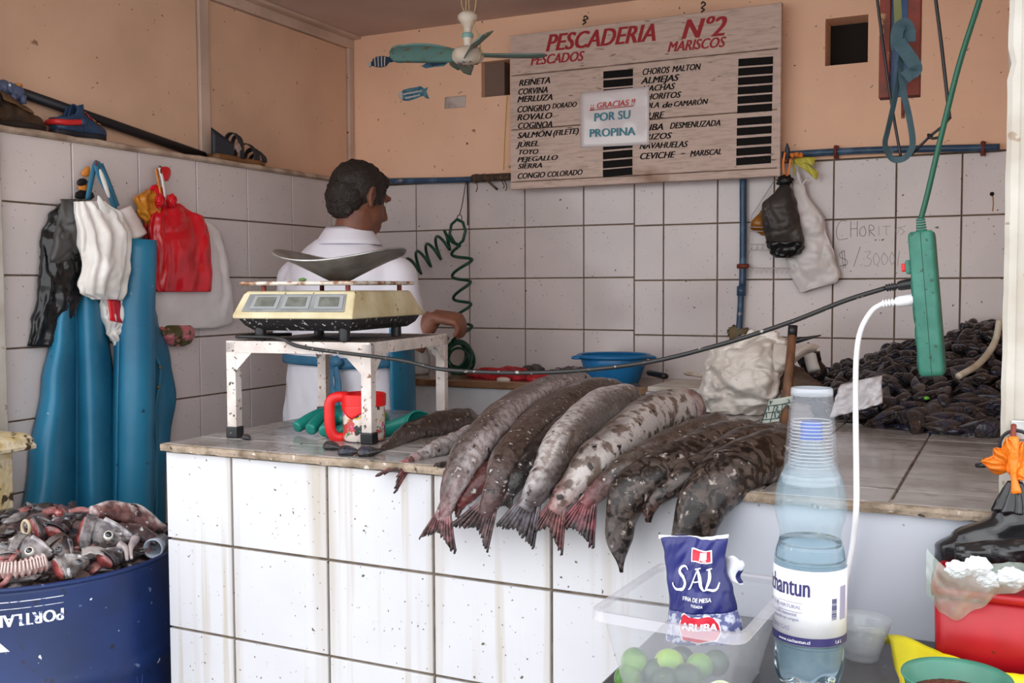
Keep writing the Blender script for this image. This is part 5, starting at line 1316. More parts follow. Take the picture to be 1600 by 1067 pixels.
fish('big brown hake with an open dark belly, second of the raised row', [(968, 607, 2.42), (918, 615, 2.24), (850, 657, 1.99), (798, 712, 1.745), (775, 765, 1.668), (757, 806, 1.648)], [.034, .047, .053, .045, .034, .024], (732, 846, 1.642, .056, .34), top=(.11, .075, .062), low=(.45, .38, .37), tailc=(.13, .06, .065), roll=-.5, seed=5, slit=(.30, .62, 1.25, 1.0))
fish('thin black fish wedged between the second and third raised hakes', [(905, 650, 2.02), (850, 700, 1.80), (815, 742, 1.69), (795, 776, 1.665)], [.034, .032, .024, .014], (786, 800, 1.66, .018, .2), top=DK, low=(.10, .08, .08), tailc=DK, seed=6)
fish('pale grey hake with a broad dark tail, third of the raised row', [(990, 622, 2.26), (940, 641, 2.10), (886, 692, 1.80), (850, 748, 1.675), (822, 796, 1.652)], [.045, .056, .053, .040, .027], (801, 842, 1.645, .052, .18), top=(.17, .135, .12), low=(.62, .57, .55), tailc=(.12, .11, .13), roll=-2.0, seed=7)
fish('thickest pale hake with a headless open end, fourth of the raised row', [(1066, 640, 2.14), (1012, 658, 2.00), (938, 716, 1.75), (888, 768, 1.675), (864, 800, 1.652)], [.060, .060, .052, .035, .024], (845, 856, 1.645, .050, .50), top=(.14, .10, .085), low=(.56, .50, .47), tailc=(.28, .09, .085), roll=1.4, seed=8, cutend=True)
fish('brown hake with a wide purple red tail beside the mottled eels', [(1128, 660, 2.16), (1070, 686, 1.96), (995, 724, 1.745), (940, 762, 1.685), (912, 792, 1.658)], [.034, .042, .040, .029, .021], (893, 846, 1.645, .052, .30), top=(.10, .072, .058), low=(.30, .25, .22), tailc=(.26, .06, .075), roll=.6, seed=9)
EK = dict(eel=True, top=(.050, .035, .028), low=(.175, .125, .105), name='mottled_eel')
fish('mottled eel with a long pointed tail hanging lowest over the counter edge', [(1172, 672, 2.08), (1108, 696, 1.90), (1036, 734, 1.735), (988, 764, 1.670), (968, 828, 1.652), (971, 894, 1.652)], [.034, .042, .040, .038, .026, .003], tailc=(.24, .22, .23), seed=10, **EK)
fish('slim mottled eel with a short dark red tail tip, middle of the three eels', [(1232, 680, 2.08), (1162, 697, 1.90), (1092, 736, 1.735), (1040, 764, 1.685), (1016, 786, 1.665), (1013, 816, 1.66)], [.034, .038, .031, .021, .016, .005], tailc=(.16, .035, .03), seed=11, **EK)
fish('thick mottled eel hanging behind the blue salt bag, nearest the bottle', [(1248, 692, 1.96), (1192, 716, 1.83), (1134, 746, 1.720), (1100, 784, 1.668), (1083, 836, 1.655), (1076, 885, 1.655)], [.038, .048, .047, .042, .035, .015], tailc=(.30, .28, .28), seed=13, **EK)

# ------------------------------------------------------------------ back worktop things
WZ = TOP
m_net = M('red_net', (.55, .015, .025), .45, c2=(.32, .008, .014), sc2=40, bump=(90, .9, .006))
def heap_blob(name, label, cat, x0, x1, Yc, hgt, dep, mat, seed=0, part=None, nzs=(22, .35)):
    a, b = at(x0, 580, Y=Yc), at(x1, 580, Y=Yc); c = (a+b)/2; c.z = WZ
    mb = MB().ball((0, 0, 0), ((b-a).length/2, dep, hgt), 34, 20, lambda d, p: p*(1+nzs[1]*N(d*2.2, 1, seed)+nzs[1]*.5*N(d*6, 1, seed)))
    zmin = 0
    mb.v = [V((p.x+c.x, p.y+c.y, max(p.z, -.25*hgt)+c.z+.25*hgt)) for p in mb.v]
    return tag(mb.build(name, mat), label, cat)
heap_blob('red_net_bag', 'crumpled red net bag lying on the back worktop beside the coiled hose', 'net bag', 735, 838, 3.47, .032, .08, m_net, 3)
heap_blob('red_net_bag', 'small red bag end on the worktop left of the blue basin', 'net bag', 820, 862, 3.44, .022, .04, M('red_bag_end', (.60, .03, .04), .35, c2=(.4, .015, .02), sc2=30), 8)
heap_blob('fish_piece', 'small black fish piece behind the red net bag on the worktop', 'fish', 815, 852, 3.60, .035, .05, M('black_fish_skin', (.05, .04, .04), .3, c2=(.12, .1, .1), sc2=40), 5)
heap_blob('fish_offal', 'dark mottled fish offal heap on the worktop just left of the basin', 'fish offal', 862, 915, 3.56, .034, .06, M('mottled_offal', (.06, .045, .05), .35, c2=(.34, .26, .28), sc2=36, rng=(.5, .6)), 9, nzs=(22, .6))
heap_blob('white_lump', 'small white soap lump in front of the red net bag', 'soap', 776, 797, 3.385, .010, .016, M('white_soap', (.72, .66, .56), .5), 2, nzs=(20, .1))
# glass jar behind the stand leg
jc = at(655, 560, Y=3.5); jc.z = WZ
jr_ = thing('glass_jar', 'cloudy glass jar on the worktop behind the stand, left of the hose bundle', 'jar', jc)
MB().lathe(jc, [(0, .002), (.038, .002), (.042, .01), (.042, .07), (.034, .085), (.034, .095)], 24).build('glass', M('cloudy_glass', (.62, .64, .62), .2, alpha=.75, c2=(.45, .46, .44), sc2=12), jr_, solid=.002)
MB().lathe(jc, [(0, .108), (.036, .108), (.037, .106), (.037, .093)], 24).build('lid', M('grey_lid', (.4, .4, .4), .4), jr_)
# blue basin
bc = at(959, 600, Y=3.50); bc.z = WZ; br = .128
bs = thing('blue_basin', 'bright blue round plastic basin on the back worktop', 'basin', bc)
m_bas = M('blue_plastic', (.015, .19, .46), .3, c2=(.012, .15, .37), sc2=10, specks=[((.4, .5, .6), 60, .73, .76)])
MB().lathe(bc, [(0, .0), (br*.66, .0), (br*.70, .004), (br*.84, .055), (br*.95, .098)], 40).build('bowl', m_bas, bs, solid=.003, offset=1)
MB().lathe(bc, [(br*.93, .096), (br*1.02, .099), (br*1.05, .094), (br*1.05, .088)], 40).build('rim', m_bas, bs, solid=.0025)
for s in (1, -1):
    a0 = math.atan2(ax.y, ax.x)+(0 if s > 0 else PI)
    MB().tube(spline([bc+V((br*1.0*math.cos(a0+d), br*1.0*math.sin(a0+d), .091))+V((q*math.cos(a0), q*math.sin(a0), -.004)) for d, q in ((-.3, .0), (-.18, .02), (.18, .02), (.3, 0))], 14), .005, 7).build('handle', m_bas, bs)
# cutting board with black bands, knives
cb = thing('cutting_board', 'white cutting board with black bands on the end of the worktop', 'cutting board', (-.95, 3.4, .93))
MB().box2((-1.075, 3.205, .902+.028), (-.727, 3.50, .902+.045)).build('board', M('cream_board', (.62, .58, .52), .4, c2=(.42, .36, .28), sc2=8, specks=[((.25, .16, .08), 26, .64, .7)]), cb, bevel=.003, smooth=False)
MB().box2((-1.078, 3.202, .886), (-.725, 3.50, .893)).build('band', m_black, cb, smooth=False); MB().box2((-1.078, 3.202, .914), (-.725, 3.50, .929)).build('band', m_white, cb, smooth=False); MB().box2((-1.078, 3.199, .866), (-.725, 3.216, .872)).build('band', m_black, cb, smooth=False)
m_kh = M('ivory_handle', (.72, .64, .54), .4, c2=(.55, .42, .3), sc2=30); m_blade = M('knife_steel', (.45, .45, .45), .3, metal=.9)
KZ = .949
def knife(label, x0, y0, x1, y1, hm, bl, z=KZ, r=.011):
    a, b = at(x0, y0, Z=z+.012), at(x1, y1, Z=z+.012); d = (b-a).normalized(); t = thing('kitchen_knife', label, 'knife', (a+b)/2)
    MB().tube([a, a.lerp(b, .1), a.lerp(b, .5), a.lerp(b, .9), b], lambda u: r*(.7 if u in (0, 1) else 1-.15*math.sin(PI*u)), 12, flat=.8).build('handle', hm, t)
    s = V((d.y, -d.x, 0)); e = b+d*bl; n_ = V((0, 0, .001))
    MB().addx([b+s*.010-n_, b-s*.008-n_, e-s*.008-n_, e-d*.03+s*.012-n_, b+s*.010+n_, b-s*.008+n_, e-s*.008+n_, e-d*.03+s*.012+n_], [(0, 1, 2, 3), (7, 6, 5, 4), (0, 4, 5, 1), (1, 5, 6, 2), (2, 6, 7, 3), (3, 7, 4, 0)]).build('blade', m_blade, t, smooth=False)
knife('ivory handled knife lying farther back on the cutting board by the sack', 1041, 574, 1090, 577, m_kh, .10)
knife('second ivory handled knife lying nearer the front edge of the cutting board', 1071, 583, 1104, 588, m_kh, .10)
knife('black handled knife lying right of the blue basin on the cutting board', 1040, 588, 1014, 582, m_black, .07, r=.016)

# ------------------------------------------------------------------ sack, calendar, stick
z8 = lambda x, y, Y: at(1000+x/5, 500+y/5, Y=Y)
m_sack = M('soiled_white_sack', (.72, .67, .62), .65, c2=(.55, .49, .43), sc2=7, bump=(11, 1.0, .05, 'crumple'), specks=[((.30, .25, .2), 60, .70, .74)])
sk = thing('woven_sack', 'crumpled soiled white sack standing on the counter by the brown stick', 'sack', at(1150, 668, Z=TOP))
def sack_plane(x, y): return z8(x, y, 2.86)
mb = blob([(108, 800, 1060), (150, 700, 1150), (230, 560, 1150), (330, 505, 1120), (440, 500, 1110), (560, 445, 1085), (650, 418, 1060), (760, 425, 1010), (850, 520, 900)], sack_plane, (0.25, -.96, 0), lambda t: .03+.10*math.sin(PI*min(1, t*.9+.08))**.8, n=110, m=80, nz=(13, .022), sq=2.2, seed=4, back=.35)
def crease(p):
    k = abs(N(p, 9, 2)); k2 = abs(N(p, 19, 6)); k3 = abs(N(p, 34, 8))
    q = p+V((.25, -.96, .1))*(-.030*(1-min(1, k*5))-.016*(1-min(1, k2*5))-.006*(1-min(1, k3*5)))
    q.z = max(q.z, TOP+.001); return q
mb.v = [crease(p) for p in mb.v]
mb.build('sack_body', m_sack, sk)
def mouth(u, v):
    tp = spline([z8(1050, 175, 2.74), z8(1200, 205, 2.72), z8(1330, 180, 2.74), z8(1412, 205, 2.80)], 20); bt_ = spline([z8(1060, 420, 2.70), z8(1150, 380, 2.70), z8(1290, 275, 2.74), z8(1385, 240, 2.80)], 20)
    i = int(round(u*19)); p = tp[i].lerp(bt_[i], v); return p+V((0, -.03*math.sin(PI*v)-.014*abs(N((u*6, v*4, 3))), 0))
MB().grid(mouth, 19, 14).build('sack_mouth', m_sack, sk, solid=.002, sub=1)
for s in ([(840, 112), (900, 130), (1010, 118), (1060, 150)], [(860, 140), (960, 150), (1080, 165)]):
    MB().tube(spline([z8(x, y, 2.80) for x, y in s], 20), lambda t: .014+.006*math.sin(9*t), 8).build('sack_fold', m_sack, sk)
# calendar sheet with figures
cl = thing('calendar_sheet', 'pale green calendar sheet with black figures beside the brown stick', 'calendar', at(1215, 665, Z=TOP))
def cal(u, v, o=0):
    p = z8(lerp(1010, 1195, u)+(1-v)*20-20+lerp(0, -55, v)*(1-u), lerp(620, 835, v)-30*u, 2.58); p.y -= .012*math.sin(PI*u)+o; p.z = max(p.z, TOP+.001); return p
MB().grid(cal, 12, 10).build('sheet', M('pale_green_paper', (.50, .56, .50), .6), cl, solid=.0006)
m_ink = M('calendar_ink', (.05, .08, .07), .6)
for k in range(4):
    v = .24+.25*k
    if v < 1: MB().tube([cal(i/12, v, .002) for i in range(13)], .0009, 4).build('ruled_line', m_ink, cl)
for k in range(4):
    MB().tube([cal(k/3*.96+.02, .24+.74*i/8, .002) for i in range(9)], .0009, 4).build('ruled_line', m_ink, cl)
for r, row in enumerate((('1', '2', '3'), ('11', '12', '13'))):
    for k, s_ in enumerate(row):
        o_ = cal(.09+.32*k, .44+.26*r, .0025)
        text('figure', s_, .020, frame(o_, (1, 0, .1), z=(0, -1, 0)), m_ink, cl, ext=.0003, bold=.0004)
text('figure', 'MARZO', .014, frame(cal(.12, .19, .0025), (1, 0, .13), z=(0, -1, 0)), m_ink, cl, ext=.0003, bold=.0005)
stick = thing('wooden_stick', 'brown wooden stick with a black cap standing beside the white sack', 'stick', at(1226, 664, Z=TOP))
q0, q1 = at(1226, 664, Z=TOP), at(1238, 522, Y=2.66); q2 = at(1239, 508, Y=2.66)
MB().tube([q0, q0.lerp(q1, .5), q1], lambda t: lerp(.0125, .0105, t), 14).build('shaft', m_wood, stick)
MB().tube([q1-(q2-q1)*.3, q2], .0118, 14).build('cap', m_black, stick)
kn = thing('long_knife', 'long dark knife blade sticking out over the top of the sack', 'knife', z8(1300, 140, 2.80))
MB().tube(spline([z8(1080, 190, 2.80), z8(1240, 158, 2.80), z8(1415, 118, 2.80)], 16), lambda t: .011*(1-t)+.0015, 8, flat=1).build('blade', m_black, kn)
br_ = blob([(345, 1130, 1200), (380, 1110, 1300), (440, 1100, 1370), (500, 1105, 1430), (545, 1150, 1440)], lambda x, y: z8(x, y, 2.80), (0, -1, 0), lambda t: .03+.04*t, n=40, m=26, nz=(26, .02), seed=3).build('brown_cloth', M('brown_rag', (.10, .065, .045), .85, c2=(.05, .03, .02), sc2=30, bump=(60, .8)))
tag(br_, 'brown rag bunched up right behind the brown stick', 'rag')
wb_ = thing('white_bottle', 'small white bottle lying against a black bag behind the rag', 'bottle', z8(1340, 380, 2.95))
MB().tube(spline([z8(1325, 262, 2.92), z8(1340, 330, 2.91), z8(1362, 400, 2.90)], 12), lambda t: .017*(.6 if t < .05 else 1), 14).build('bottle_body', M('dirty_white_plastic', (.62, .6, .57), .4), wb_)
db = blob([(240, 1260, 1400), (300, 1240, 1425), (400, 1250, 1450), (470, 1300, 1440)], lambda x, y: z8(x, y, 3.02), (0, -1, 0), lambda t: .03, n=30, m=18, nz=(26, .015), seed=6).build('black_bag_piece', m_blkshiny)
tag(db, 'black plastic bag piece lying behind the white bottle and rag', 'plastic bag')

# ------------------------------------------------------------------ mussels
m_mus = M('dark_mussel_shell', (.012, .008, .009), .22, c2=(.055, .03, .018), sc2=3.2, rng=(.50, .68), coord='objrand', specks=[((.34, .30, .27), 9, .68, .73), ((.02, .022, .045), 2.4, .52, .6), ((.20, .16, .13), 22, .68, .74)], bump=(12, .6, .06), coat=.5)  # pale specks: barnacles, plus wet sparkle painted into the colour
def mus_mesh(seed, half=None):
    rings = []; n = 18; m = 12
    for i in range(n):
        u = i/(n-1); x = u-.5
        w_ = .225*math.sin(PI*min(1, u**.66))**.72*(.45+.75*(1-u)**.5)+.004; h_ = .165*math.sin(PI*min(1, u**.60))**.8*(.55+.6*(1-u)**.5)+.003
        c = V((x, .05*math.sin(PI*u), 0)); ring = []
        for j in range(m if half is None else m//2+1):
            a = 2*PI*j/m if half is None else (PI*j/(m//2) + (0 if half > 0 else PI))
            sa = math.sin(a); k = 1+.03*N((u*4, a, seed))
            zz = h_*math.copysign(abs(sa)**1.25, sa)*k
            ring.append(c+V((0, w_*math.cos(a)*k, zz+(.008*half if half else 0))))
        rings.append(ring)
    b = MB(); b.loft(rings, cap=(half is None, half is None), closed=half is None)
    return b
mus_me = [mus_mesh(k).mesh('mussel', m_mus) for k in range(4)]
valve_me = [mus_mesh(k, s).mesh('valve', m_mus) for k, s in ((0, 1), (1, -1))]
def sstep(a, b, x): t = max(0, min(1, (x-a)/(b-a))); return t*t*(3-2*t)
def heap_h(x, y):
    H = interp([(-.66, .0), (-.60, .03), (-.48, .07), (-.355, .13), (-.22, .15), (-.126, .205), (0, .21), (.35, .19)], x)
    y0 = interp([(-.66, 3.3), (-.60, 3.15), (-.40, 2.72), (-.30, 2.56), (-.15, 2.53), (.35, 2.52)], x)
    return H*sstep(y0, 3.55, y)**.85*1.0 if y > y0 else -1
rm = random.Random(11); mus_proto = None
mg = []
def hm(u, v):
    x = lerp(-.62, .36, u); y0 = interp([(-.66, 3.3), (-.60, 3.15), (-.40, 2.72), (-.30, 2.56), (-.15, 2.53), (.35, 2.52)], x)+.03; y = lerp(y0, 3.692, v); return V((x, y, TOP+.001+max(0, heap_h(x, y)-.012)*.95+.006*abs(N((x*30, y*30, 0)))*(heap_h(x, y) > .01)))
mound = MB().grid(hm, 50, 60)
tag(mound.build('mussel_grit', M('mussel_grit', (.02, .014, .012), .5, c2=(.06, .04, .03), sc2=40, bump=(50, 1))), kind='stuff')
pts_ = []
tries = 0
while len(pts_) < 300 and tries < 40000:
    tries += 1
    x, y = rm.uniform(-.62, -.02), rm.uniform(2.53, 3.66)
    h = heap_h(x, y)
    if h < 0: continue
    p = V((x, y, TOP+h)); qx, qy = proj(p)
    if qx > 1572 or (qx < 1275): continue
    L = lerp(.118, .062, min(1, (y-2.53)/.7))*rm.uniform(.8, 1.15)
    if all((p-q).length > .36*(L+l2)/2*1.05 for q, l2 in pts_): pts_.append((p, L))
    elif tries > 25000 and all((p-q).length > .25*(L+l2)/2 for q, l2 in pts_): pts_.append((p, L))
pts_.sort(key=lambda q: q[0].y)
front_lab = ['large mussel with a pale scuffed tip, foremost left of the heap', 'brown mussel lying on the tile at the front of the heap']
for k, (p, L) in enumerate(pts_):
    e = 1e-3; g = V((heap_h(p.x+.02, p.y)-heap_h(p.x-.02, p.y), heap_h(p.x, p.y+.02)-heap_h(p.x, p.y-.02), 0))/.04
    nrm = V((-g.x*.6, -max(0, min(1.5, g.y))*.6, 1)).normalized()
    yaw = rm.uniform(0, 2*PI); tx = V((math.cos(yaw), math.sin(yaw), 0)); fr = frame(p+V((0, 0, .16*L)), tx, z=nrm)
    fr = fr @ Matrix.Rotation(rm.uniform(-1.3, 1.3), 4, 'X') @ Matrix.Rotation(rm.uniform(-.75, .75)*(1 if k > 25 else .5), 4, 'Y') @ Matrix.Scale(L, 4)
    if k < 26:
        r_ = thing('mussel', 'large dark mussel at the front of the heap', 'mussel', group='mussels heaped on the counter'); r_.matrix_basis = fr
        for me in valve_me:
            c = bpy.data.objects.new('valve', me); COL.objects.link(c); c.parent = r_
    else:
        o = bpy.data.objects.new('mussel', mus_me[k % 4]); COL.objects.link(o); o.matrix_basis = fr
        tag(o, 'dark brown mussel in the big heap against the back wall', 'mussel', 'mussels heaped on the counter')
rest = MB(); src = mus_mesh(2)
for k in range(620):
    for _ in range(50):
        x, y = rm.uniform(-.64, .34), rm.uniform(2.54, 3.67); h = heap_h(x, y)
        if h > -.5: break
    else: continue
    L = rm.uniform(.035, .065); fr = frame(V((x, y, TOP+max(0, h-.012)+.10*L)), (rm.uniform(-1, 1), rm.uniform(-1, 1), rm.uniform(-.4, .4)), z=(rm.uniform(-.5, .5), rm.uniform(-.9, .3), 1)) @ Matrix.Scale(L, 4)
    rest.add([fr @ p for p in src.v], src.f)
tag(rest.build('small_mussels', m_mus), kind='stuff')
# the odd things in the heap
tag(MB().tube(spline([at(1562, 500, Y=2.9), at(1556, 530, Y=2.9), at(1544, 552, Y=2.86), at(1525, 572, Y=2.80), at(1497, 588, Y=2.74)], 40), .0085, 10).build('cream_hose', M('cream_hose', (.52, .46, .36), .5, c2=(.36, .31, .22), sc2=20)), 'cream hose curving down over the mussels at the right', 'hose')
def wrap(u, v):
    p = at(lerp(1296, 1379, u)+lerp(18, 0, v)*(1-u), lerp(586, 640, v)+14*(1-u)-10*u*v, Y=2.66-.06*v); p.y -= .03*abs(N((u*5, v*4, 2)))+.012*math.sin(7*u+4*v); return p
tag(MB().grid(wrap, 26, 16).build('plastic_wrapper', M('milky_film', (.66, .64, .66), .25, bump=(14, .7, .03, 'crumple'), alpha=.93), solid=.0008), 'crumpled milky plastic wrapper lying at the left of the mussels', 'wrapper')
def wrap2(u, v):
    p = at(lerp(1318, 1398, u), lerp(636, 656, v)-4*u, Z=TOP+.012+.018*(1-v)); p.z += .012*N((u*7, v*4, 5)); p.z = max(p.z, TOP+.002); return p
tag(MB().grid(wrap2, 20, 8).build('dark_wrapper', M('dark_film', (.07, .065, .065), .35, bump=(16, .7, .02, 'crumple')), solid=.0008), 'dark plastic scrap under the milky wrapper on the tiles', 'wrapper')
tag(MB().ball(at(1448, 622, Y=2.58), (.007, .005, .004), 10, 8, lambda d, p: p*(1+.5*N(d*3))).build('green_leaf_bit', M('leaf_green', (.10, .34, .03), .5)), 'tiny bright green leaf bit among the mussels', 'leaf')
# loose mussels around the stand
for k, (x, y, L, lab) in enumerate(((386, 681, .030, 'small mussel lying beside the left foot of the scale stand'), (520, 697, .046, 'black mussel lying left of the red jug handle'), (546, 705, .050, 'grey mussel with a pinkish patch lying in front of the red jug'), (578, 706, .052, 'brown edged mussel lying before the front stand foot'))):
    r_ = thing('loose_mussel', lab, 'mussel'); p = at(x, y, Z=TOP+.009)
    r_.matrix_basis = frame((p.x, p.y, TOP+.16*L), (1, .3*k-.4, 0), z=(0, -.2, 1)) @ Matrix.Scale(L, 4) @ Matrix.Diagonal((1, 1.3, 1.4, 1))
    for me in valve_me:
        c = bpy.data.objects.new('valve', me); COL.objects.link(c); c.parent = r_

# ------------------------------------------------------------------ barrel of fish scraps
DC = V((-2.10, 1.68, 0)); DR = .340; DZ = .650
dm = thing('blue_barrel', 'blue steel barrel with white flecks and upside down lettering, full of fish scraps', 'barrel', DC)
m_drum = M('blue_drum_paint', (.008, .026, .115), .42, c2=(.006, .018, .075), sc2=6, specks=[((.70, .74, .82), 26, .695, .71), ((.01, .012, .03), 30, .66, .71), ((.10, .14, .25), 50, .70, .74)], bump=(20, .15))
prof = [(DR-.004, .0), (DR, .004)]
for zr_ in (.20, .43):
    prof += [(DR, zr_-.028), (DR+.006, zr_-.016), (DR+.010, zr_), (DR+.006, zr_+.016), (DR, zr_+.028)]
prof += [(DR, DZ-.012), (DR-.001, DZ)]
MB().lathe(DC, prof, 96).build('shell', m_drum, dm, solid=.003)
MB().tube([DC+V((DR*math.cos(2*PI*k/80), DR*math.sin(2*PI*k/80), DZ)) for k in range(80)], .0055, 8, loop=True).build('rim', m_drum, dm)
def drum_angle(px, z):
    best = min((abs(proj(DC+V((DR*math.cos(a), DR*math.sin(a), z)))[0]-px), a) for a in [-PI*.75+1.5*PI*k/3000 for k in range(3000)] if math.sin(a) < .25 and math.cos(a) > -.95)
    return best[1]
m_wprint = M('worn_white_print', (.72, .74, .80), .5, c2=(.10, .14, .30), sc2=90, rng=(.58, .64))
def z_at(px, py, a0z=.5):
    z = a0z
    for _ in range(8):
        a = drum_angle(px, z); p = DC+V((DR*math.cos(a), DR*math.sin(a), z)); z += (proj(p)[1]-py)/FPX*2.4
    return a, z
aP, zP = z_at(100, 949)        # top right corner of the upside down word
hcap = .0255
# upside-down: the word starts at the right and runs to the left; letters hang down
text('stencil_lettering', 'PORTLAND', hcap/.70, None, m_wprint, dm, ext=.0004, bold=.0016, shear=0, sx=.86,
     warp=lambda p: DC+V(((DR+.0012+p.z)*math.cos(aP-p.x/DR), (DR+.0012+p.z)*math.sin(aP-p.x/DR), zP-p.y)))
for py, th in ((930, .0013), (940.5, .0010)):
    a1, z1 = z_at(99, py)
    MB().tube([DC+V(((DR+.0008)*math.cos(a1-.9*k/30), (DR+.0008)*math.sin(a1-.9*k/30), z1)) for k in range(31)], th, 5).build('stencil_line', m_wprint, dm)
a2, z2_ = z_at(12, 1012)
MB().prism([(-.05, -.008), (.004, -.008), (-.02, .018), (-.05, .03)], frame(DC+V(((DR+.0015)*math.cos(a2), (DR+.0015)*math.sin(a2), z2_)), (-math.sin(a2), math.cos(a2), 0), y=(0, 0, 1)), .001).build('stencil_mark', m_wprint, dm, smooth=False)
ea, ez = z_at(213, 1018)
MB().tube(spline([DC+V((DR*math.cos(ea+da), DR*math.sin(ea+da), ez-dz)) for da, dz in ((0, 0), (0, .06), (.02, .075), (.045, .07), (.055, 0))], 20), .0026, 6).build('embossed_mark', m_drum, dm)

# heap of scraps in the barrel
def sc_h(x, y):
    r = math.hypot(x-DC.x, y-DC.y)/DR
    return DZ-.035+.095*max(0, 1-r**2.2)+.06*max(0, min(1, (y-DC.y+.05)/.25))*max(0, 1-r)
def sc(u, v):
    a = 2*PI*u; r = DR*.985*max(.001, v); x, y = DC.x+r*math.cos(a), DC.y+r*math.sin(a)
    return V((x, y, sc_h(x, y)+.012*N((x*24, y*24, 1))))
tag(MB().grid(sc, 60, 20).build('fish_scraps', M('dark_fish_scraps', (.035, .02, .02), .3, c2=(.20, .13, .12), sc2=24, rng=(.5, .6), bump=(30, 1, .01), coat=.4)), kind='stuff')
rs = random.Random(9)
for kk in range(3):
    sb_ = MB(); mt_ = [M('black_scrap', (.02, .014, .014), .25, c2=(.06, .045, .045), sc2=40, coat=.4), M('raw_scrap', (.16, .03, .028), .3, c2=(.34, .15, .14), sc2=40, coat=.4), M('grey_scrap', (.15, .13, .13), .28, c2=(.36, .32, .31), sc2=36, coat=.4)][kk]
    for k in range((60, 34, 46)[kk]):
        a = rs.uniform(0, 2*PI); r = DR*.94*math.sqrt(rs.random()); x, y = DC.x+r*math.cos(a), DC.y+r*math.sin(a); L = rs.uniform(.018, .042)
        fr = frame(V((x, y, sc_h(x, y)+.004)), (rs.uniform(-1, 1), rs.uniform(-1, 1), rs.uniform(-.4, .4)), z=(rs.uniform(-.4, .4), rs.uniform(-.5, .3), 1))
        b = MB().ball((0, 0, 0), (L, L*rs.uniform(.3, .6), L*rs.uniform(.2, .4)), 14, 9, lambda d, p, k=k: p*(1+.5*N(d*2.5, 1, k)))
        sb_.add([fr @ p for p in b.v], b.f)
    tag(sb_.build('fish_scrap_bits', mt_), kind='stuff')
m_hs = M('fish_head_skin', (.3, .28, .28), .26, vcol=True, c2=(.40, .38, .40), sc2=40, rng=(.42, .6), specks=[((.62, .62, .62), 60, .66, .72), ((.015, .012, .015), 26, .62, .7)], bump=(90, .4, .004), coat=.5)
m_eyew = M('fish_eye_ring', (.72, .70, .62), .2, coat=.5); m_eyed = M('dull_fish_eye', (.12, .12, .13), .15, coat=.6); m_eyeb = M('fish_pupil', (.01, .012, .015), .1, coat=.8); m_gill = M('gill_flesh', (.22, .03, .03), .3, c2=(.45, .22, .20), sc2=60, coat=.4)
def sat(px, py, dz=.0):
    """point on the scrap heap seen at a pixel"""
    y = 1.35; best = None
    for k in range(220):
        Y = 1.35+.0032*k; p = at(px, py, Y=Y); r = math.hypot(p.x-DC.x, p.y-DC.y)
        if r < DR*1.0 and p.z <= sc_h(p.x, p.y)+dz: return p
    return at(px, py, Y=1.72)
def fish_head(label, back, snout, wd, seed=0, top=(.13, .10, .09), low=(.48, .45, .46), eye=.42, eyer=.016, side=-1, dz=.02, darkeye=False):
    A, B = sat(*back, dz), sat(*snout, dz); A.z += .012; B.z += .012
    T = (B-A); L = T.length; T.normalize(); o_ = V((.45, -.75, .75)); a = (o_-T*o_.dot(T)).normalized(); b = T.cross(a)
    t = thing('fish_offcut', label, 'fish head', A.lerp(B, .4))
    n, m = 22, 24; rings = []; cols = []
    for i in range(n):
        u = i/(n-1); w_ = wd*interp([(0, .80), (.15, 1.0), (.4, .95), (.7, .62), (.92, .30), (1, .10)], u)*(1 if i else .5)
        ring = []
        for j in range(m):
            th = 2*PI*j/m
            k = 1+.07*N((u*5, th, seed))-(.16*math.exp(-((u-.24)/.03)**2) if math.cos(th) > -.2 else 0)
            ring.append(A+T*(L*u)+b*(w_*math.cos(th)*k)+a*(w_*.62*math.sin(th)*k))
            nz_ = N((u*7, math.cos(th)*3, seed)); cols.append(mixc(low, top, .5+.9*math.cos(th)*(-side)+.7*nz_) if u > .06 else (.30, .06, .055))
        rings.append(ring)
    MB().loft(rings).build('skull', m_hs, t, cols=cols)
    ec = A+T*(L*(.30+eye*.6))+b*(-side*wd*.18); k = .70 if eye > .3 else .8
    es = ec+a*(wd*.62*interp([(0, .80), (.15, 1.0), (.4, .95), (.7, .62), (.92, .30)], .30+eye*.6)*.93)
    ef = frame(es, T, z=a)
    MB().lathe((0, 0, 0), [(eyer*1.05, -.004), (eyer, .002), (eyer*.75, .0045), (eyer*.5, .005)], 22).xf(ef).build('eye', m_eyed if darkeye else m_eyew, t)
    MB().lathe((0, 0, 0), [(eyer*.68, .0035), (eyer*.62, .0055), (eyer*.3, .0070), (0.0003, .0074)], 18).xf(ef).build('pupil', m_eyeb, t)
    # jaw and gill cover
    mb = MB(); jw = spline([A+T*(L*.40)+b*(side*wd*.80)+a*(wd*.25), A+T*(L*.68)+b*(side*wd*.55)+a*(wd*.25), A+T*(L*.97)+b*(side*wd*.16)+a*(wd*.12)], 14)
    mb.tube(jw, lambda q: wd*(.20-.10*q), 9).build('jaw', m_hs, t, cols=[mixc(low, WH, .4)]*(14*9))
    def gc(u, v):
        th = lerp(-.5, 2.2, v)*1; x = .30-.20*u-.05*math.sin(PI*v); w_ = wd*1.05
        return A+T*(L*x)+b*(w_*math.cos(th+(0.4 if side < 0 else .6)))+a*(w_*.66*math.sin(th+.45)+.004*u)
    MB().grid(gc, 8, 14).build('gill_cover', m_hs, t, solid=.002, cols=[mixc(low, top, .6+.4*N((k_*.37, 2, seed))) for k_ in range(9*15)])
    return t
fish_head('large silver brown fish head with a white ringed eye on top of the barrel heap', (122, 838), (208, 852), .042, 1, eyer=.0115, eye=.38)
fish_head('grey fish head with a pale ringed eye at the left of the barrel heap', (18, 866), (82, 876), .036, 2, eyer=.010, eye=.35, low=(.36, .33, .33))
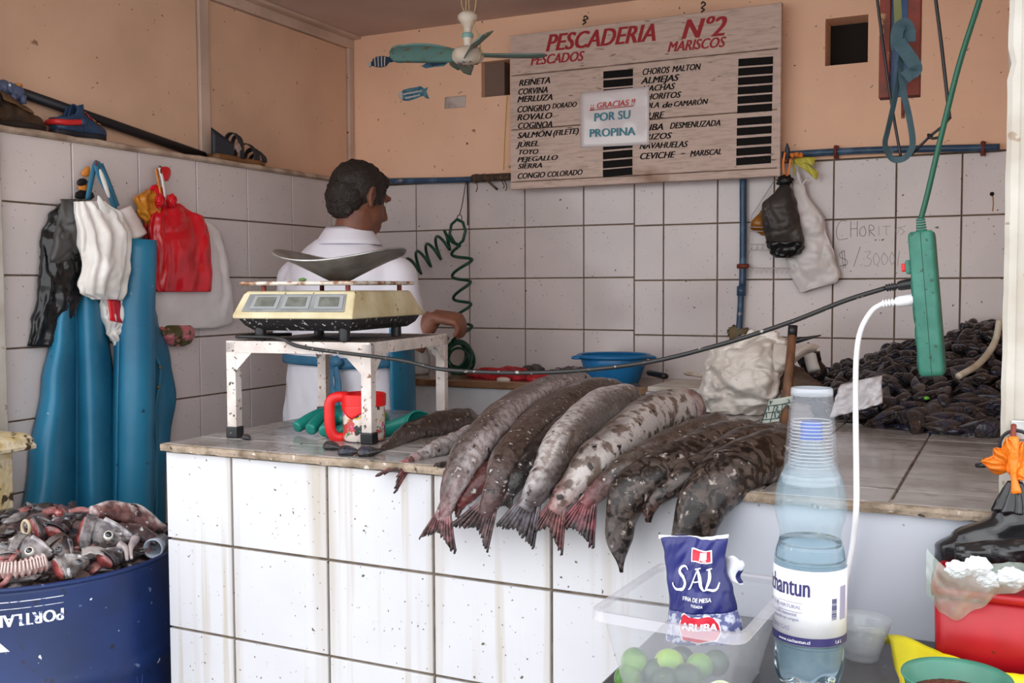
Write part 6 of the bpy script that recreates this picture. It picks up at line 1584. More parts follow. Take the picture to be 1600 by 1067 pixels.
fish_head('fish head pointing up at the far left edge of the barrel', (6, 890), (10, 856), .030, 3, eyer=.010, low=(.62, .6, .6), darkeye=True)
fish_head('pale fish head with a dark eye lying at the near rim of the barrel', (86, 900), (140, 884), .030, 4, eyer=.009, eye=.5, low=(.55, .52, .50), darkeye=True)
fish_head('round dark fish head behind the large one near the blue apron', (52, 836), (82, 828), .030, 5, eyer=.007, darkeye=True, low=(.16, .13, .13), top=(.06, .05, .05))
fish_head('black gilled fish head leaning at the back of the barrel heap', (80, 842), (118, 812), .026, 6, low=(.10, .08, .09), top=DK, eyer=.006, darkeye=True)
fish_head('dark orange tinged fish head in the middle of the barrel heap', (84, 858), (112, 880), .032, 7, low=(.12, .07, .05), top=(.05, .03, .03), eyer=.007, darkeye=True)
fish_head('small shadowed fish head right of the pale flap in the barrel', (160, 886), (200, 868), .026, 8, low=(.14, .12, .13), top=DK, eyer=.006, darkeye=True)
# carcass with a pale belly lying across the top right
def scrap_body(name, label, pts, rad, top, low, roll=0, seed=0, mat=None, cat='fish scrap', dz=.02, raise_=.015):
    S = spline([sat(x, y, dz)+V((0, 0, raise_)) for x, y in pts], 30); rings = []; cols = []; n = 30; m = 18
    rk = [(i/(len(rad)-1), r) for i, r in enumerate(rad)]
    o_ = V((.3, -.6, .8))
    for i, p in enumerate(S):
        T = (S[min(i+1, n-1)]-S[max(i-1, 0)]).normalized(); a = (o_-T*o_.dot(T)).normalized(); b = T.cross(a); r = interp(rk, i/(n-1))
        rings.append([p+a*(r*.7*math.cos(2*PI*j/m))+b*(r*math.sin(2*PI*j/m)*(1+.1*N((i*.3, j*.5, seed)))) for j in range(m)])
        cols += [mixc(low, top, .5+1.2*math.cos(2*PI*j/m-roll)+.8*N((i*.4, j*.4, seed))) for j in range(m)]
    return tag(MB().loft(rings).build(name, mat or m_hs, cols=cols), label, cat)
scrap_body('fish_carcass', 'pale pink fish carcass lying across the top right of the barrel heap', [(146, 815), (175, 813), (215, 822), (256, 842)], [.020, .030, .032, .014], (.22, .10, .09), (.95, .82, .78), 1.2, 1, raise_=.022)
scrap_body('fish_carcass', 'brown edged fish carcass under the pale pink one at the right rim', [(180, 835), (215, 842), (246, 856)], [.014, .022, .014], (.10, .06, .06), (.5, .44, .42), .4, 2)
scrap_body('fish_bone', 'pink rib strip lying along the top of the barrel heap', [(108, 807), (125, 804), (143, 806)], [.006, .008, .006], (.45, .18, .17), (.52, .26, .24), 0, 3, raise_=.012)
sp_ = thing('fish_spine', 'pink fish backbone with ribbed vertebrae lying at the near left rim', 'fish scrap', sat(40, 902))
S = spline([sat(-8, 905, .02)+V((0, 0, .02)), sat(30, 905, .02)+V((0, 0, .022)), sat(72, 894, .02)+V((0, 0, .022))], 60)
MB().tube(S, lambda t: .017+.004*math.sin(t*60), 12).build('vertebrae', M('raw_bone', (.50, .26, .24), .3, c2=(.60, .48, .44), sc2=70, coat=.4), sp_)
mb = MB()
for k in range(3, 57, 3):
    T = (S[k+1]-S[k]).normalized(); s = T.cross(V((0, 0, 1))).normalized(); mb.tube([S[k]+V((0, 0, .012)), S[k]+V((0, 0, .020))+s*.018, S[k]+s*.026], .0022, 5)
mb.build('rib', M('pale_bone', (.66, .52, .48), .35), sp_)
mb = MB(); S = spline([sat(28, 880, .02)+V((0, 0, .025)), sat(18, 896, .02)+V((0, 0, .028)), sat(12, 915, .02)+V((0, 0, .015)), sat(2, 922, .0)+V((0, 0, .01))], 24)
tag(mb.tube(S, .006, 8).build('gut_strand', m_gill), 'red brown gut strand hanging over the near left rim of the barrel', 'fish scrap')
c = sat(244, 862, .02)+V((0, 0, .012))
gt = thing('fish_gullet', 'blue grey tubular fish gullet open towards the right rim', 'fish scrap', c)
MB().tube([c+V((-.03, .05, 0)), c+V((0, 0, 0)), c+V((.008, -.018, .0))], lambda t: .016+.006*t, 18, cap=(True, False)).build('tube_wall', M('grey_blue_membrane', (.34, .38, .44), .25, coat=.5), gt, solid=.004)
for k, pts in enumerate(([(186, 866), (196, 872), (199, 890)], [(212, 856), (204, 872), (206, 888)])):
    S = spline([sat(x, y, .02)+V((0, 0, .022)) for x, y in pts], 14)
    tag(MB().tube(S, lambda t: .011*(1-t*.7), 9).build('gill_arch', M('grey_gill', (.30, .25, .26), .3, c2=(.5, .42, .40), sc2=40, coat=.4)), ['curved grey gill arch pointing down near the right rim', 'second pale gill arch beside the blue grey gullet'][k], 'fish scrap')
def flapf(u, v):
    p = sat(lerp(128, 172, u), lerp(872, 884, v)+4*u, .02); p.z += .022+.008*math.sin(PI*u)+.004*N((u*5, v*5, 1)); return p
tag(MB().grid(flapf, 10, 5).build('skin_flap', M('grey_skin_flap', (.36, .32, .30), .3, coat=.4), solid=.002), 'grey skin flap lying above the pale fish head in the barrel', 'fish scrap')
c = sat(92, 815, .03); tag(MB().ball(c+V((0, 0, .02)), (.014, .010, .009), 12, 8, lambda d, p: p*(1+.5*N(d*3))).build('red_gill_bit', m_gill), 'bright red gill bit at the back of the barrel heap', 'fish scrap')
S = [sat(41, 838, .02)+V((.012*math.cos(a), 0, .02+.016*math.sin(a))) for a in [2*PI*k/20 for k in range(20)]]
tag(MB().tube(S, .004, 7, loop=True).build('cartilage_ring', M('yellow_cartilage', (.45, .36, .24), .35, coat=.4)), 'yellowish cartilage ring at the back left of the barrel heap', 'fish scrap')
# ------------------------------------------------------------------ foreground table
TZ = .720
m_tab = M('dark_wet_table', (.035, .032, .036), .3, c2=(.07, .065, .065), sc2=7, specks=[((.2, .19, .18), 60, .70, .74)], bump=(40, .2))
tb = thing('serving_table', 'dark wet table standing against the front of the tiled counter', 'table', (0, 1.3, 0))
MB().box2((-.512, .95, TZ-.03), (.62, 1.705, TZ)).build('table_top', m_tab, tb, smooth=False, bevel=.004)
for x in (-.48, .58):
    for y in (1.0, 1.66): MB().box2((x-.02, y-.02, 0), (x+.02, y+.02, TZ-.03)).build('leg', m_darkbar, tb, smooth=False)

# clear tub with limes and a salt bag
m_tub = M('clear_cloudy_plastic', (.58, .59, .63), .16, alpha=.36, coat=.3, specks=[((.75, .75, .78), 40, .70, .76)])
m_tubrim = M('clear_rim_plastic', (.62, .60, .65), .15, alpha=.42, coat=.4)
tub = thing('plastic_tub', 'clear rectangular plastic tub holding limes and the salt bag', 'tub', (-.39, 1.37, TZ))
R1 = [V((-.488, 1.250, .846)), V((-.297, 1.236, .846)), V((-.288, 1.492, .846)), V((-.476, 1.502, .846))]
R0 = [V((-.462, 1.278, TZ+.001)), V((-.326, 1.268, TZ+.001)), V((-.320, 1.470, TZ+.001)), V((-.452, 1.478, TZ+.001))]
def rround(q, r, n=5):
    out = []; c = sum(q, V())/4
    for i in range(4):
        p, a, b = q[i], (q[i-1]-q[i]).normalized(), (q[(i+1) % 4]-q[i]).normalized()
        for k in range(n):
            t = k/(n-1); A, B = p+a*r, p+b*r; out.append((A.lerp(p, t)).lerp(p.lerp(B, t), t))
    return out
wall_r = [[a.lerp(b, t) for a, b in zip(rround(R0, .02), rround(R1, .022))] for t in (0, .04, .3, .6, .9, 1)]
MB().loft(wall_r, cap=(True, False)).build('tub_wall', m_tub, tub, auto=40)
cR = sum(R1, V())/4
def off(q, d, dz): return [p+(V((p.x-cR.x, p.y-cR.y, 0)).normalized()*d)+V((0, 0, dz)) for p in q]
rr_ = rround(R1, .022)
MB().loft([rr_, off(rr_, .003, .003), off(rr_, .012, .003), off(rr_, .013, -.010), off(rr_, .010, -.010)], cap=(False, False)).build('tub_rim', m_tubrim, tub, auto=40)
m_lime = M('lime_skin', (.15, .34, .02), .32, c2=(.035, .12, .015), sc2=16, rng=(.42, .62), coord='objrand', bump=(90, .3, .003), coat=.2)
m_lime2 = M('yellow_lime_skin', (.40, .55, .02), .32, c2=(.20, .42, .02), sc2=18, bump=(90, .3, .003), coat=.2)
m_limed = M('dark_lime_skin', (.030, .075, .020), .32, c2=(.015, .035, .012), sc2=20, bump=(90, .3, .003), coat=.2)
for k, (x, y, Y, r, mt, lab) in enumerate((
        (991, 1034, 1.315, .0185, m_lime, 'bright green lime at the upper left of the limes in the tub'), (981, 1060, 1.297, .0185, m_lime, 'green lime in the front left corner of the tub'),
        (1046, 1037, 1.335, .0200, m_lime2, 'yellow green lime, brightest in the middle of the tub'), (1020, 1052, 1.320, .0185, m_limed, 'dark green lime behind the yellow green one'),
        (1092, 1042, 1.340, .0180, m_lime, 'green lime right of the yellow green lime'), (1074, 1060, 1.302, .0195, m_limed, 'dark lime at the front middle of the tub'),
        (1040, 1064, 1.292, .0185, m_limed, 'dark lime touching the tub front below the yellow green one'), (1118, 1036, 1.370, .018, m_limed, 'dark lime at the back right under the salt bag'), (1066, 1030, 1.385, .018, m_limed, 'dark lime farthest back under the salt bag'))):
    c = at(x, y, Y=Y); c.z = max(c.z, TZ+.003+r*.95)
    t = thing('lime', lab, 'lime', c, 'limes in the tub')
    d_ = V((math.sin(k*2.1), math.cos(k*1.7), .5)).normalized(); fr = frame(c, d_, y=(0, 0, 1))
    b = MB().ball((0, 0, 0), (r, r, r*1.0), 22, 16); b.v = [V((p.x*(1.10 if p.x > 0 else 1.02)*(1+.06*max(0, abs(p.x)/r-.9)), p.y, p.z)) for p in b.v]
    b.xf(fr).build('rind', mt, t)
    MB().cyl((r*1.07, 0, 0), (r*1.13, 0, 0), .0030, 10).xf(fr).build('stem_end', M('lime_stem', (.12, .13, .04), .6), t)
c = at(1126, 1064, Y=1.298); c.z = TZ+.022
hl = thing('lime_half', 'cut lime half with pale flesh at the front right of the tub', 'lime', c)
fr = frame(c, (1, 0, .15), z=(.12, -.75, .65)); r = .0205
MB().ball((0, 0, 0), r, 24, 14, lambda d, p: V((p.x, p.y, min(p.z, 0)))).xf(fr).build('rind', m_lime, hl)
MB().lathe((0, 0, .0004), [(.0003, 0), (r*.86, 0), (r*.99, -.0004)], 28).xf(fr).build('pith', M('lime_pith', (.66, .74, .42), .4), hl)
for k in range(9):
    a0, a1 = 2*PI*k/9+.07, 2*PI*(k+1)/9-.07
    q = [(.0022*math.cos((a0+a1)/2), .0022*math.sin((a0+a1)/2))]+[(r*.82*math.cos(lerp(a0, a1, j/5)), r*.82*math.sin(lerp(a0, a1, j/5))) for j in range(6)]
    MB().prism(q, fr @ Matrix.Translation((0, 0, .0010)), .0008).build('segment', M('lime_flesh', (.42, .58, .20), .2) if k == 0 else bpy.data.materials['lime_flesh'], hl, smooth=False)

# blue salt bag -----------------------------------------------------
sbag = thing('salt_bag', 'torn blue one kilo bag of table salt with white SAL lettering', 'bag', at(1098, 990, Y=1.39))
m_sb = M('blue_salt_film', (.008, .012, .105), .28, c2=(.014, .018, .15), sc2=14, bump=(26, 1.0, .03, 'crumple'), coat=.2)
m_sw = M('salt_white_print', (.82, .82, .86), .3); m_sr = M('salt_red_print', (.62, .015, .04), .3)
m_salt = M('salt_crystal_print', (.10, .11, .26), .35, c2=(.50, .52, .62), sc2=120, rng=(.48, .58), bump=(60, .5, .004))
Lb = [(840, 1030), (868, 1036), (900, 1040), (940, 1045), (960, 1044), (1000, 1040)]; Rb = [(840, 1138), (868, 1134), (890, 1136), (920, 1146), (950, 1152), (975, 1160), (1000, 1158)]
WY = 1.395
def bag_pt(px, py, o=0.0, side=1):
    l, r_ = interp(Lb, py), interp(Rb, py); u = max(0, min(1, (px-l)/(r_-l))); v = max(0, min(1, (py-842)/158))
    p = at(px, py, Y=WY)
    d = (.004+.026*v**.7)*math.sin(PI*max(.0, min(1, u)))**.7
    cr = .010*N((u*3.2+v*1.0, v*2.4, 1.3))*(1-.35*v)+.006*(abs(N((u*7+v*5, v*4, 5.1)))-.25)+.004*math.sin(11*u+5*v)
    cr *= min(1, 6*u, 6*(1-u))
    p.y += side*(-d)-(cr if side > 0 else 0)-o+.010*math.sin(5*u+1)*(1-v)
    return p
def bagf(side):
    def f(u, v):
        py = lerp(842, 1000, v)-(3*math.sin(5*u)+4*u)*(1-v)
        return bag_pt(lerp(interp(Lb, py), interp(Rb, py), u), py, 0, side)
    return f
def bag_grid(v0, v1, mat, nm, o=0):
    mb = MB(); nu, nv = 46, int(60*(v1-v0))+2
    F, B_ = bagf(1), bagf(-1)
    mb.grid(lambda u, v: F(u, lerp(v0, v1, v)), nu, nv); mb.grid(lambda u, v: B_(u, lerp(v0, v1, v)), nu, nv)
    return mb.build(nm, mat, sbag, solid=.0006)
bag_grid(0, .70, m_sb, 'upper_film'); bag_grid(.70, 1, m_salt, 'crystal_film')
def bpatch(pts, o, mat, nm, par=sbag, n=14):
    """filled outline given in photograph pixels, laid on the bag film"""
    cx = sum(p[0] for p in pts)/len(pts); cy = sum(p[1] for p in pts)/len(pts); mb = MB(); m_ = len(pts); vs_ = []; fs = []
    K = 5
    for k in range(K+1):
        for x, y in pts: vs_.append(bag_pt(lerp(cx, x, k/K), lerp(cy, y, k/K), o))
    for k in range(K):
        for j in range(m_): fs.append((k*m_+j, k*m_+(j+1) % m_, (k+1)*m_+(j+1) % m_, (k+1)*m_+j))
    return mb.addx(vs_, fs).build(nm, mat, par)
def btext(body, x0, y0, x1, y1, caph, mat, o=.0016, bold=.02, shear=0, nm='lettering'):
    """text along a baseline given in photograph pixels"""
    size = caph/.70; wd = text_width(body, 1.0); L = math.hypot(x1-x0, y1-y0); k = L/(wd*size)
    dx, dy = (x1-x0)/L, (y1-y0)/L
    return text(nm, body, size, None, mat, sbag, ext=0, bold=bold*size, shear=shear, sx=k, warp=lambda p: bag_pt(x0+dx*p.x+dy*p.y, y0+dy*p.x-dx*p.y, o+p.z))
def wav(x0, y0, x1, y1, hgt, n=8):
    top_ = [(lerp(x0, x1, k/n), lerp(y0, y1, k/n)-1.2*math.sin(2*PI*k/n)) for k in range(n+1)]
    bot_ = [(lerp(x0, x1, k/n)+1, lerp(y0, y1, k/n)+hgt-1.2*math.sin(2*PI*k/n)) for k in range(n, -1, -1)]
    return top_+bot_
bpatch(wav(1083, 854, 1116, 856, 20), .0010, m_sw, 'flag_border'); bpatch(wav(1085, 856, 1114, 858, 16), .0017, m_sr, 'flag')
btext('1', 1089, 870, 1095, 870, 11, m_sw, o=.0026, bold=.03); btext('kg', 1098, 871, 1108, 872, 6, m_sw, o=.0026)
# SAL drawn with brush strokes of varying weight
def bstroke(pts, w_, nm='brush_letter', mat=m_sw):
    S = spline([V((x, y, 0)) for x, y in pts], 40); mb = MB(); vs_ = []; fs = []
    for i, p in enumerate(S):
        t = (S[min(i+1, 39)]-S[max(i-1, 0)]).normalized(); s = V((-t.y, t.x, 0)); w = w_(i/39) if callable(w_) else w_
        for k in range(4): q = p+s*(w*(k/3-.5)); vs_.append(bag_pt(q.x, q.y, .0018))
    for i in range(39):
        for k in range(3): fs.append((i*4+k, i*4+k+1, i*4+k+5, i*4+k+4))
    return mb.addx(vs_, fs).build(nm, mat, sbag)
bw_ = lambda a, b: (lambda t: a+b*math.sin(PI*t))
bstroke([(1078, 887), (1074, 882), (1067, 884), (1064, 891), (1070, 899), (1075, 907), (1071, 916), (1062, 918), (1054, 914), (1052, 909)], bw_(1.6, 3.2))
bstroke([(1081, 916), (1084, 913), (1090, 900), (1097, 884)], bw_(1.4, 1.2)); bstroke([(1097, 884), (1100, 898), (1102, 910), (1106, 917)], bw_(2.4, 2.4)); bstroke([(1087, 904), (1100, 902)], 2.0); bstroke([(1092, 884), (1101, 882)], 2.0)
bstroke([(1113, 884), (1114, 900), (1109, 916)], bw_(2.2, 2.2)); bstroke([(1106, 917), (1112, 915), (1120, 917), (1126, 914), (1129, 905)], bw_(1.6, 2.0)); bstroke([(1109, 886), (1117, 884)], 1.8)
btext('FINA DE MESA', 1072, 932, 1117, 934, 6.0, m_sw, bold=.03); btext('YODADA', 1087, 940, 1106, 942, 4.0, m_sw, bold=.03)
sh_ = [(1066, 972), (1072, 953), (1076, 950), (1084, 954), (1100, 956), (1115, 954), (1124, 958), (1131, 967), (1135, 980), (1128, 993), (1100, 997), (1074, 992)]
bpatch(sh_, .0010, m_sw, 'badge_border'); bpatch([(lerp(1100, x, .94), lerp(974, y, .92)) for x, y in sh_], .0018, m_sr, 'badge')
btext('ARUBA', 1074, 974, 1128, 977, 11, m_sw, o=.0042, bold=.05)
# torn flap at the upper right
def tear(u, v):
    p = at(lerp(1130, 1160, u)+4*math.sin(7*v), lerp(866, 912, v)+8*u*(1-v)+2*math.sin(9*u), Y=WY+.012-.008*math.sin(PI*u)); return p
MB().grid(tear, 12, 12).build('torn_flap', M('salt_film_inside', (.66, .67, .72), .3), sbag, solid=.0006)
MB().grid(lambda u, v: tear(.80+.24*u, .42+.50*v)+V((0, -.0015, 0)), 4, 8).build('torn_edge', m_sb, sbag, solid=.0006)
MB().grid(lambda u, v: tear(.22+.16*u, .72+.30*v)+V((0, -.0020, 0)), 4, 6).build('torn_print', m_sr, sbag, solid=.0005)
def topw(u, v): p = bag_pt(lerp(1026, 1139, u), lerp(838, 844, v)-4*u*(u), -.001); return p
MB().grid(topw, 40, 2).build('sealed_edge', m_sw, sbag, solid=.0008)

# water bottle with stacked cups -----------------------------------
BC = V((-.2475, 1.432, TZ+.0008))
bot = thing('water_bottle', 'large clear water bottle with white label and plastic cups over its neck', 'bottle', BC)
def glassy(name, col, ior, rough=.02, alpha=1):
    return M(name, col, rough, trans=1.0, ior=ior, alpha=alpha)
m_pet = M('clear_pet', (.30, .47, .57), .05, alpha=.25, coat=.6, spec=.8); m_water = glassy('bottle_water', (.80, .91, .97), 1.33, .0)
prof = [(.020, .004), (.034, .0), (.043, .006), (.0472, .020), (.0478, .035), (.0472, .055), (.0466, .069), (.0470, .073), (.0470, .172), (.0476, .178), (.0462, .190), (.0425, .202), (.0408, .213), (.0425, .224), (.0462, .236), (.0478, .250), (.0470, .266), (.0435, .284), (.036, .302), (.026, .318), (.0165, .330), (.0135, .336), (.0135, .348)]
def petal(z):
    return max(0, 1-z/.05)
b_ = MB(); n_ = 60; rings = []
PR = spline([V((r, z, 0)) for r, z in prof], 90)
for q in PR:
    ring = []
    for j in range(n_):
        a = 2*PI*j/n_; r = q.x*(1-.085*petal(q.y)*(.5+.5*math.cos(5*a)))
        ring.append(BC+V((r*math.cos(a), r*math.sin(a), q.y+.008*petal(q.y)*(.5+.5*math.cos(5*a)))))
    rings.append(ring)
b_.loft(rings, cap=(True, True)).build('bottle_wall', m_pet, bot)
wv = MB(); rings = []
for q in [q for q in PR if q.y < .205]:
    rings.append([BC+V((q.x*.965*(1-.085*petal(q.y)*(.5+.5*math.cos(5*2*PI*j/n_)))*math.cos(2*PI*j/n_), q.x*.965*(1-.085*petal(q.y)*(.5+.5*math.cos(5*2*PI*j/n_)))*math.sin(2*PI*j/n_), q.y+.002+.008*petal(q.y)*(.5+.5*math.cos(5*2*PI*j/n_)))) for j in range(n_)])
wv.loft(rings).build('water', m_water, bot)
m_cap = M('blue_cap', (.02, .09, .42), .35)
MB().lathe(BC, [(.0003, .366), (.013, .366), (.0145, .364), (.0145, .347), (.0158, .346), (.0158, .342), (.0145, .342)], 30).build('cap', m_cap, bot, auto=40)
m_lab = M('paper_label', (.78, .78, .82), .4, c2=(.70, .71, .77), sc2=26, bump=(30, .25)); m_nav = M('label_navy', (.035, .03, .13), .4); m_lpur = M('label_purple_grey', (.32, .30, .42), .5)
LRr = .0483
lab = MB().lathe(BC, [(LRr, .0715), (LRr, .1725)], 72).build('label', m_lab, bot, solid=.0004, offset=1)
MB().lathe(BC, [(LRr+.0007, .0720), (LRr+.0007, .0830)], 72).build('label_band', m_nav, lab)
aC = math.atan2(-BC.y, -BC.x)      # towards the lens side of the stall front
def ltext(body, size, zc, a_end, mat, nm='lettering', bold=.02, sx=1.0, o=.0010, a_start=None):
    wd = text_width(body, size)*sx
    a0 = a_start if a_start is not None else a_end-wd/LRr
    return text(nm, body, size, None, mat, lab, ext=0, bold=bold*size, sx=sx, warp=lambda p: BC+V(((LRr+o+p.z)*math.cos(a0+p.x/LRr), (LRr+o+p.z)*math.sin(a0+p.x/LRr), zc+p.y)))
ltext('cachantun', .036, .1385, aC-.02, m_nav, bold=.03, sx=.60)
ltext('AGUA MINERAL NATURAL', .0070, .1210, aC-.22, m_lpur); ltext('purificada de manantial', .0060, .1110, aC-.36, m_lpur); ltext('envasada en origen', .0060, .1045, aC-.30, m_lpur); ltext('CON GAS', .0085, .0900, aC-.56, m_lpur)
ltext('www.cachantun.cl', .0062, .0755, aC+.02, m_sw, o=.0014); ltext('1,6 L', .0062, .0755, aC+.95, m_sw, o=.0014)
for z in (.1290, .1165):
    MB().tube([BC+V(((LRr+.0008)*math.cos(aC-.95+.75*k/12), (LRr+.0008)*math.sin(aC-.95+.75*k/12), z)) for k in range(13)], .0004, 4).build('label_rule', m_lpur, lab)
rb_ = random.Random(2)
for k in range(22):      # barcode reading up the label
    z = .108+.0013*k; th = rb_.choice((.0003, .0005))
    MB().tube([BC+V(((LRr+.0008)*math.cos(aC+.62+.16*j/4), (LRr+.0008)*math.sin(aC+.62+.16*j/4), z)) for j in range(5)], th, 4).build('barcode_bar', m_nav, lab)
MB().grid(lambda u, v: BC+V(((LRr+.0008)*math.cos(aC+.92+.28*u), (LRr+.0008)*math.sin(aC+.92+.28*u), .106+.045*v)), 6, 2).build('label_block', m_lpur, lab)
# the stack of cups upside down over the neck
cups = thing('cup_stack', 'stack of clear plastic cups upside down on the bottle neck', 'cups', BC+V((0, 0, .29)))
m_cup = M('clear_cup_plastic', (.52, .55, .60), .08, alpha=.15, coat=.5, spec=.8); m_cuprim = M('clear_cup_rim', (.62, .66, .72), .12, alpha=.38, coat=.5)
CB = BC+V((0, 0, .286))
MB().lathe(CB, [(.0384, .0), (.0376, .010), (.0365, .014), (.0278, .118), (.0268, .124), (.0262, .126), (.0250, .122), (.0003, .121)], 48).build('cup_wall', m_cup, cups, auto=40)
MB().lathe(CB, [(.0376, .0095), (.0394, .0085), (.0398, .006), (.0390, .0035), (.0384, .001), (.0392, -.001), (.0386, -.003)], 48).build('cup_rim', m_cuprim, cups)
MB().lathe(CB, [(.0276, .116), (.0282, .119), (.0277, .1235), (.0268, .126)], 48).build('cup_foot', m_cuprim, cups)
for k in range(14):
    z = .020+.0047*k; r = .0300-.00028*k
    MB().tube([CB+V((r*math.cos(2*PI*j/40), r*math.sin(2*PI*j/40), z)) for j in range(40)], .0009, 6, loop=True).build('nested_rim', m_cuprim, cups)

# cut glass bowl
GB = V((-.197, 1.578, TZ+.0008))
gb = thing('glass_bowl', 'small cut glass bowl standing behind the water bottle', 'bowl', GB)
rings = []; pg = [(.0003, .004), (.020, .003), (.024, .0), (.0245, .004), (.0265, .010), (.033, .028), (.0385, .048), (.0425, .060), (.0415, .061), (.037, .048), (.031, .028), (.024, .012), (.0003, .010)]
for r, z in pg:
    ring = []
    for j in range(72):
        a = 2*PI*j/72; k = 1+(.035*math.cos(12*a+z*160) if .008 < z < .05 else 0); ring.append(GB+V((r*k*math.cos(a), r*k*math.sin(a), z)))
    rings.append(ring)
MB().loft(rings, cap=(False, False)).build('bowl_glass', M('cut_glass', (.55, .58, .60), .05, alpha=.26, coat=.8, spec=.9), gb)

# red bin with liner, papers and the black bag -----------------------
bl_ = at(1460, 905, Y=1.52).x
rbn = thing('red_bin', 'red plastic bin standing against the counter at the right edge', 'bin', (.0, 1.58, TZ))
m_rbin = M('red_bin_plastic', (.40, .006, .014), .38, c2=(.30, .004, .009), sc2=10, specks=[((.10, .01, .01), 34, .69, .73)])
q1 = [V((bl_, 1.50, .858)), V((.15, 1.50, .858)), V((.15, 1.655, .858)), V((bl_, 1.655, .858))]; q0 = [p+V((.004 if p.x < 0 else -.004, 0, TZ+.001-.858)) for p in q1]
MB().loft([rround(q0, .015), rround(q1, .018)], cap=(True, False)).build('bin_wall', m_rbin, rbn, solid=.003, offset=-1)
rq = rround(q1, .018); cR = sum(q1, V())/4
MB().loft([off(rq, .0, -.010), off(rq, .004, -.010), off(rq, .005, 0), off(rq, .001, .003), off(rq, -.003, .001)], cap=(False, False)).build('bin_rim', m_rbin, rbn)
m_clr = M('greenish_clear_film', (.30, .40, .33), .14, alpha=.40, coat=.5, c2=(.58, .62, .58), sc2=16, bump=(18, .8, .03, 'crumple'))
def lin(u, v):
    x = lerp(1448, 1640, u); top_y = lerp(856, 884, min(1, u*6))+6*math.sin(7*u); hem = interp([(0, 930), (.12, 958), (.25, 969), (.42, 950), (.6, 928), (1, 912)], u)
    y = lerp(top_y, hem, v); p = at(x, y, Y=1.494)
    p.y -= .006*math.sin(PI*v)+.008*abs(N((u*9, v*3, 2)))+.003*math.sin(24*u+3*v); return p
MB().grid(lin, 60, 16).build('bag_liner', m_clr, rbn)
m_pap = M('crumpled_paper', (.80, .80, .84), .6, bump=(20, .6, .03, 'crumple'))
for k, (x, y, r) in enumerate(((1497, 886, .020), (1528, 880, .022), (1580, 898, .022), (1545, 902, .02))):
    b = MB().ball(at(x, y+4, Y=1.57), (r*.82, r*.7, r*.6), 22, 16, lambda d, p, k=k: p*(1+.45*N(d*2.5, 1, k)-.25*abs(N(d*4, 1, k+9))))
    tag(b.build('paper_ball', m_pap, smooth=False), ['crumpled white paper at the left corner inside the red bin', 'crumpled white paper poking up beside the black bag in the bin', 'crumpled white paper at the right inside the red bin', 'crumpled white paper low in the middle of the red bin'][k], 'paper')
bb = thing('black_rubbish_bag', 'big black rubbish bag hanging from the jamb behind the red bin', 'rubbish bag', at(1580, 850, Y=1.64))
m_bb = M('glossy_black_film', (.010, .010, .011), .22, bump=(15, 1.0, .035, 'crumple'), coat=.3)
bpl2 = lambda x, y: at(x, y, Y=1.690)
bm_ = blob([(765, 1572, 1604), (785, 1562, 1640), (800, 1548, 1670), (830, 1490, 1720), (848, 1460, 1730), (880, 1458, 1732), (960, 1462, 1730)], bpl2, (0, -1, 0), lambda t: .008+.028*math.sin(PI*min(1, t+.1))**.8, n=80, m=50, nz=(22, .007), sq=2.8, seed=5, back=.15)
bm_.build('bag_body', m_bb, bb)
def fold(u, v):
    p = at(lerp(1492, 1660, u), lerp(838, 886, v)+10*(1-u)*(1-v), Y=1.60-.015*math.sin(PI*v)); p.y -= .010*abs(N((u*6, v*4, 3)))+.004*math.sin(16*u); return p
MB().grid(fold, 40, 14).build('bag_fold', m_bb, bb, solid=.001)
def neck(u, v):
    a = 2*PI*u; c = at(1586+2*v, lerp(752, 800, v), Y=1.665); r = lerp(.008, .030, v); k = 1+.22*math.sin(9*a+2*v)+.1*N((u*8, v*3, 1))
    return c+V((r*k*math.cos(a), .6*r*k*math.sin(a), 0))
MB().grid(neck, 60, 10).build('bag_neck', m_bb, bb, solid=.0008)
# orange bag tied on the ring
ob = thing('orange_tied_bag', 'bright orange bag knotted on the metal ring of the right jamb', 'plastic bag', at(1580, 735, Y=1.68))
m_ob = M('bright_orange_film', (.88, .24, .02), .3, c2=(.78, .17, .01), sc2=14, bump=(22, .7, .015), sss=.15)
kc = at(1583, 728, Y=1.672)
def leaf(tip, wd, seed, base=kc, up_=(0, -1, 0), cup=.010):
    T = at(*tip, Y=1.668-.006*seed); D = T-base; L = D.length; D.normalize(); s = D.cross(V(up_)).normalized()
    def f(u, v):
        w_ = wd*math.sin(PI*min(1, .12+.80*v))**.8; q = (u-.5)*2
        return base+D*(L*v*(1-.12*q*q*v))+s*(w_*q)+V((0, -cup*(1-q*q)*math.sin(PI*v)+.004*math.sin(9*q+seed+4*v)*v, .004*N((q*2, v*3, seed))))
    return MB().grid(f, 16, 14).build('film_petal', m_ob, ob, solid=.0008)
for tip, wd, sd_ in (((1533, 720), .016, 1), ((1553, 700), .015, 2), ((1574, 683), .013, 3), ((1600, 690), .010, 1), ((1604, 748), .014, 2)): leaf(tip, wd, sd_)
MB().tube(spline([kc+V((0, -.012, .045)), kc+V((.0, -.016, 0)), at(1588, 770, Y=1.655)], 14), lambda t: .0065+.002*math.sin(7*t), 9).build('twisted_tail', m_ob, ob)
MB().ball(kc+V((0, -.008, 0)), (.010, .009, .012), 16, 10, lambda d, p: p*(1+.3*N(d*4))).build('knot', m_ob, ob)
rg = thing('hook_ring', 'dark metal ring and hook plate on the right jamb above the orange bag', 'ring', at(1586, 690, Y=1.695))
c = at(1588, 696, Y=1.690)
MB().tube([c+V((.022*math.cos(a), 0, .022*math.sin(a))) for a in [2*PI*k/30 for k in range(30)]], .0024, 8, loop=True).build('ring_wire', m_darkbar, rg)
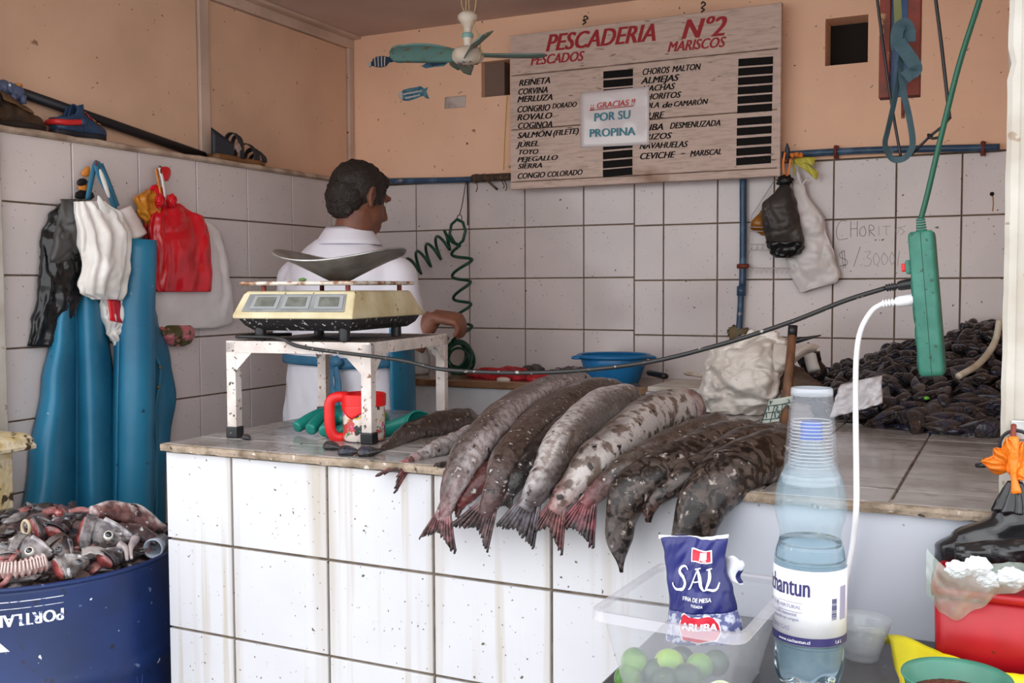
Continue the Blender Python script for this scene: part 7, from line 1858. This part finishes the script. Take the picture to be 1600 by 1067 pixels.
MB().box(at(1592, 672, Y=1.698), (.022, .006, .030)).build('hook_plate', m_steel, rg, smooth=False, bevel=.002); MB().tube(spline([at(1584, 664, Y=1.694), at(1583, 684, Y=1.682), at(1587, 692, Y=1.684)], 10), .004, 7).build('hook_pin', m_rust, rg)
tag(MB().tube([at(1538, 727, Y=1.700), at(1527, 727, Y=1.715)], .004, 8).build('jamb_bolt', m_black), 'small black bolt end beside the orange bag on the jamb', 'bolt')

# yellow bag under the green bowl of chilli
m_yel = M('yellow_film', (.80, .68, .02), .35, c2=(.68, .55, .01), sc2=10, bump=(16, .6, .02, 'crumple'))
def yel(u, v):
    bx = lerp(-.168, .20, u); back = 1.490+.10*max(0, 1-u*4.5)+.006*math.sin(9*u); y = lerp(back, 1.17, v)
    l = -.168+.05*v+.02*math.sin(6*v)
    x = lerp(l, .20, u); z = TZ+.002+.012*abs(math.sin(7*u+3*v))*(1-.6*v)+.016*abs(N((u*6, v*5, 1)))*(1-.5*v)+(.040*math.exp(-((v-.05)/.06)**2))
    inb = math.hypot(x+.057, y-1.332)
    if inb < .07: z = min(z, TZ+.004)
    return V((x, y, z))
tag(MB().grid(yel, 50, 40).build('yellow_bag', m_yel, solid=.0008), 'bright yellow plastic bag spread under the green bowl', 'plastic bag')
KB = V((-.057, 1.332, TZ+.0065))
kb = thing('green_bowl', 'small green plastic bowl standing on the yellow bag', 'bowl', KB)
m_kb = M('sea_green_plastic', (.065, .22, .155), .35, c2=(.05, .175, .12), sc2=12)
MB().lathe(KB, [(.0003, .0), (.030, .0), (.034, .002), (.050, .030), (.060, .068), (.0635, .074), (.0625, .076), (.058, .070), (.047, .032), (.031, .006), (.0003, .005)], 48).build('bowl_wall', m_kb, kb)
m_chi = M('chilli_flakes', (.16, .035, .015), .6, c2=(.05, .015, .01), sc2=160, rng=(.45, .58), specks=[((.45, .26, .08), 190, .64, .68), ((.30, .03, .015), 150, .60, .66)], bump=(130, 1.0, .006))
def chi(u, v):
    a = 2*PI*u; r = .0555*max(v, .002); return KB+V((r*math.cos(a), r*math.sin(a), .050+.010*(1-v*v)+.0016*N((math.cos(a)*r*500, math.sin(a)*r*500, 0))))
tag(MB().grid(chi, 72, 24).build('chilli_seasoning', m_chi), 'red brown chilli flakes filling the green bowl', 'seasoning', kind='stuff')
